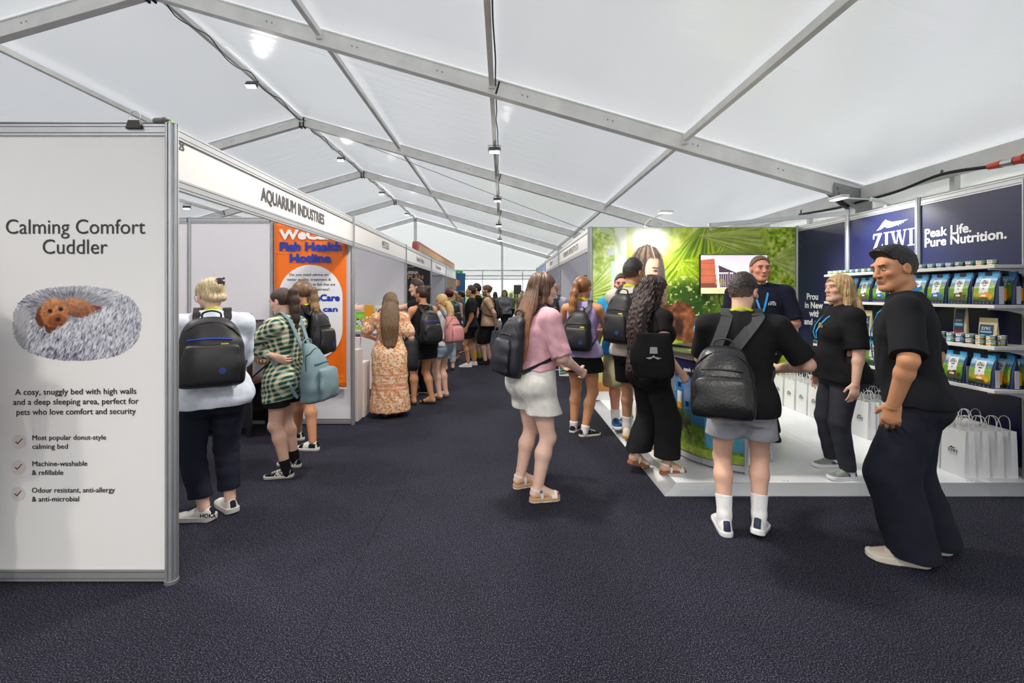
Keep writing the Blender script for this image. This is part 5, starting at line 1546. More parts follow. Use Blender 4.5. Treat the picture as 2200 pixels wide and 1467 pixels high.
MB().tube([(0, 0, .06), (0, 0, 1.575)], .02, 8).build('pole', M_BLACK, t)
for k in range(3):
    a = k * 2.094; MB().tube([(0, 0, .6), (.45 * math.cos(a), .45 * math.sin(a), .012)], .012, 6).build('leg', M_BLACK, t)
# ================================================================== people: soft distance fields turned into meshes
f32 = np.float32
def A3(v): return np.array(v, float)
def unit(v):
    v = A3(v); n = np.linalg.norm(v); return v / n if n > 1e-9 else v

class Field:
    def __init__(s, lo, hi, r):
        s.r = r; s.lo = A3(lo) - 4 * r
        n = np.ceil((A3(hi) - s.lo + 4 * r) / r).astype(int) + 1
        s.ax = [(s.lo[k] + np.arange(n[k]) * r).astype(f32) for k in range(3)]
        s.F = np.full(n, 0.2, f32)
    def box(s, lo, hi, pad):
        sl = []
        for k in range(3):
            i0 = max(0, int((lo[k] - pad - s.lo[k]) / s.r)); i1 = min(s.F.shape[k], int((hi[k] + pad - s.lo[k]) / s.r) + 2)
            sl.append(slice(i0, max(i1, i0)))
        return tuple(sl)
    def co(s, sl):
        return s.ax[0][sl[0]][:, None, None], s.ax[1][sl[1]][None, :, None], s.ax[2][sl[2]][None, None, :]
    def add(s, p, k=0.0, op='u'):
        fn, lo, hi = p
        sl = s.box(lo, hi, k + 3 * s.r)
        if any(q.stop <= q.start for q in sl): return s
        d = fn(*s.co(sl)).astype(f32); a = s.F[sl]
        if op == 'u':
            if k <= 0: s.F[sl] = np.minimum(a, d)
            else:
                h = np.clip(.5 + .5 * (a - d) / k, 0, 1); s.F[sl] = a + (d - a) * h - k * h * (1 - h)
        elif op == 's':
            d = -d; kk = max(k, 1e-4)
            h = np.clip(.5 - .5 * (a - d) / kk, 0, 1); s.F[sl] = a + (d - a) * h + kk * h * (1 - h)
        return s
    def cut(s, n, c):
        """keep p.n < c"""
        X, Y, Z = s.co((slice(None),) * 3)
        s.F = np.maximum(s.F, (X * n[0] + Y * n[1] + Z * n[2] - c).astype(f32)); return s
    def cutfn(s, fn):
        X, Y, Z = s.co((slice(None),) * 3)
        s.F = np.maximum(s.F, fn(X, Y, Z).astype(f32)); return s
    def near(s, fn, lim=.03):
        i = np.nonzero(np.abs(s.F) < lim)
        s.F[i] += fn(s.ax[0][i[0]], s.ax[1][i[1]], s.ax[2][i[2]]).astype(f32); return s
    def at(s, p):
        i = [int(round((p[k] - s.lo[k]) / s.r)) for k in range(3)]
        if any(i[k] < 0 or i[k] >= s.F.shape[k] for k in range(3)): return .2
        return float(s.F[i[0], i[1], i[2]])
    def mesh(s):
        F, r = s.F, s.r
        S = F < 0
        nx, ny, nz = F.shape
        c = np.zeros((nx - 1, ny - 1, nz - 1), np.int8)
        offs = [(i, j, k) for i in (0, 1) for j in (0, 1) for k in (0, 1)]
        for i, j, k in offs: c += S[i:nx - 1 + i, j:ny - 1 + j, k:nz - 1 + k]
        m = (c > 0) & (c < 8)
        cells = np.argwhere(m)
        if not len(cells): return np.zeros((0, 3)), np.zeros((0, 4), int)
        idx = np.full(m.shape, -1, np.int32); idx[m] = np.arange(len(cells))
        vals = np.stack([F[cells[:, 0] + i, cells[:, 1] + j, cells[:, 2] + k] for i, j, k in offs], 1)
        acc = np.zeros((len(cells), 3)); num = np.zeros(len(cells))
        for a in range(8):
            for b in range(a + 1, 8):
                oa, ob = offs[a], offs[b]
                if sum(abs(oa[q] - ob[q]) for q in range(3)) != 1: continue
                va, vb = vals[:, a], vals[:, b]
                x = (va < 0) != (vb < 0)
                t = va[x] / (va[x] - vb[x])
                acc[x] += np.array(oa) + (np.array(ob) - np.array(oa)) * t[:, None]; num[x] += 1
        V = (cells + acc / num[:, None]) * r + s.lo
        Q = []
        for ax in range(3):
            lo = [slice(1, -1)] * 3; hi = [slice(1, -1)] * 3
            lo[ax] = slice(0, -1); hi[ax] = slice(1, None)
            a, b = S[tuple(lo)], S[tuple(hi)]
            for pos, cond in ((True, a & ~b), (False, ~a & b)):
                e = np.argwhere(cond)
                if not len(e): continue
                e = e + 1; e[:, ax] -= 1
                u, v = (ax + 1) % 3, (ax + 2) % 3
                def g(du, dv):
                    q = e.copy(); q[:, u] -= du; q[:, v] -= dv
                    return idx[q[:, 0], q[:, 1], q[:, 2]]
                q = np.stack([g(1, 1), g(0, 1), g(0, 0), g(1, 0)], 1)
                Q.append(q if pos else q[:, ::-1])
        Q = np.concatenate(Q); Q = Q[(Q >= 0).all(1)]
        # one gentle smoothing pass
        acc = np.zeros_like(V); cnt = np.zeros(len(V))
        for k in range(4):
            np.add.at(acc, Q[:, k], V[Q[:, (k + 1) % 4]]); np.add.at(cnt, Q[:, k], 1)
            np.add.at(acc, Q[:, k], V[Q[:, (k + 3) % 4]]); np.add.at(cnt, Q[:, k], 1)
        V = V * .6 + .4 * acc / np.maximum(cnt, 1)[:, None]
        return V, Q

def rc(a, b, ra, rb=None, flat=None):
    """tapered capsule; flat=(normal, factor) thins it along the normal"""
    a, b = A3(a), A3(b); rb = ra if rb is None else rb
    d = b - a; dd = max(float(d @ d), 1e-9)
    n, sq = (unit(flat[0]), flat[1]) if flat else (None, 1)
    def fn(X, Y, Z):
        px, py, pz = X - f32(a[0]), Y - f32(a[1]), Z - f32(a[2])
        t = np.clip((px * f32(d[0]) + py * f32(d[1]) + pz * f32(d[2])) / f32(dd), 0, 1)
        qx, qy, qz = px - t * f32(d[0]), py - t * f32(d[1]), pz - t * f32(d[2])
        l2 = qx * qx + qy * qy + qz * qz
        if n is not None:
            qn = qx * f32(n[0]) + qy * f32(n[1]) + qz * f32(n[2])
            l2 = l2 + (sq * sq - 1) * qn * qn
        return np.sqrt(l2) - (ra + (rb - ra) * t)
    R = max(ra, rb)
    return fn, np.minimum(a, b) - R, np.maximum(a, b) + R

def chain(pts, rad, flat=None):
    return [rc(pts[i], pts[i + 1], rad[i], rad[i + 1], flat if not isinstance(flat, list) else flat[i]) for i in range(len(pts) - 1)]

def ell(c, r, R=None):
    c, r = A3(c), A3(r); R = np.eye(3) if R is None else np.array(R, float)
    def fn(X, Y, Z):
        px, py, pz = X - f32(c[0]), Y - f32(c[1]), Z - f32(c[2])
        q = [px * f32(R[k][0]) + py * f32(R[k][1]) + pz * f32(R[k][2]) for k in range(3)]
        k0 = np.sqrt(sum((q[k] / r[k]) ** 2 for k in range(3))); k1 = np.sqrt(sum((q[k] / r[k] ** 2) ** 2 for k in range(3)))
        return k0 * (k0 - 1) / np.maximum(k1, 1e-6)
    m = r.max()
    return fn, c - m, c + m

def cres(xs, ys, n=48):
    """smooth resample of a profile"""
    P = spline([(x, y, 0) for x, y in zip(xs, ys)], max(4, n // len(xs)))
    return np.array([p.x for p in P]), np.array([p.y for p in P])

def loft(O, S, Fw, U, zs, a, b, cx=None, cy=None, p=2.3):
    """stack of superellipses along U from O"""
    O, S, Fw, U = A3(O), unit(S), unit(Fw), unit(U)
    cx = [0] * len(zs) if cx is None else cx; cy = [0] * len(zs) if cy is None else cy
    zz, aa = cres(zs, a); _, bb = cres(zs, b); _, xx = cres(zs, cx); _, yy = cres(zs, cy)
    aa = np.maximum(aa, .004); bb = np.maximum(bb, .004)
    def fn(X, Y, Z):
        px, py, pz = X - f32(O[0]), Y - f32(O[1]), Z - f32(O[2])
        z = px * f32(U[0]) + py * f32(U[1]) + pz * f32(U[2])
        x = px * f32(S[0]) + py * f32(S[1]) + pz * f32(S[2]) - np.interp(z, zz, xx)
        y = px * f32(Fw[0]) + py * f32(Fw[1]) + pz * f32(Fw[2]) - np.interp(z, zz, yy)
        A, B = np.interp(z, zz, aa), np.interp(z, zz, bb)
        rr = ((np.abs(x) / A) ** p + (np.abs(y) / B) ** p) ** (1 / p)
        d = (rr - 1) * np.minimum(A, B)
        return np.maximum(d, np.maximum(zz[0] - z, z - zz[-1]))
    pts = []
    for z, q, w, ex, ey in zip(zz, aa, bb, xx, yy):
        for s1 in (-1, 1):
            for s2 in (-1, 1): pts.append(O + U * z + S * (ex + s1 * q) + Fw * (ey + s2 * w))
    pts = np.array(pts)
    return fn, pts.min(0), pts.max(0)

def wrinkle(amp, seed, sc=1.0, vertical=False):
    rg = np.random.default_rng(seed)
    K = []
    for j in range(7):
        d = unit(rg.normal(size=3) * ((1, 1, .3) if vertical else (.8, .8, 1.2)))
        K.append((d * rg.uniform(22, 75) / sc, rg.uniform(0, 6.3)))
    W = [(rg.normal(size=3) * 9 / sc, rg.uniform(0, 6.3)) for _ in range(3)]
    def fn(x, y, z):
        ws = [np.sin(x * w[0] + y * w[1] + z * w[2] + p) for w, p in W]
        t = 0
        for j, (k, p) in enumerate(K):
            t = t + np.sin(x * k[0] + y * k[1] + z * k[2] + p + 1.8 * ws[j % 3]) * (.55 + .45 * ws[(j + 1) % 3])
        return amp * np.clip(t, -2.6, 2.6) / 2.0
    return fn

def join(parts):
    V, F, o = [], [], 0
    for v, f in parts:
        if not len(v): continue
        V.append(v); F.append(f + o); o += len(v)
    return np.concatenate(V), np.concatenate(F)

M_SKIN = pm('skin', (255, 255, 255), rough=.52, spec=.35, attr=True, var=(9, .05))
M_HAIRS = {}
def hair_mat(c):
    if c not in M_HAIRS:
        M_HAIRS[c] = pm('hair %d %d %d' % c, c, rough=.42, spec=.45, var=(34, .5), stretch=(4.5, 4.5, .35), bump=(60, .7, .006))
    return M_HAIRS[c]
M_SOLEW = pm('white shoe sole', (204, 202, 198), rough=.6)
LIME = pm('lime lanyard', (206, 232, 22), rough=.5)
SKYB = pm('sky blue lanyard', (28, 152, 222), rough=.5)

SKINS = {'fair': (222, 178, 156), 'pale': (230, 190, 172), 'tan': (198, 142, 106), 'olive': (186, 136, 106), 'red': (214, 150, 128)}

def ik(a, c, l1, l2, hint):
    """elbow / knee between a and c"""
    a, c = A3(a), A3(c); d = c - a; L = np.linalg.norm(d)
    if L > (l1 + l2) * .998: s = L / ((l1 + l2) * .998); l1 *= s; l2 *= s
    u = d / L; x = (l1 * l1 - l2 * l2 + L * L) / (2 * L); hgt = math.sqrt(max(l1 * l1 - x * x, 1e-8))
    h = A3(hint); h = h - u * (h @ u); h = unit(h)
    return a + u * x + h * hgt

def rotm(axis, deg):
    return np.array(Matrix.Rotation(math.radians(deg), 3, Vector(axis)))

PROF_F = dict(z=[.44, .475, .515, .56, .615, .67, .73, .785, .815, .835, .85], a=[.10, .168, .178, .158, .136, .137, .147, .146, .112, .072, .052],
              b=[.07, .108, .116, .104, .092, .098, .108, .088, .072, .058, .05], c=[0, -.014, -.018, -.008, .004, .006, .006, -.006, -.012, -.012, -.01])
PROF_M = dict(z=[.44, .475, .515, .56, .615, .67, .73, .785, .815, .835, .85], a=[.10, .158, .168, .158, .153, .160, .172, .172, .130, .084, .060],
              b=[.07, .104, .112, .106, .104, .110, .118, .098, .078, .064, .056], c=[0, -.012, -.014, -.004, .004, .006, .004, -.008, -.014, -.014, -.01])

def person(label, x, y, yaw, h=1.7, z0=0.0, sex='f', g=1.0, lean=0, side=0, twist=0, hip=(0, 0), feet=None, hands=None, head=(0, 0, 0), belly=0.0,
           skin='fair', hair=None, top=None, bottom=None, shoes=None, res=None, lanyard=None, glasses=False, beard=None, group=None, seed=0, hipdrop=0.0, gl=None):
    res = res or min(max(.0021 * y, .0055), .014)
    k = h / 1.7
    gl = g if gl is None else gl
    root = empty('person', (x, y, z0), math.radians(yaw), label, 'person', group)
    PR = PROF_F if sex == 'f' else PROF_M
    Zx, Yx = np.array([0, 0, 1.]), np.array([0, 1., 0])
    pel = np.array([hip[0], hip[1], (.515 - hipdrop) * h])
    R = rotm((0, 0, 1), twist) @ rotm((1, 0, 0), -lean) @ rotm((0, 1, 0), side)
    S, Fw, U = R @ np.array([1., 0, 0]), R @ Yx, R @ Zx
    def T(px, py, zf): return pel + S * px + Fw * py + U * ((zf - .515) * h)
    zs = [(z - .515) * h for z in PR['z']]
    ga = [g if z < .78 else 1 + (g - 1) * .5 for z in PR['z']]
    pa = [a * k * q for a, q in zip(PR['a'], ga)]
    bl = [belly * math.exp(-((z - .60) / .07) ** 2) for z in PR['z']]
    pb = [b * k * q + w * .5 for b, q, w in zip(PR['b'], ga, bl)]
    pc = [c * k + w * .5 for c, w in zip(PR['c'], bl)]
    def torso(e=0.0, z_lo=0, e2=None, flare=0.0, pz=2.3):
        n = len(zs)
        eh = [e + flare * max(0, (.62 - z) / .17) for z in PR['z']]
        return loft(pel, S, Fw, U, zs, [a + q for a, q in zip(pa, eh)], [b + q for b, q in zip(pb, eh)], None, pc, pz)
    sw = (.100 if sex == 'f' else .117) * h * (1 + (g - 1) * .45)
    # ---------------- limbs
    sh = {1: T(sw, -.012 * k, .797), -1: T(-sw, -.012 * k, .797)}
    lu, lf = .172 * h, .150 * h
    arms = {}
    hands = hands or {}
    for s, nm in ((1, 'R'), (-1, 'L')):
        hd = dict(p=(s * (sw / 1 + .075 * k * g), .05, .485 * h), hint=(s * .25, -1, .1), curl=22)
        hd.update(hands.get(nm, {}))
        W = A3(hd['p'])
        if hd.get('rel'): W = T(*W)
        v = W - sh[s]; Lm = lu + lf
        if np.linalg.norm(v) > Lm * .995: W = sh[s] + unit(v) * Lm * .995
        E = ik(sh[s], W, lu, lf, hd['hint'])
        D = unit(hd['d']) if 'd' in hd else unit(W - E)
        N = unit(hd['n']) if 'n' in hd else unit(np.array([-s, 0, 0]) - D * (D @ np.array([-s, 0, 0])))
        N = unit(N - D * (N @ D))
        arms[s] = (E, W, D, N, hd['curl'])
    feet = feet or [dict(p=(-.09, 0), a=6), dict(p=(.09, .0), a=-6)]
    fs = (.97 if sex == 'f' else 1.08) * k
    legs = {}
    hipz = pel - U * .012 * h
    for s, ft in ((-1, feet[0]), (1, feet[1])):
        an = math.radians(ft.get('a', 0)); lf_ = ft.get('lift', 0)
        fd = np.array([-math.sin(an), math.cos(an), 0]); sd = np.array([math.cos(an), math.sin(an), 0])
        pit = math.radians(lf_)
        base = np.array([ft['p'][0], ft['p'][1], ft.get('z', 0.0)])
        ball = .105 * fs
        def tf(P, fd=fd, sd=sd, pit=pit, base=base, ball=ball):
            P = np.atleast_2d(np.asarray(P, float)) * fs
            yy, zz = P[:, 1] - ball, P[:, 2]
            y2 = yy * math.cos(pit) + zz * math.sin(pit); z2 = -yy * math.sin(pit) + zz * math.cos(pit)
            return base + sd * P[:, :1] + fd * (y2 + ball)[:, None] + Zx * z2[:, None]
        ank = tf([0, -.005, .088 if True else 0])[0]
        hj = hipz + S * (s * .052 * h * (1 + (g - 1) * .5))
        l1, l2 = .236 * h, .226 * h
        K = ik(hj, ank, l1, l2, ft.get('knee', fd + np.array([0, .3, 0])))
        legs[s] = (hj, K, ank, tf, fd)
    # ---------------- body
    m_ = sex == 'm'
    gl_ = gl ** .8
    ra = [.048, .042, .037, .036, .025] if not m_ else [.056, .048, .041, .040, .029]
    ra = [q * k * (.55 + .45 * g) for q in ra]
    rl = [.088, .076, .054, .055, .036] if not m_ else [.084, .074, .055, .054, .038]
    rl = [q * k * gl_ for q in rl[:4]] + [rl[4] * k * gl ** .4]
    def arm_prims(s, e=0.0, frac=None):
        E, W = arms[s][0], arms[s][1]
        if frac is None:
            M = E + (W - E) * .28
            return [rc(sh[s], E, ra[0] + e, ra[2] + e), rc(E, M, ra[2] + e, ra[3] + e), rc(M, W, ra[3] + e, ra[4] + e)]
        return None
    pts = [T(0, 0, .44), T(0, 0, .9)] + [sh[s] for s in sh] + [q for s in arms for q in arms[s][:2]] + [q for s in legs for q in legs[s][:3]]
    pts = np.array(pts)
    lo = pts.min(0) - .20 * max(g, 1) * k; hi = pts.max(0) + .20 * max(g, 1) * k; lo[2] = max(lo[2], -.02)
    B = Field(lo, hi, res)
    B.add(torso(-.004))
    for s in (-1, 1):
        hj, K, ank, tf, fd = legs[s]
        Cf = K + (ank - K) * .30 - fd * .012 * k
        B.add(ell(T(s * .068 * k * g, -.052 * k * g, .492), A3([.082, .08, .085]) * k * g, R), .05)
        B.add(rc(hj - U * .02, K, rl[0], rl[2]), .045)
        B.add(rc(K, Cf, rl[2] * .95, rl[3]), .02); B.add(rc(Cf, ank, rl[3], rl[4]), .03)
        B.add(rc(K + fd * .012 * k, K + fd * .016 * k, .040 * k * gl_), .03)
        for q in arm_prims(s): B.add(q, .02)
        B.add(rc(T(s * .035, -.016, .838), sh[s], .030 * k, ra[0] * .94), .035)
    if not m_:
        for s in (-1, 1): B.add(ell(T(s * .072 * k * g, .082 * k * g, .715), A3([.062, .055, .058]) * k * (.4 + .6 * g), R), .045)
    B.cutfn(lambda X, Y, Z: (X - pel[0]) * U[0] + (Y - pel[1]) * U[1] + (Z - pel[2]) * U[2] - (.858 - .515) * h)
    barefeet = shoes and shoes.get('kind') == 'sandal'
    meshes = [B.mesh()]
    if barefeet:
        for s in (-1, 1):
            tf = legs[s][3]
            FF = Field((-.07, -.09, -.01), (.07, .22, .16), max(res * .75, .004))
            zo = shoes.get('sole', .026)
            for q in chain([(0, -.005, .15), (0, -.008, .085 + zo * .4), (0, -.028, .034 + zo)], [.034, .031, .030]): FF.add(q, .025)
            for q in chain([(0, -.03, .030 + zo), (0, .03, .034 + zo), (s * -.004, .105, .018 + zo)], [.030, .030, .028]): FF.add(q, .03)
            FF.add(rc((0, .0, .10 + zo * .4), (0, .07, .036 + zo), .026, .022), .03)
            FF.add(rc((-.018, .11, .014 + zo), (.018, .11, .014 + zo), .021), .02)
            for t_, (tx_, tl, tr) in enumerate(((-s * .026, .165, .0125), (-s * .009, .166, .0095), (s * .006, .158, .009), (s * .019, .148, .0085), (s * .031, .135, .008))):
                FF.add(rc((tx_ * .9, .115, .013 + zo), (tx_, tl, .010 + zo), tr * 1.05, tr), .008)
            v, f = FF.mesh(); meshes.append((tf(v), f))
    # ---------------- head
    hs = (h / 1.7) * (1.0 if not m_ else 1.02)
    hy, hp, hr = head
    Rh = R @ rotm((0, 0, 1), hy) @ rotm((1, 0, 0), -hp) @ rotm((0, 1, 0), hr)
    Hs, Hf, Hu = Rh @ np.array([1., 0, 0]), Rh @ Yx, Rh @ Zx
    Nk = T(0, -.014 * k, .856)
    C = Nk + U * .022 * h + Hu * .053 * h + Hf * .018 * k + Fw * .012 * k
    def HP(px, py, pz): return C + hs * (Hs * px + Hf * py + Hu * pz)
    HR = np.array([Hs, Hf, Hu])
    rh = max(.0035, res * .55) if y < 7.5 else max(.0055, res * .6)
    Hd = Field(C - .19 * hs, C + .19 * hs, rh)
    def he(p, r, k_=0, op='u'): Hd.add(ell(HP(*p), A3(r) * hs, HR), k_, op)
    def hc(a, b, r1, r2, k_=0, op='u'): Hd.add(rc(HP(*a), HP(*b), r1 * hs, r2 * hs), k_, op)
    he((0, -.012, .028), (.075, .095, .088))
    he((0, .026, -.034), (.058, .062, .074), .03)
    he((0, .060, -.088), (.026, .024, .02), .03)
    for s in (-1, 1):
        hc((s * .050, .0, -.058), (s * .018, .070, -.092), .016, .014, .03)
        he((s * .041, .062, -.016), (.022, .02, .019), .022)
    hc((-.036, .078, .034), (.036, .078, .034), .015, .015, .02)
    for s in (-1, 1): he((s * .031, .098, .010), (.018, .017, .013), .012, 's')
    for s in (-1, 1): he((s * .031, .075, .009), (.0135, .0135, .0125), .004)
    hc((0, .084, .020), (0, .107, -.022), .009, .0115, .012)
    for s in (-1, 1): he((s * .0125, .097, -.025), (.0095, .011, .008), .008)
    hc((-.016, .088, -.051), (.016, .088, -.051), .0075, .0075, .008); hc((-.015, .086, -.061), (.015, .086, -.061), .0085, .0085, .006)
    for s in (-1, 1):
        he((s * .078, -.006, -.004), (.011, .019, .031), .008); he((s * .088, .0, -.002), (.007, .009, .017), .005, 's')
    nr = .047 * k if not m_ else .056 * k
    Hd.add(rc(HP(0, -.024, -.05), Nk - U * .035 * h, nr * .98, nr * 1.12), .028)
    Hd.cutfn(lambda X, Y, Z: -((X - pel[0]) * U[0] + (Y - pel[1]) * U[1] + (Z - pel[2]) * U[2] - (.826 - .515) * h))
    hv, hf = Hd.mesh(); meshes.append((hv, hf))
    # ---------------- hands
    rhand = max(.0033, res * .6) if y < 8 else .0065
    for s in (-1, 1):
        E, W, D, N, curl = arms[s]
        if hands.get('R' if s > 0 else 'L', {}).get('hide'): continue
        Tn = np.cross(D, N) * s
        q = k * (1.0 if not m_ else 1.08)
        G = Field(W - .24 * q, W + .24 * q, rhand)
        G.add(rc(W - D * .03, W + D * .012 * q, ra[4] * 1.0, ra[4] * .92))
        G.add(rc(W + D * .018 * q, W + D * .070 * q, .033 * q, .037 * q, (N, 2.5)), .016)
        for i, (bd, bt, L_) in enumerate(((.082, .029, .070), (.088, .0095, .078), (.084, -.0105, .072), (.075, -.029, .056))):
            p0 = W + (D * bd + Tn * bt) * q; dirv = unit(D + Tn * (bt * 2.2)); c = curl * (1 + .12 * i); rr = .0094 * q
            for j, fr in enumerate((.45, .31, .24)):
                an = math.radians(c * (.8 if j == 0 else 1.0)); dirv = dirv * math.cos(an) + N * math.sin(an); N_ = N
                p1 = p0 + dirv * L_ * fr * q
                G.add(rc(p0, p1, rr, rr * .9), .004 if j else .009); p0 = p1; rr *= .9
        p0 = W + (D * .022 + Tn * .024 + N * .006) * q; d1 = unit(Tn * .62 + D * .72 + N * .32)
        p1 = p0 + d1 * .036 * q; G.add(rc(p0, p1, .0145 * q, .0115 * q), .012)
        d2 = unit(d1 * .6 + D * .55 + N * .25); G.add(rc(p1, p1 + d2 * .034 * q, .0108 * q, .0085 * q), .004)
        meshes.append(G.mesh())
    nb = sum(len(v) for v, f in meshes[:2 if not barefeet else 1])
    V, Fq = join(meshes)
    me = np_mesh('body', V, Fq)
    base = linA(np.array(SKINS.get(skin, skin)))
    Cc = np.tile(base, (len(V), 1))
    L = (V - C) / hs @ np.array([Hs, Hf, Hu]).T
    X_, Y_, Z_ = L[:, 0], L[:, 1], L[:, 2]
    inh = (np.abs(Z_) < .14) & (np.abs(X_) < .1) & (np.abs(Y_) < .13)
    def paint(m, col, t): Cc[:] = Cc * (1 - (m * t)[:, None]) + linA(np.array(col)) * (m * t)[:, None]
    bs = np.array(SKINS.get(skin, skin), float)
    paint(inh * np.exp(-((np.abs(X_) - .043) / .018) ** 2 - ((Z_ + .022) / .016) ** 2) * (Y_ > .04), bs * (1.0, .84, .82), .6)
    paint(inh * np.exp(-(X_ / .018) ** 2 - ((Z_ + .056) / .0085) ** 2) * (Y_ > .07), bs * (.86, .56, .56), .85)
    paint(inh * (Y_ > .07) * (np.abs(Z_ + .0565) < .0016) * (np.abs(X_) < .021), (92, 44, 42), .8)
    bc = beard if beard else (hair or {}).get('col', (70, 50, 40))
    paint(inh * (Y_ > .065) * (np.abs(Z_ - .031 - .02 * (np.abs(X_) - .03)) < .0052) * (np.abs(np.abs(X_) - .031) < .019), np.array(bc) * .7, .75)
    ed = np.hypot(np.abs(X_) - .031, (Z_ - .009) * 1.5)
    paint(inh * (Y_ > .065) * (ed < .0108), (196, 186, 180), .9); paint(inh * (Y_ > .065) * (np.hypot(np.abs(X_) - .031, Z_ - .009) < .0062), (52, 36, 28), 1)
    paint(inh * (Y_ > .065) * (np.abs(Z_ - .0165) < .0028) * (np.abs(np.abs(X_) - .031) < .014), (60, 42, 36), .8)
    if beard is not None:
        paint(inh * (Y_ > -.002) * sstep(-.026, -.040, Z_ + .10 * np.abs(np.abs(X_) - .0) * 0 - .35 * np.clip(.055 - Y_, 0, 1)) * (1 - np.exp(-(X_ / .02) ** 2 - ((Z_ + .056) / .009) ** 2)), beard, .82)
    if shoes and shoes.get('nails') and barefeet:
        for s in (-1, 1):
            tf = legs[s][3]
            for tx_, tl in ((-s * .026, .172), (-s * .009, .172), (s * .006, .164), (s * .019, .154), (s * .031, .141)):
                q = tf([tx_, tl, .018 + shoes.get('sole', .026)])[0]
                paint((np.linalg.norm(V - q, axis=1) < .0085) * 1.0, shoes['nails'], 1)
    set_col(me, Cc)
    link_mesh('body', me, M_SKIN, root)
    P = dict(root=root, T=T, S=S, F=Fw, U=U, h=h, k=k, pel=pel, pa=pa, pb=pb, pc=pc, zs=zs, PR=PR, yaw=yaw, sh=sh, arms=arms, legs=legs, HP=HP, res=res, hs=hs, HR=HR, C=C, tops=[B], seed=seed, Nk=Nk, z0=z0)

    # ---------------- clothes
    def garment(name, fld, mat, wr=.0022, vert=False, sc=1.0):
        if wr: fld.near(wrinkle(wr * .8, seed + len(name), sc, vert)); fld.F -= f32(wr * .35)
        v, f = fld.mesh()
        return link_mesh(name, np_mesh(name, v, f), mat, root)
    def axis_z(X, Y, Z): return (X - pel[0]) * U[0] + (Y - pel[1]) * U[1] + (Z - pel[2]) * U[2]
    if bottom:
        kd = bottom['kind']; e = bottom.get('e', .010)
        Q = Field(lo, hi, res)
        if kd in ('trousers', 'shorts'):
            Q.add(torso(e))
            hem = bottom.get('hem', .08); rr = bottom.get('r', None)
            for s in (-1, 1):
                hj, K, ank, tf, fd = legs[s]
                r0, r1, r2 = rr if rr else (rl[0] + e, rl[2] + e + .004, rl[4] + e + .012)
                Q.add(ell(T(s * .068 * k * g, -.052 * k * g, .492), A3([.082, .08, .085]) * k * g + e, R), .05)
                if kd == 'shorts':
                    fl = bottom.get('flare', .022)
                    Q.add(rc(hj - U * .02, hj + (K - hj) * .92, r0 + .004, r0 + fl * .55), .04)
                else:
                    Q.add(rc(hj - U * .02, K, r0, r1), .04); Q.add(rc(K, ank - Zx * .03, r1, r2), .02)
                    if not rr: Q.add(rc(K + (ank - K) * .25 - fd * .010, K + (ank - K) * .34 - fd * .010, rl[3] + e * .9), .03)
            Q.cut((0, 0, -1), -hem)
        else:                                     # skirt
            hem = bottom['hem']; fl = bottom.get('flare', .02)
            zt = (.60 - .515) * h; zb = hem - pel[2]
            mid = (legs[-1][1] + legs[1][1]) / 2 - pel
            w_ = bottom.get('w', pa[2] + e + fl); d_ = bottom.get('d', pb[2] + e + fl)
            Q.add(loft(pel, S, Fw, Zx, [zb, zb * .5, -.02, zt], [w_, w_ * .97, pa[2] + e + .004, pa[4] + e], [d_, d_ * .97, pb[2] + e + .008, pb[4] + e], [mid[0] * .5, mid[0] * .25, 0, 0], [mid[1] * .5 + pc[2], mid[1] * .2 + pc[2], pc[2], pc[4]], 2.2))
        wt = bottom.get('waist', .605)
        Q.cutfn(lambda X, Y, Z: axis_z(X, Y, Z) - (wt - .515) * h)
        garment(bottom.get('name', kd), Q, bottom['m'], bottom.get('wr', .0026))
        P['tops'].append(Q)
        if bottom.get('belt'):
            Qb = Field(lo, hi, res); Qb.add(torso(e + .004)); Qb.cutfn(lambda X, Y, Z: np.abs(axis_z(X, Y, Z) - (wt - .012 - .515) * h) - .014)
            garment('belt', Qb, bottom['belt'], 0)
    if top:
        for li, tp in enumerate(top if isinstance(top, list) else [top]):
            e = tp.get('e', .014); kd = tp.get('kind', 'tee')
            lo2 = lo.copy(); hi2 = hi.copy(); lo2[2] = max(lo[2], tp.get('hem', .5) - .05 if kd != 'dress' else lo[2])
            Q = Field(lo2, hi2, res)
            if kd == 'dress':
                hem = tp['hem']; w_ = tp['w']; d_ = tp['d']
                z5 = hem - pel[2]
                Q.add(torso(e))
                Q.add(loft(pel, S, Fw, Zx, [z5, z5 * .86, z5 * .5, -.02, .13 * h * .6], [w_, w_ * .98, w_ * .88, pa[2] + e + .012, pa[4] + e - .002], [d_, d_ * .98, d_ * .9, pb[2] + e + .02, pb[4] + e - .002], None, [pc[2]] * 4 + [pc[4]], 2.2), .03)
            else:
                Q.add(torso(e, flare=tp.get('flare', .012)))
            if not m_:
                for s in (-1, 1): Q.add(ell(T(s * .072 * k * g, .082 * k * g, .715), A3([.062, .055, .058]) * k * (.4 + .6 * g) + e, R), .06)
            if kd != 'dress' and tp.get('hem'):
                for s in (-1, 1):
                    Q.add(ell(T(s * .068 * k * g, -.052 * k * g, .492), A3([.082, .08, .085]) * k * g + e, R), .06)
                    if tp['hem'] < .535 * h:
                        hj, K = legs[s][:2]
                        Q.add(rc(hj + U * .02, hj + (K - hj) * .45, rl[0] + e + .010, rl[0] + e + tp.get('flare', .012)), .07)
            sl = tp.get('sleeve', .55); es = tp.get('es', .014)
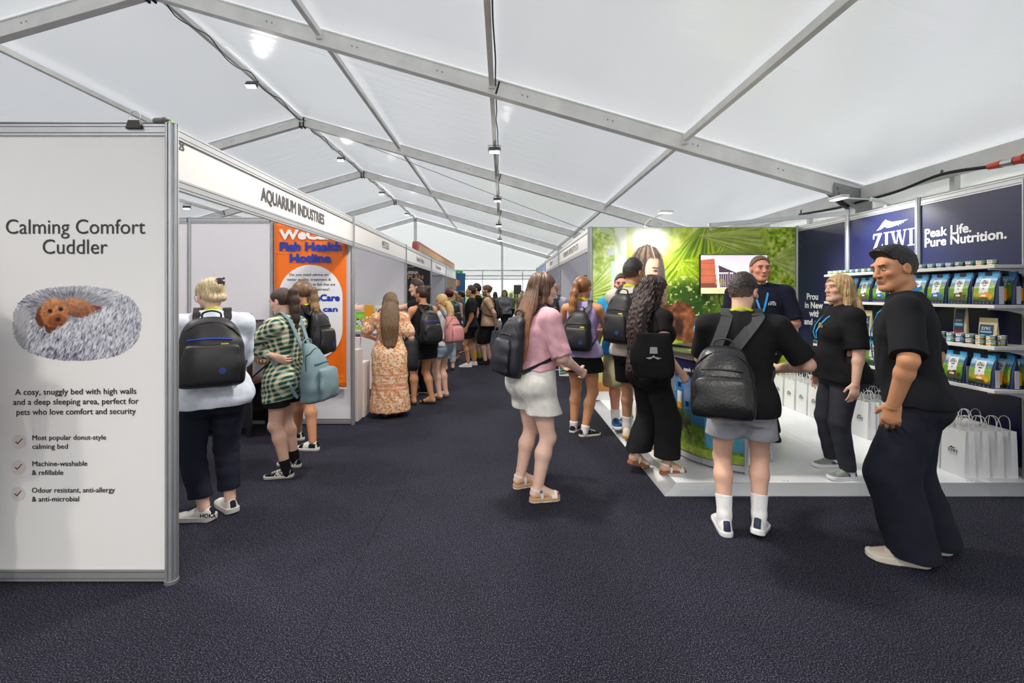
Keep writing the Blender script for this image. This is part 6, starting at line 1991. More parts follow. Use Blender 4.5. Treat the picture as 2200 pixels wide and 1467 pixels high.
            for s in (-1, 1):
                E, W = arms[s][0], arms[s][1]
                if sl <= 0:
                    continue
                Q.add(rc(T(s * .035, -.016, .836), sh[s], .030 * k + e * .7, ra[0] + e * .85), .04)
                if sl <= 1:
                    p1 = sh[s] + (E - sh[s]) * sl
                    r1 = ra[0] + (ra[2] - ra[0]) * sl + es * (1 + .6 * sl)
                    Sf = Field(lo, hi, res)
                    Q.add(rc(sh[s], p1, ra[0] + e, r1), .03)
                    dn = unit(E - sh[s])
                    q0 = p1 + dn * 0
                    Q_cut = (dn, float(q0 @ dn), sh[s], s)
                    ax_ = s
                    def cutf(X, Y, Z, dn=dn, q0=q0, p1=p1, r1=r1):
                        along = (X - q0[0]) * dn[0] + (Y - q0[1]) * dn[1] + (Z - q0[2]) * dn[2]
                        rad = np.sqrt(np.maximum((X - p1[0]) ** 2 + (Y - p1[1]) ** 2 + (Z - p1[2]) ** 2 - along ** 2, 0))
                        return np.where((rad < r1 * 1.25) & (along > -.01) & (along < r1 * 1.3), along, -1)
                    if tp.get('puff'): Q.add(ell(p1 - dn * .03, (r1 * 1.1, r1 * 1.1, .08), None), .02)
                    else: Q.cutfn(cutf)
                else:
                    f2 = min(sl - 1, .97); p2 = E + (W - E) * f2
                    Q.add(rc(sh[s], E, ra[0] + e, ra[2] + es + .004), .03); Q.add(rc(E, p2, ra[2] + es + .004, ra[3] + (ra[4] - ra[3]) * f2 + es), .015)
            if sl <= 0:                            # sleeveless: scoop the armholes and the neckline
                for s in (-1, 1): Q.add(ell(sh[s] + S * s * .035 * k + U * .0, A3([.060, .12, .085]) * k, R), .012, 's')
                ns = tp.get('neck', .05)
                Q.add(ell(T(0, .03, .86), A3([.075, .11, ns + .03]) * k, R), .012, 's')
            else:
                nk = tp.get('neck', .0)
                Q.add(ell(T(0, .012 * k, .868 - nk), A3([.064, .072, .052 + nk]) * k, R), .010, 's')
            cz = tp.get('collar', .865)
            Q.cutfn(lambda X, Y, Z: axis_z(X, Y, Z) - (cz - .515) * h)
            hm = tp.get('hem', .48 * h)
            hs_ = tp.get('slant', 0.0)
            Q.cutfn(lambda X, Y, Z: hm + hs_ * (Y - pel[1]) - Z)
            garment(tp.get('name', 'shirt'), Q, tp['m'], tp.get('wr', .0024), tp.get('vert', False))
            P['tops'].append(Q)
            if tp.get('collarband'):
                mbc = MB(); ring = []
                for an in np.linspace(0, 2 * PI, 28, endpoint=False):
                    ring.append(T(.058 * k * math.sin(an) * 1.12, -.012 * k + .060 * k * math.cos(an) * 1.1, .848 + .006 * -math.cos(an)))
                mbc.tube(ring, .011 * k, 6, closed=True); mbc.build('collar', tp['m'], root, smooth=True)
    # ---------------- shoes
    if shoes:
        kd = shoes['kind']; sr = max(.0042, res * .7)
        for s in (-1, 1):
            hj, K, ank, tf, fd = legs[s]
            if kd == 'sandal':
                zo = shoes.get('sole', .026)
                def outline(X, Y):
                    t = np.clip((Y + .035) / .165, 0, 1); cxx = -s * .004 * t
                    return np.sqrt((X - cxx) ** 2 + (Y - (-.035 + .165 * t)) ** 2) - (.035 + .013 * t)
                G = Field((-.07, -.1, -.01), (.07, .21, .07), sr)
                G.F = np.maximum(outline(*G.co((slice(None),) * 3)[:2]) + 0 * G.co((slice(None),) * 3)[2], np.abs(G.co((slice(None),) * 3)[2] - zo * .55) - zo * .55).astype(f32)
                v, f = G.mesh(); o = link_mesh('sandal', np_mesh('sandal', tf(v), f), shoes['m'], root)
                if shoes.get('welt'):
                    G2 = Field((-.07, -.1, -.01), (.07, .21, .03), sr); X, Y, Z = G2.co((slice(None),) * 3)
                    G2.F = np.maximum(outline(X, Y) - .002 + 0 * Z, np.abs(Z - .004) - .004).astype(f32)
                    v, f = G2.mesh(); link_mesh('outsole', np_mesh('outsole', tf(v), f), shoes['welt'], o)
                sm_ = shoes.get('strap', M_WHITE)
                def loop(y0, y1, w_, r_x, top_, nm='strap'):
                    mb = MB(); pp = []; nn = []
                    for q in np.linspace(0, PI, 15):
                        yy_ = y0 + (y1 - y0) * math.sin(q)
                        P_ = (r_x * math.cos(q), yy_, zo * .9 + top_ * math.sin(q)); pp.append(Vector(tf(P_)[0]))
                        c_ = Vector(tf((0, yy_, zo + .01))[0]); nn.append(pp[-1] - c_)
                    mb.ribbon(pp, nn, w_ * fs, .003); return mb.build(nm, sm_, o, smooth=False)
                loop(.118, .125, .042, .046, .040)
                if shoes.get('ankle', True):
                    mb = MB(); pp = []; nn = []
                    for q in np.linspace(0, 2 * PI, 25):
                        P_ = (.040 * math.cos(q), -.010 + .046 * math.sin(q), zo + .062 + .012 * math.sin(q) * -1); pp.append(Vector(tf(P_)[0])); nn.append(pp[-1] - Vector(tf((0, -.008, zo + .06))[0]))
                    mb.ribbon(pp, nn, .015 * fs, .003); an_ = mb.build('ankle_strap', sm_, o)
                    for sx in (-1, 1):
                        mb = MB(); mb.ribbon([Vector(tf((sx * .041, .018, zo + .055))[0]), Vector(tf((sx * .043, .022, zo + .03))[0]), Vector(tf((sx * .042, .020, zo))[0])], [Vector(tf((sx, 0, 0))[0]) - Vector(tf((0, 0, 0))[0])] * 3, .020 * fs, .003); mb.build('side_strap', sm_, o)
                    b_ = tf((s * .045, .012, zo + .058))[0]
                    MB().box(b_ - .008, b_ + .008).build('buckle', M_GALV, o)
                continue
            # closed shoes
            so = shoes.get('sole', .026); wide = shoes.get('wide', 1.0)
            Hy = shoes.get('hy', [.088, .100, .104, .092, .068, .050, .036])
            Ys = [-.075, -.05, -.01, .04, .085, .13, .185]
            def d2(X, Y, ex=0.0):
                t = np.clip((Y + .038) / .175, 0, 1); cxx = -s * .006 * t
                return np.sqrt((X - cxx) ** 2 + (Y - (-.038 + .175 * t)) ** 2) - ((.036 + .010 * t) * wide + ex)
            def upper_d(X, Y, Z, ex=0.0):
                H_ = np.interp(Y, Ys, Hy) + ex
                rim = .044 * wide + ex
                q = (d2(X, Y, ex) + rim) / rim
                zz = np.maximum(Z - .012, 0) / (H_ - .012)
                dd = ((np.maximum(q, 0)) ** 2.6 + zz ** 2.6) ** (1 / 2.6) - 1
                return np.maximum(dd * .036, .008 - Z)
            G = Field((-.075, -.1, -.005), (.075, .22, .13), sr); X, Y, Z = G.co((slice(None),) * 3)
            G.F = upper_d(X, Y, Z).astype(f32)
            # opening at the ankle
            G.add(ell((0, -.008, .125), (.030, .044, .05)), .012, 's')
            v, f = G.mesh(); o = link_mesh('shoe', np_mesh('shoe', tf(v), f), shoes['m'], root)
            G2 = Field((-.08, -.11, -.012), (.08, .23, .07), sr); X, Y, Z = G2.co((slice(None),) * 3)
            spr = shoes.get('rocker', 0.0)
            bot = spr * (np.clip(Y - .10, 0, 1) ** 2 * 3 + np.clip(-.03 - Y, 0, 1) ** 2 * 6)
            G2.F = np.maximum(d2(X, Y, .004 + shoes.get('flange', 0) * np.clip(-Y * 10, 0, 1)) + 0 * Z, np.maximum(Z - so - bot * .6 - .008 * np.clip(-Y * 8, 0, 1), bot - Z)).astype(f32)
            v, f = G2.mesh(); so_ = link_mesh('sole', np_mesh('sole', tf(v), f), shoes.get('ms', M_SOLEW), o)
            for ac in shoes.get('accents', ()):
                nm, mm, rg, ex = ac[:4]
                G3 = Field((-.08, -.11, -.005), (.08, .23, .13), sr * .8); X, Y, Z = G3.co((slice(None),) * 3)
                G3.F = np.maximum(upper_d(X, Y, Z, ex), rg(X * s, Y, Z)).astype(f32)
                G3.add(ell((0, -.008, .125), (.030, .044, .05)), .012, 's')
                v, f = G3.mesh()
                if len(v): link_mesh(nm, np_mesh(nm, tf(v), f), mm, o)
            if shoes.get('laces'):
                mb = MB()
                for i_ in range(5):
                    yy_ = .045 + i_ * .016; zz_ = np.interp(yy_, Ys, Hy)
                    for d_ in (1, -1):
                        mb.tube([Vector(tf((sx * .024, yy_ + d_ * sx * .18 * .03, zz_ - .009 + .014 * (1 - abs(sx))))[0]) for sx in np.linspace(-1, 1, 7)], .0021 * fs, 5)
                mb.build('laces', shoes['laces'], o, smooth=True)
            if shoes.get('sock'):
                st, sm_ = shoes['sock']
                Cf = K + (ank - K) * .30
                G4 = Field(np.minimum(ank, K) - .08, np.maximum(ank, K) + .08, sr)
                up = unit(Cf - fd * .012 * k - ank)
                G4.add(rc(ank - up * .05, ank + up * .02, rl[4] + .004, rl[4] + .004)); G4.add(rc(ank + up * .02, ank + up * (st + .05), rl[4] + .005, rl[4] + .007 + (rl[3] - rl[4]) * min(1, (st + .05) / (np.linalg.norm(K - ank) * .7))), .02)
                cc = ank + up * st
                G4.cut(up, float(up @ cc)); v, f = G4.mesh(); link_mesh('sock', np_mesh('sock', v, f), sm_, root)
    # ---------------- hair
    if hair:
        st = hair['style']; hl, hh_ = C - .2 * hs, C + .2 * hs
        ext = []
        def tail(points, rad, flat=None):
            for q in chain(points, rad, flat): ext.append(q)
        th = hair.get('t', .012 if st != 'short' else .005)
        if st == 'short': hair.setdefault('line', -.020)
        if st in ('long', 'curly'):
            wv = hair.get('w', .085); ln = hair.get('len', .36)
            pts_ = [HP(0, -.06, .05), HP(0, -.088, -.03)]; rr = [wv * .75, wv * .9]
            z_ = .855; zend = .855 - ln / h * 1.0
            while z_ > zend:
                b_ = float(np.interp(z_, PR['z'], pb)); c_ = float(np.interp(z_, PR['z'], pc))
                pts_.append(T(hair.get('dx', 0) * (.86 - z_) * 8, c_ - b_ - .028, z_)); rr.append(wv * (1.08 - .42 * ((.855 - z_) / (.855 - zend + 1e-6)) ** 3)); z_ -= .03
            for i_ in range(len(pts_) - 1): ext.append(rc(pts_[i_], pts_[i_ + 1], rr[i_], rr[i_ + 1], (Fw, 2.6 if st == 'long' else 1.7)))
            for s in (-1, 1):
                sd_ = [HP(s * .062, -.01, .05), HP(s * .078, -.012, -.03), HP(s * .080, -.024, -.10)] + [T(s * .085 * k, -.03 + hair.get('front', 0), .835 - .02 * j) for j in range(hair.get('side', 2))]
                for i_ in range(len(sd_) - 1): ext.append(rc(sd_[i_], sd_[i_ + 1], .030, .028))
        if st == 'pony':
            py = hair.get('tie', .05); ln = hair.get('len', .3)
            b0 = HP(0, -.098, py); dv = hair.get('dir', (0, -1, 0)); dv = HR.T @ A3(dv)
            pts_ = [HP(0, -.07, py), b0 + dv * .012]
            q = b0 + dv * .035
            for j in range(6):
                f_ = j / 5
                pts_.append(b0 + dv * (.045 + .012 * math.sin(f_ * 3)) + np.array([hair.get('sway', 0) * f_, 0, 0]) - Zx * (ln * f_) - Fw * (.0 + .03 * math.sin(f_ * PI)) * hair.get('arch', 1))
            rr = [.03, .018, .030, .036, .036, .033, .026, .010]
            tail(pts_, [q_ * hair.get('fat', 1) for q_ in rr])
            hl = np.minimum(hl, np.array(pts_).min(0) - .08); hh_ = np.maximum(hh_, np.array(pts_).max(0) + .08)
        if st in ('bun', 'updo'):
            bp = hair.get('bun', (0, -.098, .045)); br = hair.get('br', .036)
            ext.append(ell(HP(*bp), A3([br * 1.1, br, br]) * hs, HR))
            if st == 'updo':
                for s in (-1, 1): ext.append(rc(HP(s * .05, -.06, -.04), HP(s * .01, -.105, .02), .03, .03))
                ext.append(rc(HP(.03, -.085, -.055), HP(-.03, -.08, -.06), .026, .024))
        for q in ext: hl = np.minimum(hl, q[1] - .02); hh_ = np.maximum(hh_, q[2] + .02)
        G = Field(hl, hh_, max(rh, .0042))
        tt = hair.get('top', th)
        G.add(ell(HP(0, -.013, .029), A3([.076 + th, .096 + th, .088 + min(tt, th + .006)]) * hs, HR))
        if st == 'short': G.add(ell(HP(0, -.004, .058), A3([.066, .088, .060 + tt]) * hs, HR), .02)
        elif tt > th: G.add(ell(HP(0, -.014, .030), A3([.076 + th, .096 + th, .088 + tt]) * hs, HR))
        if hair.get('quiff'):
            G.add(ell(HP(0, .055, .105), A3([.06, .045, .030]) * hs, HR), .03)
        def face(X, Y, Z):
            x_ = ((X - C[0]) * Hs[0] + (Y - C[1]) * Hs[1] + (Z - C[2]) * Hs[2]) / hs
            y_ = ((X - C[0]) * Hf[0] + (Y - C[1]) * Hf[1] + (Z - C[2]) * Hf[2]) / hs
            z_ = ((X - C[0]) * Hu[0] + (Y - C[1]) * Hu[1] + (Z - C[2]) * Hu[2]) / hs
            of = hair.get('line', 0.0)
            d = (.777 * y_ - .63 * (z_ + .03)) - of
            if hair.get('side_cover'): d = d - .05 * np.clip((np.abs(x_) - .045) / .03, 0, 1)
            if st in ('short', 'pony', 'bun', 'updo'):
                d = np.maximum(d, (hair.get('nape', -.082 if st != 'short' else -.066) - z_) * .8)
            if st == 'short':
                d = np.maximum(d, np.minimum((y_ - .024) * .9, (.052 - z_) * .9))
            return d * hs
        G.cutfn(face)
        if hair.get('ears', st in ('short', 'pony', 'bun', 'updo')):
            for s in (-1, 1): G.add(ell(HP(s * .088, .003, -.016), A3([.03, .028, .036]) * hs, HR), .01, 's')
        for q in ext: G.add(q, .022)
        if hair.get('fringe'):
            for s in (-1, 1): G.add(rc(HP(0, .072, .095), HP(s * .062, .062, .03), .016, .014), .02)
        am = hair.get('amp', .0026)
        ns = 46 if st != 'curly' else 30
        def strands(x_, y_, z_):
            lx = (x_ - C[0]) * Hs[0] + (y_ - C[1]) * Hs[1] + (z_ - C[2]) * Hs[2]; ly = (x_ - C[0]) * Hf[0] + (y_ - C[1]) * Hf[1] + (z_ - C[2]) * Hf[2]
            a_ = np.arctan2(lx, ly + .01)
            w_ = np.sin(z_ * 26 + a_ * 3) * (.7 if st != 'curly' else 2.2)
            t_ = np.sin(a_ * ns + w_ + z_ * 7) * .6 + np.sin(a_ * ns * .43 + lx * 60 + w_ * 1.7) * .6
            if st == 'curly': t_ = t_ * .8 + 1.2 * np.sin(z_ * 110 + np.sin(a_ * 17) * 3 + lx * 60) * np.sin(lx * 85 + z_ * 40)
            if st == 'short':
                t_ = 1.3 * np.sin(lx * 190 + np.sin(z_ * 90) * 2) * np.sin(ly * 170 + np.sin(lx * 80) * 2) * np.sin(z_ * 160 + lx * 40)
            return am * t_ * (.4 if st == 'pony' else 1)
        G.near(strands)
        if st in ('long', 'curly'):
            ze = float((T(0, 0, zend))[2]) - .01
            G.cutfn(lambda X, Y, Z: ze + .016 * np.sin(X * 90) + .012 * np.sin(X * 210 + 1) + .01 * np.sin(Y * 120) - Z)
        v, f = G.mesh()
        hm_ = hair_mat(hair['col'])
        ho = link_mesh('hair', np_mesh('hair', v, f), hm_, root)
        if hair.get('fade') is not None:
            ho.data.materials.clear(); ho.data.materials.append(pm('cropped hair', (255, 255, 255), rough=.5, attr=True, var=(60, .35), bump=(140, .8, .006)))
            zl = (v - C) / hs @ Hu; f0, f1 = hair['fade']
            t_ = np.clip((zl - f0) / (f1 - f0), 0, 1)[:, None]
            sk = np.array(SKINS.get(skin, skin), float) * .5 + np.array(hair['col'], float) * .5
            set_col(ho.data, linA(sk) * (1 - t_) + linA(np.array(hair['col'])) * t_)
        elif hair.get('tips') is not None:
            ho.data.materials.clear(); ho.data.materials.append(pm('dyed hair %d %d %d' % hair['tips'], (255, 255, 255), rough=.42, attr=True, var=(34, .4), stretch=(4.5, 4.5, .35)))
            zt_ = v[:, 2]; t_ = np.clip((C[2] - .02 - zt_) / .32, 0, 1)[:, None]
            set_col(ho.data, linA(np.array(hair['col'])) * (1 - t_) + linA(np.array(hair['tips'])) * t_)
        if hair.get('band') and st == 'pony':
            mb = MB(); c_ = b0 + dv * .018
            ax1 = unit(np.cross(dv, [0.3, .2, 1])); ax2 = np.cross(dv, ax1)
            mb.tube([c_ + (ax1 * math.cos(a_) + ax2 * math.sin(a_)) * .023 for a_ in np.linspace(0, 2 * PI, 16, endpoint=False)], .010, 7, closed=True); mb.build('hair_tie', hair['band'], root, smooth=True)
        if hair.get('headband'):
            mb = MB(); mb.tube([HP(.090 * math.cos(a_), -.012 + .0 * a_, .030 + .104 * math.sin(a_)) for a_ in np.linspace(-.1, PI + .1, 20)], .006, 6); mb.build('headband', hair['headband'], root, smooth=True)
    if lanyard:
        mm = lanyard.get('m', LIME); mb = MB(); pp = []; nn = []
        zc = lanyard.get('drop', .70)
        tf_ = P['tops'][-1]
        def out(x_, zf):
            p = T(x_, 0, zf)
            for _ in range(60):
                if max(-tf_.at(p), 0) == 0 and tf_.at(p) > .003: break
                p = p + Fw * .006
            return p + Fw * .004
        ring = []
        ex_ = lanyard.get('e', 0.0)
        for an in np.linspace(150, -150, 13)[::-1]: pass
        rn = (.064 + ex_) * k if not m_ else (.073 + ex_) * k
        for q in np.linspace(-1, 1, 33):
            a_ = PI - q * PI * .62                       # from one side of the chest round the nape to the other
            aq = abs(q)
            zf = .866 - .030 * aq ** 1.5
            p = T(rn * math.sin(a_) * 1.05, -.014 * k + rn * math.cos(a_), zf)
            pp.append(Vector(p)); nn.append(Vector(p - T(0, -.014 * k, zf)))
        def drop(sx):
            o_ = []
            for f_ in (.25, .5, .75, 1.0):
                xx_ = sx * (rn * .75 * (1 - f_) + .012); o_.append(Vector(out(xx_, .822 + (zc - .822) * f_)))
            return o_
        left = drop(1 if pp[0].x > 0 else -1)[::-1]; right = drop(1 if pp[-1].x > 0 else -1)
        nF = Vector(Fw)
        mb.ribbon(left + pp + right, [nF] * len(left) + nn + [nF] * len(right), .017 * k, .0022)
        lo_ = mb.build('lanyard', mm, root)
        if lanyard.get('badge', True):
            c_ = Vector(out(0, zc)); u_ = Vector(U); s_ = Vector(S)
            mb = MB(); mb.bar(c_ - u_ * .015 + nF * .006, c_ - u_ * .105 + nF * .008, .065, .003, tuple(nF)); mb.build('badge', pm('white badge card', (226, 228, 226), rough=.35), lo_)
            mb = MB(); mb.bar(c_ - u_ * .017 + nF * .008, c_ - u_ * .04 + nF * .009, .060, .003, tuple(nF)); mb.build('badge_header', pm('dark badge print', (38, 60, 86)), lo_)
    if glasses:
        mb = MB()
        for s in (-1, 1):
            mb.tube([HP(s * .032 + .022 * math.cos(a_), .102, .006 + .019 * math.sin(a_)) for a_ in np.linspace(0, 2 * PI, 18, endpoint=False)], .0016, 5, closed=True)
            mb.tube([HP(s * .055, .10, .012), HP(s * .080, .05, .012), HP(s * .084, -.01, .008)], .0018, 5)
        mb.tube([HP(-.010, .103, .010), HP(.010, .103, .010)], .0016, 5)
        mb.build('glasses', pm('dark spectacle frame', (44, 44, 52), metal=.4, rough=.3), root, smooth=True)
    return P

def project(P, p, d, off=.006, start=.02):
    """march from inside the clothed body along d to the surface"""
    p = A3(p); d = unit(d); last = start; seen = False
    for t_ in np.arange(.0, .34, .006):
        q = p + d * t_
        if min(f.at(q) for f in P['tops']) < 0: last = t_; seen = True
        elif seen: break
    return p + d * (last + .006 + off)

def backpack(P, label, m, mp=None, w=.30, hgt=.43, d=.17, ztop=.82, strap=None, side=0.0, off=0.0, handle=True, pocket=True, zipm=None, badge=True, soft=False, onesh=None, drop=0.0, tilt=0.0, group=None, trim=None, two=True, name='backpack', sw=.055):
    """a pack hanging on the wearer's back"""
    T, S, U, Fw, h, k = P['T'], P['S'], P['U'], P['F'], P['h'], P['k']
    strap = strap or m; mp = mp or m
    if tilt:
        Rt = rotm(tuple(S), -tilt); U2, F2 = Rt @ U, Rt @ Fw
    else: U2, F2 = U, Fw
    top_ = T(side, 0, ztop - drop); 
    bk = [project(P, T(side, 0, z), -Fw, 0) for z in (ztop - .03 - drop, ztop - .11 - drop, ztop - .2 - drop)]
    yb = min((q - P['pel']) @ Fw for q in bk)
    O = P['pel'] + S * side + Fw * (yb - .012 - off) + U * ((ztop - drop - .515) * h) - U2 * hgt
    rootm = P['root']
    yaw = math.radians(P['yaw'])
    Rz = np.array(Matrix.Rotation(yaw, 3, 'Z'))
    base = O - F2 * d * .5
    wp = np.array(rootm.location) + Rz @ base
    t = empty(name, wp, yaw, label, 'backpack', group or 'backpacks worn by visitors')
    def lc(p): return A3(p) - base
    r = P['res']
    zz = [0, hgt * .06, hgt * .25, hgt * .6, hgt * .85, hgt * .96, hgt]
    aa = [w * .38, w * .47, w * .5, w * .455, w * .37, w * .26, w * .12]
    bb = [d * .30, d * .44, d * .5, d * .44, d * .33, d * .22, d * .10]
    if soft: aa = [w * .42, w * .5, w * .5, w * .42, w * .28, w * .17, w * .10]; bb = [d * .34, d * .5, d * .52, d * .42, d * .28, d * .18, d * .10]
    cy = [-(b - .0) for b in bb]
    o0 = lc(O)
    lo, hi = o0 - .34, o0 + .34; lo[2] = o0[2] - .06; hi[2] = o0[2] + hgt * 1.06 + .05
    G = Field(lo, hi, r); G.add(loft(o0, S, F2, U2, zz, aa, bb, None, cy, 2.6 if not soft else 2.2))
    G.near(wrinkle(.003 if not soft else .006, 5 + P['seed'], 1.3))
    v, f = G.mesh(); link_mesh('pack_body', np_mesh('pack_body', v, f), m, t)
    if pocket:
        G = Field(lo, hi, r)
        ph = hgt * .60
        G.add(loft(o0, S, F2, U2, [hgt * .05, hgt * .1, hgt * .3, ph * .9, ph], [w * .36, w * .41, w * .42, w * .37, w * .30], [.02, .03, .034, .028, .012], None, [-d * .93, -d * .98, -d * 1.0, -d * .92, -d * .86], 2.8))
        G.near(wrinkle(.0025, 9 + P['seed'], 1.2)); v, f = G.mesh(); link_mesh('front_pocket', np_mesh('front_pocket', v, f), mp, t)
    def pk(u, z_, out_=0.0):
        """point on the outer face of the pack"""
        zf = np.clip(z_ * hgt, 0, hgt); A_ = np.interp(zf, zz, aa); B_ = np.interp(zf, zz, bb)
        q = (max(0, 1 - abs(u * w / A_) ** 2.6)) ** (1 / 2.6)
        return Vector(o0 + S * u * w + U2 * zf - F2 * (B_ * (1 + q) + out_))
    zm = zipm or M_BLACK
    if pocket:
        mb = MB(); mb.tube([pk(u, .665 + .05 * (1 - (u / .34) ** 2) * .4, .006) for u in np.linspace(-.32, .30, 12)], .006, 6); mb.build('pocket_zip', zm, t, smooth=True)
    mb = MB(); mb.tube([pk(.47 * math.cos(a_), .50 + .42 * math.sin(a_), .003) for a_ in np.linspace(.15, PI - .15, 22)], .004, 6); mb.build('main_zip', M_BLACK, t, smooth=True)
    if badge:
        c_ = pk(.20, .60, .012 if pocket else .004)
        mb = MB(); mb.bar(c_ - Vector(S) * .022, c_ + Vector(S) * .022, .004, .016, tuple(U2)); mb.build('label', pm('yellow label', (236, 206, 30)), t)
        c2 = c_ - Vector(U2) * .014
        mb = MB(); mb.bar(c2 - Vector(S) * .022, c2 + Vector(S) * .022, .004, .008, tuple(U2)); mb.build('label_stripe', pm('red label stripe', (206, 60, 50)), t)
        c3 = pk(.17, .24, .034 if pocket else .006)
        mb = MB(); mb.prism([(.022 * math.cos(a_), .022 * math.sin(a_)) for a_ in np.arange(18) * PI / 9], 0, .004, lambda u, v_, dd: tuple(c3 + Vector(S) * u + Vector(U2) * v_ - Vector(F2) * dd)); mb.build('emblem', pm('navy emblem', (26, 54, 120)), t)
    if handle:
        mb = MB(); tp = Vector(o0 + U2 * hgt * .985 - F2 * bb[-2] * .5)
        mb.tube(spline([tp - Vector(S) * .055, tp - Vector(S) * .05 + Vector(U2) * .035, tp + Vector(U2) * .05, tp + Vector(S) * .05 + Vector(U2) * .035, tp + Vector(S) * .055], 5), .007, 6); mb.build('carry_handle', strap, t, smooth=True)
    for s in ((-1, 1) if onesh is None else (onesh,)):
        xs = s * .088 * k + 0
        c0 = T(xs, -.01, .745)
        pp = [O + U2 * hgt * .93 + S * (s * .05 if onesh is None else 0) - F2 * .01]; nn = [-F2]
        for ph in (128, 110, 92, 74, 52, 28, 5, -18):
            a_ = math.radians(ph); dr = Fw * math.cos(a_) + U * math.sin(a_)
            q = project(P, c0, dr, .005); pp.append(q); nn.append(dr)
        for f_, zf in ((.55, .665), (1.0, .62)):
            dr = unit(S * s * f_ + Fw * (1 - f_) * 1.0)
            q = project(P, T(0, 0, zf), dr, .004); pp.append(q); nn.append(dr)
        q = O + U2 * hgt * .10 + S * (s * w * .42) - F2 * .02; pp.append(q); nn.append(S * s)
        pl = [lc(q) for q in pp]
        sp = spline(pl, 4); ns = spline(nn, 4)
        n_ = len(sp); wd = [sw * k if i_ < n_ * .68 else .026 for i_ in range(n_)]
        mb = MB(); mb.ribbon(sp, ns, wd, .008); mb.build('shoulder_strap', strap, t)
    return t
# ================================================================== the visitors
def fw(px, py, z=0.0):
    Y = FX * (EYE - z) / (py - CY); return np.array([(px - CX) * Y / FX, Y])
def wp(px, py, Y): return np.array(at(px, py, Y))
def visitor(label, yaw, h, fl, fr, z0=0.0, hl=None, hr=None, shift=(0, 0), **kw):
    """fl / fr: picture point under each ankle with the world heading of the toes; hl / hr: world point of the wrist"""
    a, b = fw(fl[0], fl[1], z0), fw(fr[0], fr[1], z0)
    c = (a + b) / 2 + np.array(shift)
    cy, sy = math.cos(math.radians(yaw)), math.sin(math.radians(yaw))
    def loc_(w):
        d = np.asarray(w, float)[:2] - c
        return np.array([d[0] * cy + d[1] * sy, -d[0] * sy + d[1] * cy])
    feet = []
    for f_, w in ((fl, a), (fr, b)):
        d = dict(p=tuple(loc_(w)), a=f_[2] - yaw)
        if len(f_) > 3: d.update(f_[3])
        feet.append(d)
    hands = {}
    for nm, q in (('L', hl), ('R', hr)):
        if q is None: continue
        q = dict(q)
        if 'w' in q:
            w = np.asarray(q.pop('w'), float); l = loc_(w); q['p'] = (l[0], l[1], w[2] - z0)
        hands[nm] = q
    return person(label, c[0], c[1], yaw, h, z0=z0, feet=feet, hands=hands, **kw)

BLK = cloth('black', (22, 22, 25)); NAVYC = cloth('navy', (28, 31, 46)); BLK2 = cloth('faded black', (38, 38, 42))
WSHOE = cloth('white shoe', (216, 214, 210)); BSHOE = cloth('black shoe', (26, 26, 28)); M_OFFW = pm('off white rubber', (206, 202, 192), rough=.6)
M_PACK = pm('black pack nylon', (20, 21, 26), rough=.5, bump=(300, .15, .002)); M_PACK2 = pm('dark grey pack trim', (42, 40, 38), rough=.6)
BLUEZIP = pm('blue zip', (30, 70, 190)); M_STRAPG = pm('grey webbing', (46, 47, 50), rough=.7)
def box_rg(x0, x1, y0, y1, z0, z1):
    return lambda X, Y, Z: np.maximum(np.maximum(np.maximum(x0 - X, X - x1), np.maximum(y0 - Y, Y - y1)), np.maximum(z0 - Z, Z - z1))
def heel_tab(m): return ('heel_tab', m, box_rg(-.02, .02, -.2, -.05, .035, .2), .0025)

def plaid_mat():
    m = bpy.data.materials.new('green plaid flannel'); m.use_nodes = True; nt = m.node_tree; b = nt.nodes['Principled BSDF']
    tc = nt.nodes.new('ShaderNodeTexCoord'); sx = nt.nodes.new('ShaderNodeSeparateXYZ'); nt.links.new(tc.outputs['Object'], sx.inputs[0])
    def M(op, a, b_=None, c=None):
        n = nt.nodes.new('ShaderNodeMath'); n.operation = op
        for i, q in enumerate((a, b_, c)):
            if q is None: continue
            if isinstance(q, (int, float)): n.inputs[i].default_value = q
            else: nt.links.new(q, n.inputs[i])
        return n.outputs[0]
    u = M('ADD', M('MULTIPLY', sx.outputs[0], .75), M('MULTIPLY', sx.outputs[1], 1.0)); v = M('ADD', sx.outputs[2], M('MULTIPLY', sx.outputs[1], .25))
    def stripes(t, per, w, ph=0.0): return M('LESS_THAN', M('FRACT', M('ADD', M('DIVIDE', M('ADD', t, 9.0), per), ph)), w)
    gu, gv = stripes(u, .042, .5), stripes(v, .042, .5)
    cu, cv = stripes(u, .042, .16, .32), stripes(v, .042, .16, .32)
    dark = M('MULTIPLY', M('ADD', gu, gv), .5); lite = M('MINIMUM', M('MULTIPLY', M('ADD', cu, cv), .62), 1.0)
    m1 = nt.nodes.new('ShaderNodeMix'); m1.data_type = 'RGBA'; m1.inputs[6].default_value = lin((206, 202, 176)); m1.inputs[7].default_value = lin((22, 78, 72)); nt.links.new(M('MINIMUM', M('MULTIPLY', dark, 1.25), 1.0), m1.inputs[0])
    m2 = nt.nodes.new('ShaderNodeMix'); m2.data_type = 'RGBA'; nt.links.new(m1.outputs[2], m2.inputs[6]); m2.inputs[7].default_value = lin((220, 214, 182)); nt.links.new(M('MULTIPLY', lite, .8), m2.inputs[0])
    nt.links.new(m2.outputs[2], b.inputs['Base Color']); b.inputs['Roughness'].default_value = .9; b.inputs['Specular IOR Level'].default_value = .2
    return m
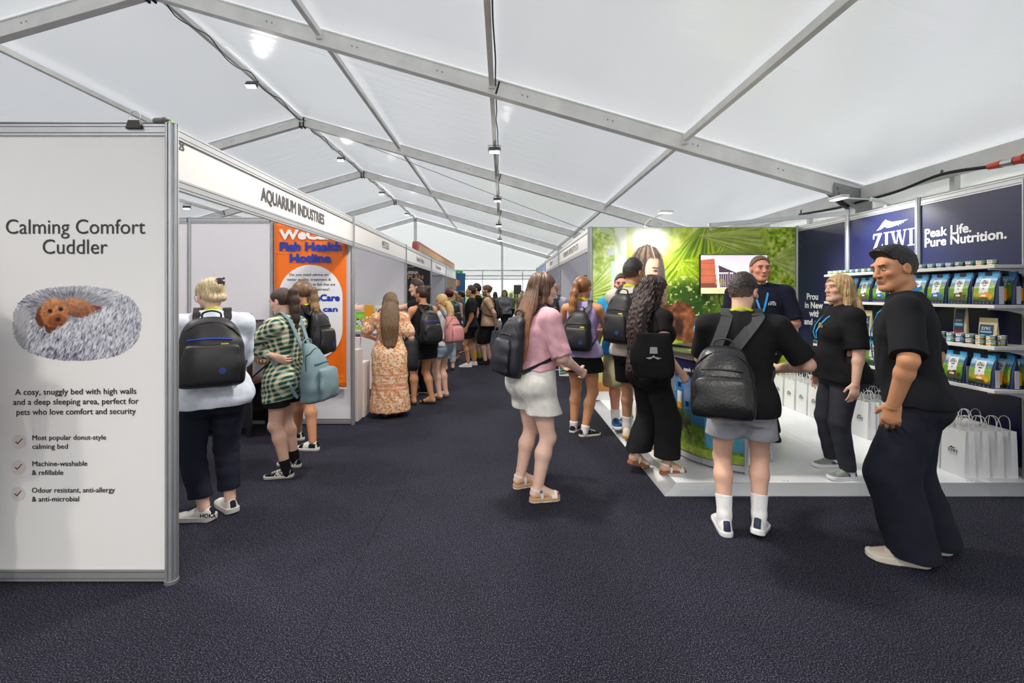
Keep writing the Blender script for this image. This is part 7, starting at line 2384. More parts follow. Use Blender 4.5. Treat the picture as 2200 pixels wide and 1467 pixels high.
def floral_mat():
    m = bpy.data.materials.new('orange floral cotton'); m.use_nodes = True; nt = m.node_tree; b = nt.nodes['Principled BSDF']
    tc = nt.nodes.new('ShaderNodeTexCoord')
    v = nt.nodes.new('ShaderNodeTexVoronoi'); v.inputs['Scale'].default_value = 36
    n = nt.nodes.new('ShaderNodeTexNoise'); n.inputs['Scale'].default_value = 55; n.inputs['Detail'].default_value = 3
    nt.links.new(tc.outputs['Object'], v.inputs['Vector']); nt.links.new(tc.outputs['Object'], n.inputs['Vector'])
    ad = nt.nodes.new('ShaderNodeMath'); ad.operation = 'MULTIPLY_ADD'; ad.inputs[1].default_value = .55; nt.links.new(n.outputs[0], ad.inputs[0]); nt.links.new(v.outputs['Distance'], ad.inputs[2])
    r = nt.nodes.new('ShaderNodeValToRGB'); e = r.color_ramp.elements
    e[0].position = .38; e[0].color = lin((188, 98, 70)); e[1].position = 1.0; e[1].color = lin((232, 212, 194))
    for p, c in ((.55, (220, 140, 80)), (.68, (228, 170, 118)), (.82, (226, 190, 160))): q = e.new(p); q.color = lin(c)
    nt.links.new(ad.outputs[0], r.inputs[0])
    sx = nt.nodes.new('ShaderNodeSeparateXYZ'); nt.links.new(tc.outputs['Object'], sx.inputs[0])
    r2 = nt.nodes.new('ShaderNodeValToRGB'); r2.color_ramp.interpolation = 'CONSTANT'; e = r2.color_ramp.elements
    e[0].position = 0; e[0].color = (0, 0, 0, 1); e[1].position = .99; e[1].color = (0, 0, 0, 1)
    for p, c in ((.215, 1), (.235, 0), (.25, 1), (.275, 0), (.335, 1), (.35, 0), (.66, 1), (.672, 0), (.765, 1), (.79, 0)): q = e.new(p); q.color = (c * .75,) * 3 + (1,)
    dv = nt.nodes.new('ShaderNodeMath'); dv.operation = 'DIVIDE'; dv.inputs[1].default_value = 1.6; nt.links.new(sx.outputs[2], dv.inputs[0]); nt.links.new(dv.outputs[0], r2.inputs[0])
    m2 = nt.nodes.new('ShaderNodeMix'); m2.data_type = 'RGBA'; nt.links.new(r.outputs[0], m2.inputs[6]); m2.inputs[7].default_value = lin((214, 142, 110)); nt.links.new(r2.outputs[0], m2.inputs[0])
    nt.links.new(m2.outputs[2], b.inputs['Base Color']); b.inputs['Roughness'].default_value = .9; b.inputs['Specular IOR Level'].default_value = .2
    return m
def checker_mat():
    m = bpy.data.materials.new('checkered canvas'); m.use_nodes = True; nt = m.node_tree; b = nt.nodes['Principled BSDF']
    tc = nt.nodes.new('ShaderNodeTexCoord'); c = nt.nodes.new('ShaderNodeTexChecker'); c.inputs['Scale'].default_value = 75; c.inputs[1].default_value = lin((224, 222, 214)); c.inputs[2].default_value = lin((20, 20, 22))
    nt.links.new(tc.outputs['Object'], c.inputs[0]); nt.links.new(c.outputs[0], b.inputs['Base Color']); b.inputs['Roughness'].default_value = .8
    return m

# ---- at the aquarium booth
P = visitor('person in a loose white shirt and glasses, fair hair clipped up, wearing a dark pack', 30, 1.70, (437, 1117, 92), (494, 1097, 50), sex='f', g=1.22, gl=1.0, lean=5, skin='pale', head=(28, 20, 0), glasses=True, seed=1, shift=(-.03, 0),
    hl=dict(p=(-.30, .22, .92), hint=(-1, -.6, .1), curl=30), hr=dict(p=(.10, .36, 1.0), hint=(.35, -.3, -1), curl=30),
    hair=dict(style='updo', col=(196, 176, 142), t=.012, tips=(128, 116, 98), br=.046, bun=(.02, -.098, .050), nape=-.07), top=dict(m=cloth('white linen', (218, 226, 240), bump=(180, .25, .003)), e=.026, hem=.79, flare=.016, sleeve=1.6, es=.016, wr=.005, slant=-.06, collarband=True),
    bottom=dict(kind='trousers', m=NAVYC, hem=.165, e=.014, r=(.105, .084, .068), wr=.003), lanyard=dict(badge=False),
    shoes=dict(kind='sneaker', m=WSHOE, sole=.038, wide=1.10, flange=.012, rocker=.5, laces=M_WHITE, accents=(heel_tab(NAVYC),)))
for s_ in (-1,):
    tf = P['legs'][s_][3]; V_, F_ = text_mesh('HOKA', .026, None, .05)
    o_, r_, u_ = tf([-.0495, -.005, .040])[0], tf([-.0495, -.085, .040])[0], tf([-.046, -.005, .07])[0]
    place_text('lettering', V_, F_, o_, unit(r_ - o_), unit(u_ - o_), M_INK, [c for c in P['root'].children if c.name.startswith('shoe')][0])
cl = MB()
for k_ in range(7):
    a_ = -0.9 + .3 * k_
    cl.tube(spline([P['HP'](.03, -.10, .088), P['HP'](.008 * k_, -.134, .078 + .006 * math.sin(a_)), P['HP'](.007 * k_, -.146, .052 - .006 * (k_ % 2)), P['HP'](.006 * k_, -.138, .026)], 4), .0055, 6)
cl.build('hair_claw', pm('dark tortoise claw', (52, 48, 56), rough=.2), P['root'], smooth=True)
backpack(P, 'dark backpack with blue front zip and round emblem, on the person in the white shirt', M_PACK, w=.41, hgt=.47, d=.19, ztop=.825, zipm=BLUEZIP, trim=M_PACK2)

PLAID = plaid_mat(); CHECK = checker_mat()
P = visitor('person in a green plaid shirt with a brown ponytail, arms folded, facing the fish tank', 80, 1.63, (613, 1025, 103), (632, 1002, 74), sex='f', g=1.0, skin='fair', head=(0, 16, 0), seed=2, shift=(-.04, 0),
    hl=dict(w=wp(588, 765, 3.86), hint=(-.3, 1, -.6), curl=40), hr=dict(w=wp(574, 772, 4.02), hint=(.6, .6, -1), curl=40),
    hair=dict(style='pony', col=(62, 42, 36), tie=.055, len=.40, t=.010, band=pm('mustard tie', (226, 160, 20)), fat=1.1, arch=.2),
    top=dict(m=PLAID, e=.026, hem=.655, flare=.012, sleeve=1.75, es=.016, wr=.005, slant=-.10, collarband=True), bottom=dict(kind='shorts', m=BLK, hem=.605, e=.012),
    shoes=dict(kind='sneaker', m=BSHOE, sole=.030, ms=M_OFFW, laces=M_WHITE, hy=[.075, .080, .082, .078, .062, .048, .036], sock=(.07, BLK), accents=(('checker_panel', CHECK, box_rg(-.1, .1, -.05, .085, .028, .2), .0015),)))
M_PKB = pm('blue grey canvas pack', (116, 140, 148), rough=.75, bump=(120, .3, .003))
backpack(P, 'blue grey drawstring style backpack on the person in plaid', M_PKB, w=.32, hgt=.50, d=.24, ztop=.70, soft=True, pocket=True, badge=False, zipm=pm('teal zip', (60, 110, 130)), strap=M_PKB, mp=M_PKB, handle=True, sw=.045)
t = empty('tablet', wp(566, 792, 3.93), math.radians(55), 'dark flat tablet held under the folded arms of the person in plaid', 'tablet')
MB().box((-.012, -.075, -.10), (-.004, .075, .10)).build('case', BSHOE, t, bevel=.003); MB().box((-.004, -.07, -.095), (-.001, .07, .095)).build('screen', pm('dark screen', (30, 34, 40), rough=.1), t)
t.rotation_euler = (math.radians(10), math.radians(48), math.radians(20))

P = visitor('person with a long fair-tipped ponytail, standing behind the person in plaid', 78, 1.71, (640, 945, 80), (671, 967, 82), sex='f', g=1.0, skin='tan', head=(0, 10, 0), seed=3, shift=(-.02, .03),
    hl=dict(p=(-.1, .3, 1.05), curl=30), hr=dict(p=(.12, .3, 1.05), curl=30),
    hair=dict(style='pony', col=(112, 86, 62), tips=(206, 168, 112), tie=.0, len=.42, t=.012, fat=1.15, arch=.2), top=dict(m=cloth('dark top', (40, 40, 46)), hem=.86, sleeve=.5), bottom=dict(kind='shorts', m=BLK, hem=.66),
    shoes=dict(kind='sneaker', m=WSHOE, sole=.03, laces=M_WHITE, accents=(('side_panel', BSHOE, box_rg(-.1, .1, -.05, .02, .03, .075), .002), ('toe_panel', BSHOE, box_rg(-.1, .1, .08, .13, .03, .2), .002), heel_tab(BSHOE))), lanyard=dict(badge=False))
backpack(P, 'black backpack on the person behind the plaid shirt', M_PACK, w=.29, hgt=.46, d=.16, ztop=.82, mp=M_PACK)

# ---- along the pet food booth
P = visitor('person in a long orange floral dress with straight brown hair, back turned', 12, 1.59, (827, 893, 20), (850, 891, -5), sex='f', g=1.20, skin='fair', head=(10, 2, 0), seed=4,
    hl=dict(p=(-.22, .24, .98), hint=(-1, -.5, -.4), curl=35), hr=dict(p=(.30, .06, .80), curl=30),
    hair=dict(style='long', col=(112, 88, 64), len=.45, w=.105, side=4, t=.016), top=dict(kind='dress', m=floral_mat(), e=.014, hem=.07, w=.255, d=.20, sleeve=.75, es=.020, puff=True, wr=.006, vert=True, name='dress'),
    shoes=dict(kind='sandal', m=pm('brown cork sole', (112, 78, 52), rough=.7), strap=pm('brown strap', (92, 66, 40)), sole=.03, ankle=False))
backpack(P, 'slim black bag slung over one shoulder of the person in the floral dress', M_PACK, w=.20, hgt=.48, d=.12, ztop=.66, onesh=1, pocket=False, badge=False, side=.26, off=-.12, handle=False)
P = visitor('person in a black sleeveless outfit with a messy brown bun and tanned legs', 38, 1.69, (889, 869, 25), (927, 867, 80), sex='f', g=1.05, skin='tan', head=(20, 0, 0), seed=5,
    hl=dict(p=(-.24, .30, 1.0), curl=30), hr=dict(p=(.26, .06, .78), curl=25),
    hair=dict(style='bun', col=(66, 44, 34), bun=(.02, -.095, .085), br=.045, amp=.005), top=dict(m=BLK, hem=.80, sleeve=0), bottom=dict(kind='skirt', m=BLK, hem=.66, flare=.03), shoes=dict(kind='sandal', m=BSHOE, strap=BSHOE, sole=.022, ankle=False))
backpack(P, 'black backpack with a blue zip on the person with the messy bun', M_PACK, w=.32, hgt=.47, d=.19, ztop=.80, zipm=BLUEZIP, badge=False)
P = visitor('person with a low fair ponytail in pale denim shorts, beside the messy bun', 58, 1.57, (944, 858, 55), (957, 853, 62), sex='f', g=1.05, skin='fair', head=(0, 5, 0), seed=6,
    hair=dict(style='pony', col=(206, 172, 122), tie=-.05, len=.26, t=.014, fat=1.35, amp=.004), top=dict(m=cloth('pale grey tee', (198, 200, 206)), hem=.80, sleeve=.5), bottom=dict(kind='shorts', m=cloth('pale denim', (150, 172, 190)), hem=.63), lanyard=dict(badge=False),
    shoes=dict(kind='sandal', m=pm('dark cork sole', (70, 50, 40)), strap=pm('dark strap', (60, 44, 38)), sole=.026, ankle=False))
M_PINKP = pm('dusty pink pack', (206, 138, 138), rough=.75, bump=(120, .2, .003))
backpack(P, 'dusty pink backpack with grey top on the person in denim shorts', M_PINKP, mp=M_PINKP, w=.31, hgt=.40, d=.19, ztop=.80, badge=False, strap=pm('grey pack strap', (120, 120, 128)))
P = visitor('person in a black shirt and lime lanyard pointing across at the cartons', 98, 1.80, (886, 850, 90), (912, 845, 70), sex='m', g=1.05, skin='fair', head=(0, 8, 0), seed=7,
    hl=dict(w=wp(822, 664, 7.15), hint=(0, -.4, -1), curl=18, n=(0, .2, -1)), hr=dict(w=wp(868, 690, 7.05), hint=(.6, 0, -1), curl=45),
    hair=dict(style='short', col=(66, 50, 42), top=.024), top=dict(m=BLK, hem=.86), bottom=dict(kind='trousers', m=NAVYC, hem=.05, e=.012), shoes=dict(kind='sneaker', m=BSHOE, ms=M_OFFW), lanyard=dict())
P = visitor('person hidden behind the booth panel, only a bare forearm reaching past the post', -70, 1.66, (660, 890, -70), (680, 880, -60), sex='f', skin='pale', seed=8, hl=dict(w=(-2.35, 6.2, 1.0), curl=20), hr=dict(w=wp(782, 662, 6.05), hint=(0, 0, -1), curl=12),
    hair=dict(style='short', col=(120, 96, 70)), top=dict(m=BLK2, hem=.85, sleeve=.5), bottom=dict(kind='trousers', m=NAVYC, hem=.06), shoes=dict(kind='sneaker', m=WSHOE))

# ---- the queue further down the aisle
P = visitor('person with dark red hair and a green patterned top, facing the pegboard booth', 35, 1.68, (957, 797, 40), (973, 794, 5), sex='f', skin='fair', g=1.05, head=(0, 0, 0), seed=9, hair=dict(style='bun', col=(84, 20, 24), bun=(0, -.08, .03), br=.05),
    top=dict(m=cloth('green print', (40, 120, 104), var=(30, .6)), hem=.84), bottom=dict(kind='trousers', m=cloth('pale jeans', (168, 184, 196)), hem=.16), shoes=dict(kind='sandal', m=BSHOE, strap=BSHOE, ankle=False), lanyard=dict(badge=False))
backpack(P, 'black backpack on the person with dark red hair', M_PACK, w=.30, hgt=.44, ztop=.82)
P = visitor('person in a white top and zebra print skirt with short fair hair', 150, 1.64, (969, 772, 150), (984, 772, 160), sex='f', g=1.1, skin='fair', seed=10, hair=dict(style='long', col=(170, 128, 84), len=.10, side=1),
    hl=dict(p=(-.15, .25, 1.0), curl=40), hr=dict(p=(.12, .25, 1.0), curl=40), top=dict(m=cloth('white top', (226, 222, 220)), hem=.86, sleeve=0), bottom=dict(kind='skirt', m=cloth('zebra print', (120, 118, 118), var=(40, .9)), hem=.22, flare=.03), shoes=dict(kind='sandal', m=pm('brown cork sole', (112, 78, 52)), strap=BSHOE, ankle=False), lanyard=dict())
P = visitor('person in a grey tee and denim shorts with bright pink shoes, dark hair tied back', 88, 1.66, (986, 758, 90), (996, 756, 85), sex='f', g=1.1, skin='fair', seed=11, hair=dict(style='bun', col=(34, 28, 28), bun=(0, -.09, 0.0)), hl=dict(p=(-.2, .25, .95), curl=35),
    top=dict(m=cloth('charcoal tee', (84, 86, 94)), hem=.80), bottom=dict(kind='shorts', m=cloth('blue denim', (112, 140, 172)), hem=.50), shoes=dict(kind='sneaker', m=pm('hot pink mesh', (226, 40, 120)), ms=M_WHITE), lanyard=dict(badge=False))
P = visitor('young person in black tee and black shorts with white shoes, in the queue', 86, 1.75, (1006, 789, 92), (1018, 785, 80), sex='m', g=.95, skin='tan', seed=12, hair=dict(style='short', col=(48, 36, 30), top=.03, nape=-.05), hl=dict(p=(-.23, .06, .86), hint=(0, -1, 0), curl=30),
    head=(0, -4, 0), top=dict(m=cloth('washed navy tee', (32, 33, 40)), hem=.86, e=.024, sleeve=.7, es=.03), bottom=dict(kind='shorts', m=BLK, hem=.62), shoes=dict(kind='sneaker', m=WSHOE, ms=M_WHITE, laces=M_WHITE), lanyard=dict(badge=False))
P = visitor('tall person in black with olive shorts and yellow socks, behind the one in white shoes', 88, 1.81, (1020, 778, 92), (1030, 775, 85), sex='m', skin='fair', seed=13, hair=dict(style='short', col=(44, 34, 30), top=.028), top=dict(m=BLK, hem=.86), bottom=dict(kind='shorts', m=cloth('olive shorts', (112, 116, 96)), hem=.52),
    shoes=dict(kind='sneaker', m=BSHOE, ms=BSHOE, sock=(.14, pm('yellow sock', (196, 176, 40)))), lanyard=dict(badge=False))
backpack(P, 'black backpack on the tall person in black and olive', M_PACK, w=.29, hgt=.46, d=.16, ztop=.83)
P = visitor('person in a tan tee with tied back hair, hands behind the back, near mid aisle', 86, 1.78, (1042, 783, 95), (1053, 780, 80), sex='m', g=1.05, skin='fair', seed=14, head=(0, 3, 0), beard=(110, 84, 64), hl=dict(p=(-.13, -.20, .93), hint=(-1, -.6, .2), curl=35), hr=dict(p=(.10, -.21, .93), hint=(1, -.6, .2), curl=35),
    hair=dict(style='bun', col=(92, 68, 52), bun=(0, -.105, .05), br=.026), top=dict(m=cloth('tan tee', (196, 168, 136)), hem=.86, e=.022, sleeve=.65), bottom=dict(kind='shorts', m=BLK, hem=.46, e=.016), shoes=dict(kind='sneaker', m=BSHOE, ms=BSHOE, laces=BSHOE), lanyard=dict(badge=False))
backpack(P, 'black backpack on the person in the tan tee', M_PACK, w=.28, hgt=.46, d=.15, ztop=.83)
P = visitor('person in a grey hooded top with a lime lanyard, walking this way down the aisle', 172, 1.74, (1078, 725, 175), (1090, 722, 168), sex='f', g=1.2, skin='fair', seed=15, hair=dict(style='long', col=(110, 84, 60), len=.2, side=2), hl=dict(p=(-.14, .26, 1.02), curl=40), hr=dict(p=(.14, .24, 1.0), curl=40),
    top=dict(m=cloth('grey hoodie', (138, 140, 146)), hem=.84, e=.03, sleeve=1.8, es=.02), bottom=dict(kind='trousers', m=BLK, hem=.06), shoes=dict(kind='sneaker', m=BSHOE), lanyard=dict())
for i_, (px, py, h_, cc, hc, ya, tx_) in enumerate(((1064, 712, 1.68, (70, 74, 84), (40, 32, 28), 20, 'person in dark grey far down the aisle beside the blue wall'), (1098, 703, 1.62, (96, 120, 84), (120, 90, 60), 170, 'person in a sage green top far down the aisle'),
        (1109, 699, 1.66, (150, 132, 84), (96, 66, 48), 185, 'person in an ochre top far down the aisle beneath the loudspeaker'), (1121, 711, 1.70, (128, 110, 96), (60, 44, 36), 160, 'person in a brown top far down the aisle, nearest the pale stands'))):
    visitor(tx_, ya, h_, (px - 4, py, ya), (px + 4, py, ya), sex='fm'[i_ % 2], seed=20 + i_, hair=dict(style='short' if i_ % 2 else 'long', col=hc, len=.15), top=dict(m=cloth('far tee %d' % i_, cc), hem=.86), bottom=dict(kind='trousers', m=NAVYC, hem=.06), shoes=dict(kind='sneaker', m=BSHOE), lanyard=dict() if i_ else None)

# ---- walking up the aisle
WSAND = dict(kind='sandal', m=pm('espadrille sole', (196, 160, 116), rough=.8, bump=(200, .4, .003)), strap=pm('white leather strap', (232, 230, 226), rough=.45), sole=.030, welt=M_WHITE, nails=(196, 44, 62))
P = visitor('person in a pink tee and white shorts with very long brown hair', -62, 1.74, (1119, 1046, -62), (1156, 1076, -78), sex='f', g=1.20, gl=1.08, lean=6, skin='pale', head=(-8, 0, 0), seed=30, shift=(.03, 0),
    hl=dict(p=(-.16, .34, 1.0), hint=(-1, -.4, -.5), curl=35), hr=dict(p=(.20, .30, .98), hint=(.7, -1, -.3), curl=35),
    hair=dict(style='long', col=(92, 62, 46), tips=(150, 106, 70), len=.44, w=.10, side=3, t=.016, amp=.004, headband=pm('thin pink band', (190, 140, 130))), top=dict(m=cloth('dusty pink tee', (216, 166, 178)), e=.022, hem=1.0, flare=0, sleeve=.98, es=.022, wr=.004, neck=.01),
    bottom=dict(kind='shorts', m=cloth('white shorts', (222, 220, 216)), hem=.66, e=.016, flare=.075, waist=.62, belt=pm('tan belt', (190, 140, 110))), shoes=WSAND, lanyard=dict(badge=False))
backpack(P, 'dark navy backpack on the person in pink', pm('navy pack nylon', (22, 25, 38), rough=.55), w=.30, hgt=.47, d=.15, ztop=.80, badge=False, pocket=True, mp=pm('navy pack nylon', (22, 25, 38)))
P = visitor('person with a shaved head in a pale shirt before the pet supplies booth', -15, 1.80, (1183, 796, -10), (1199, 795, -30), sex='m', g=1.0, skin='red', seed=31, hair=None, top=dict(m=cloth('pale lilac shirt', (196, 192, 210)), hem=.86, sleeve=1.8), bottom=dict(kind='trousers', m=cloth('blue jeans', (34, 46, 82)), hem=.05), shoes=dict(kind='sneaker', m=BSHOE), lanyard=dict(badge=False))
backpack(P, 'black backpack with blue zip on the person with a shaved head', M_PACK, w=.30, hgt=.46, d=.17, ztop=.83, zipm=BLUEZIP)
t_ = lambda X, Y, Z: np.abs(Z - .060 - .010 * np.sin(Y * 40)) - .006
P = visitor('person in a black skirt and lilac vest with a long auburn ponytail', -22, 1.77, (1233, 927, -30), (1258, 937, -72), sex='f', g=1.05, skin='tan', head=(-20, 0, 0), seed=32, shift=(.03, 0),
    hl=dict(p=(-.12, .26, 1.08), hint=(-1, -.3, -.6), curl=35), hr=dict(p=(.10, .27, 1.14), hint=(1, -.2, -.7), curl=35),
    hair=dict(style='pony', col=(124, 82, 50), tie=.03, len=.46, t=.012, fat=1.25, tips=(176, 120, 70), sway=-.05), top=dict(m=cloth('lilac vest', (172, 158, 206)), hem=.88, sleeve=0), bottom=dict(kind='skirt', m=BLK, hem=.71, flare=.03), lanyard=dict(badge=False),
    shoes=dict(kind='sneaker', m=BSHOE, ms=M_OFFW, laces=M_OFFW, hy=[.075, .082, .086, .08, .062, .048, .036], sock=(.035, M_WHITE), accents=(('side_stripe', M_WHITE, lambda X, Y, Z: np.maximum(np.abs(Z - .046 - .010 * np.sin(Y * 45)) - .0045, np.maximum(-.06 - Y, Y - .06)), .0018),)))
backpack(P, 'black backpack with a yellow label on the person in the lilac vest', M_PACK, w=.31, hgt=.44, d=.17, ztop=.79)
t = empty('striped_bag', (.80, 5.45, .60), math.radians(-10), 'green and white striped carrier bag hanging beside the person in the lilac vest', 'carrier bag')
mb = MB(); mb._add([(-.12, -.04, 0), (.12, -.04, 0), (.12, .04, 0), (-.12, .04, 0), (-.15, -.03, .34), (.15, -.03, .34), (.15, .03, .34), (-.15, .03, .34)], [(0, 3, 2, 1), (0, 1, 5, 4), (1, 2, 6, 5), (2, 3, 7, 6), (3, 0, 4, 7), (4, 5, 6, 7)]); mb.build('bag_body', pm('white bag film', (216, 222, 222), rough=.3), t)
mb = MB()
for k_ in range(7): mb.prism([(-.115, .02 + k_ * .03), (.0, -.0 + k_ * .03 + .045), (.115, .02 + k_ * .03), (.115, .034 + k_ * .03), (.0, .014 + k_ * .03 + .045), (-.115, .034 + k_ * .03)], -.044, -.037, lambda u, v, d: (u, d, v))
mb.build('stripe_print', pm('green stripe', (20, 110, 70)), t)
MB().tube(spline([(-.06, 0, .34), (-.04, 0, .46), (.0, 0, .50), (.04, 0, .46), (.06, 0, .34)], 5), .006, 6).build('handle', M_WHITE, t, smooth=True)

# ---- around the counter
P = visitor('bearded person in a bright blue tee and khaki shorts by the green wall', 152, 1.76, (1350, 905, 140), (1322, 915, 172), z0=ZP, sex='m', g=1.08, skin='red', head=(10, 4, 0), seed=33, beard=(90, 70, 60), hair=dict(style='short', col=(52, 44, 42), top=.008, line=-.014),
    top=dict(m=cloth('bright blue tee', (40, 150, 206)), hem=.82, sleeve=.7, e=.022), bottom=dict(kind='shorts', m=cloth('khaki shorts', (168, 160, 124)), hem=.46, e=.018, flare=.05), shoes=dict(kind='sneaker', m=pm('royal blue mesh', (18, 74, 140), rough=.7), ms=M_WHITE, rocker=.5, sole=.034, laces=NAVYC, sock=(.10, M_WHITE)), lanyard=dict())
P = visitor('tall person in an oatmeal tee with undercut black hair, by the counter', -48, 1.87, (1347, 938, -20), (1372, 966, -70), z0=ZP, sex='m', g=.98, skin='olive', head=(-10, 0, 0), seed=34, hair=dict(style='short', col=(26, 22, 22), top=.030, t=.006, nape=-.05, fade=(-.05, .035)),
    hl=dict(p=(-.10, .32, 1.1), curl=35), hr=dict(p=(.20, .26, 1.08), curl=35), top=dict(m=cloth('oatmeal tee', (190, 182, 172)), hem=.90, e=.024, sleeve=.65, collarband=True), bottom=dict(kind='shorts', m=BLK, hem=.60, e=.016),
    shoes=dict(kind='sneaker', m=pm('cream suede', (226, 214, 190), rough=.8), ms=pm('gum rubber', (196, 146, 74), rough=.6), laces=M_WHITE, sock=(.12, M_WHITE), accents=tuple(('stripe', pm('brown stripe', (92, 80, 66)), box_rg(-.1, .1, y_, y_ + .014, .03, .075), .002) for y_ in (-.03, .0, .03))), lanyard=dict(badge=False))
backpack(P, 'dark backpack with yellow label on the tall person in oatmeal', M_PACK, w=.31, hgt=.50, d=.17, ztop=.82, badge=True)
BSAND = dict(kind='sandal', m=pm('tan leather sole', (150, 96, 66), rough=.6), strap=pm('white leather strap', (232, 230, 226)), sole=.030, nails=(170, 24, 40))
P = visitor('person in black with wide cropped trousers and very long curly dark hair', -72, 1.69, (1360, 1006, -62, dict(lift=18)), (1433, 1019, -84), z0=.03, sex='f', g=1.12, gl=1.0, lean=3, skin='fair', head=(-6, 0, 0), seed=35,
    hl=dict(p=(-.2, .25, .9), curl=30), hr=dict(w=wp(1462, 800, 3.78), hint=(.3, -1, .1), curl=30),
    hair=dict(style='curly', col=(50, 34, 32), len=.60, w=.115, side=3, t=.024, amp=.006), top=dict(m=BLK, hem=.92, sleeve=.45, e=.018), bottom=dict(kind='trousers', m=BLK, hem=.155, e=.014, r=(.100, .104, .110), name='wide_trousers'), shoes=BSAND)
t = empty('tote_bag', wp(1402, 812, 3.62), math.radians(-8), 'soft black tote bag with a pale crest print, hanging from the person with curly hair', 'tote bag')
Gt = Field((-.20, -.06, -.02), (.20, .06, .42), .007); Gt.add(loft((0, 0, 0), (1, 0, 0), (0, 1, 0), (0, 0, 1), [0, .04, .15, .32, .36], [.145, .165, .165, .14, .13], [.03, .045, .04, .022, .012], None, None, 3)); Gt.near(wrinkle(.003, 77, 1.6)); v_, f_ = Gt.mesh()
link_mesh('bag_body', np_mesh('bag_body', v_, f_), BLK, t)
cp = MB(); cp.prism([(-.03, .20), (.03, .20), (.026, .25), (-.026, .25)], -.05, -.043, lambda u, v, d: (u, d, v)); cp.prism([(-.06, .165), (-.01, .175), (.0, .19), (.01, .175), (.06, .165), (.03, .155), (0, .17), (-.03, .155)], -.05, -.044, lambda u, v, d: (u, d, v)); cp.build('crest_print', pm('pale crest print', (170, 170, 172)), t)
mb = MB(); mb.ribbon(spline([(-.07, .0, .33), (-.06, .05, .46), (-.03, .12, .57), (.0, .2, .60)], 6), [(0, -1, .2)] * 19, .03, .003); mb.build('strap', BLK, t)

P = visitor('bearded person in black tee and grey shorts with white socks, leaning at the counter', -22, 1.71, (1556, 1142, -12), (1630, 1150, -38, dict(lift=10)), sex='m', g=1.02, skin='fair', head=(-28, 6, 0), seed=36, beard=(58, 44, 38), lean=5, twist=-6,
    hl=dict(p=(-.10, .40, 1.02), hint=(-1, -.6, -.4), curl=30), hr=dict(w=wp(1668, 792, 3.12), hint=(1, -.9, -.2), curl=30),
    hair=dict(style='short', col=(40, 32, 30), top=.020, t=.007, nape=-.06, fade=(-.06, .02)), top=dict(m=BLK, hem=.80, e=.020, sleeve=.85, es=.022, flare=.012), bottom=dict(kind='shorts', m=cloth('grey marl shorts', (162, 164, 172)), hem=.625, e=.014, flare=.034),
    shoes=dict(kind='sneaker', m=pm('white leather', (232, 231, 228), rough=.45), ms=M_WHITE, laces=M_WHITE, sock=(.145, cloth('white sock', (232, 232, 236))), accents=(heel_tab(pm('navy heel tab', (28, 38, 70))),)), lanyard=dict(badge=False))
backpack(P, 'black leather look backpack hanging low on the person in grey shorts', pm('black soft leather', (22, 23, 26), rough=.34, bump=(60, .4, .006)), w=.37, hgt=.45, d=.22, ztop=.72, badge=False, pocket=True, soft=False, strap=M_STRAPG, side=-.10, sw=.07)
P = visitor('tall staff person in a navy polo behind the counter', 158, 1.92, (1600, 940, 160), (1662, 938, 150), z0=ZP, sex='m', g=1.12, belly=.05, skin='red', head=(14, 2, 0), seed=37, hair=dict(style='short', col=(104, 80, 62), top=.008, line=-.028),
    hl=dict(p=(-.10, .24, 1.13), hint=(-1, -.4, -.5), curl=30), hr=dict(p=(.10, .24, 1.10), hint=(1, -.4, -.5), curl=30), top=dict(m=cloth('navy polo', (20, 23, 40)), hem=.90, e=.024, sleeve=.9, es=.024, collarband=True), bottom=dict(kind='trousers', m=BLK, hem=.05), shoes=dict(kind='sneaker', m=BSHOE, ms=BSHOE), lanyard=dict(m=SKYB))
q = project(P, P['T'](-.09, 0, .735), P['F'], .004); dq = P['F']
lg = MB()
for pl in ziwi_logo(.075): lg.prism(pl, 0, .002, lambda u, v, d: tuple(Vector(q) + Vector(P['S']) * (.0375 - u) * -1 + Vector(P['U']) * v + Vector(dq) * (d + .004)))
lg.build('chest_logo', M_WINK, P['root'])
P = visitor('staff person with blonde hair in a black tee, standing on the platform', 80, 1.68, (1822, 1029, 97), (1788, 1002, 88), z0=ZP, sex='f', g=1.22, gl=1.0, belly=.075, skin='fair', head=(10, -4, 0), seed=38,
    hl=dict(w=wp(1838, 825, 3.62), hint=(-.3, -1, .1), curl=25), hr=dict(p=(.30, .03, .80), curl=25),
    hair=dict(style='long', col=(192, 160, 116), len=.20, w=.10, side=3, t=.018, amp=.0035, front=.02, side_cover=True), top=dict(m=BLK, hem=.80, e=.022, sleeve=.92, es=.024, flare=.02), bottom=dict(kind='trousers', m=cloth('dark grey jeans', (50, 52, 60)), hem=.075, e=.008, r=(.100, .074, .058), wr=.004),
    shoes=dict(kind='sneaker', m=pm('grey green mesh', (126, 134, 130), rough=.8, var=(60, .2)), ms=M_WHITE, sole=.034, rocker=.5, laces=pm('mint lace', (176, 206, 196)), sock=(.03, M_WHITE), accents=(heel_tab(NAVYC), ('side_panel', cloth('slate panel', (74, 84, 104)), box_rg(-.1, .1, -.06, .03, .03, .06), .002))), lanyard=dict(m=SKYB, drop=.68))
q = project(P, P['T'](-.085, 0, .74), P['F'], .004)
lg = MB()
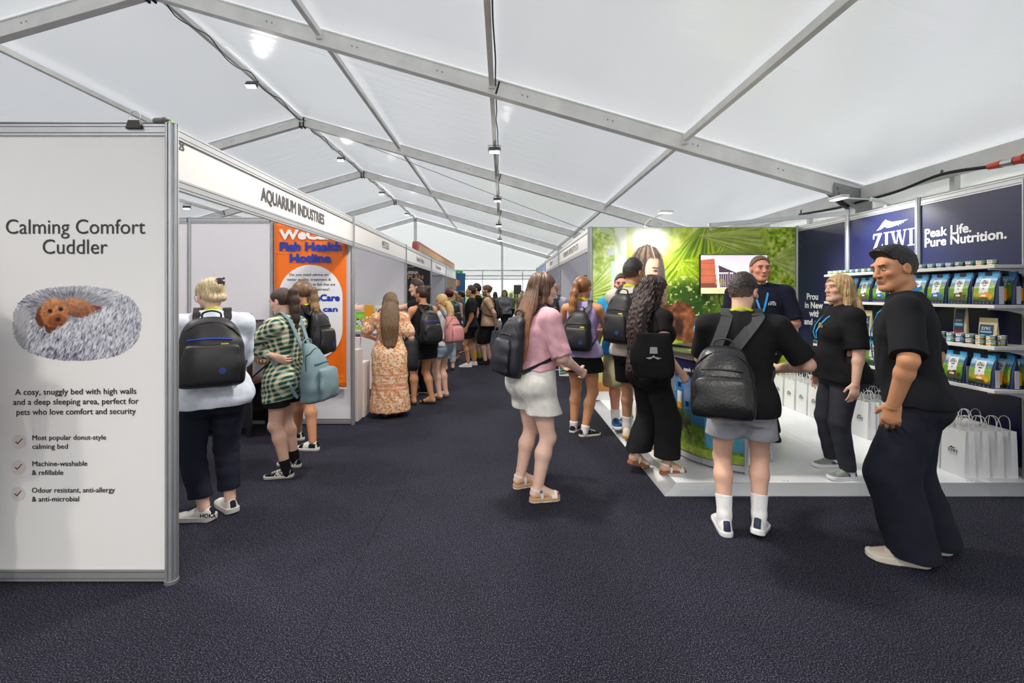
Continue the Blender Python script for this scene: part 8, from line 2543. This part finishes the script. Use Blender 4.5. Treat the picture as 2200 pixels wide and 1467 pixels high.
for pl in ziwi_logo(.075): lg.prism(pl, 0, .002, lambda u, v, d: tuple(Vector(q) + Vector(P['S']) * (u - .0375) * -1 + Vector(P['U']) * v + Vector(P['F']) * (d + .004)))
lg.build('chest_logo', pm('gold thread', (196, 160, 80)), P['root'])
P = visitor('staff person with a black quiff and wide navy trousers, hand in pocket', 46, 1.86, (1958, 1211, 72), (2006, 1184, 76), sex='m', g=1.04, gl=1.0, lean=6, belly=.03, skin='tan', head=(42, 4, 0), seed=39, shift=(-.04, .0),
    hl=dict(w=wp(1920, 868, 2.55), hint=(-1, -.35, 0), curl=25, d=(.2, .15, -1)), hr=dict(p=(.25, .0, .92), curl=30),
    hair=dict(style='short', col=(24, 22, 24), top=.024, quiff=True, t=.006, fade=(-.06, .02)), top=dict(m=cloth('black staff tee', (19, 21, 26)), hem=.93, e=.020, sleeve=.92, es=.022, flare=.014, wr=.003), bottom=dict(kind='trousers', m=cloth('wide navy drill', (26, 29, 42)), hem=.055, e=.016, r=(.122, .128, .122), wr=.005, name='wide_trousers'),
    shoes=dict(kind='sneaker', m=pm('beige suede', (188, 178, 164), rough=.85), ms=pm('bone sole', (206, 200, 188), rough=.6), sole=.032, rocker=.4, laces=M_OFFW, accents=(('side_panel', pm('silver patch', (196, 200, 200), rough=.4), box_rg(-.1, .1, -.02, .05, .03, .075), .002),)), lanyard=dict(m=SKYB))
tf = P['legs'][-1][3]; V_, F_ = text_mesh('N', .036, .034, .07)
o_, r_, u_ = tf([-.0505, .038, .034])[0], tf([-.050, -.02, .034])[0], tf([-.046, .040, .07])[0]
place_text('lettering', V_, F_, o_, unit(r_ - o_), unit(u_ - o_), M_WINK, [c for c in P['root'].children if c.name.startswith('shoe')][0])
# ================================================================== a passer-by beside the poster panel (its shadow falls on the print)
visitor('person beyond the picture edge whose shadow falls across the pet bed poster', 5, 1.80, (-300, 1352, 5), (-205, 1352, 0), sex='m', g=1.1, seed=50, hair=dict(style='short', col=(60, 46, 38)), top=dict(m=BLK2, hem=.85), bottom=dict(kind='trousers', m=NAVYC, hem=.05), shoes=dict(kind='sneaker', m=WSHOE))
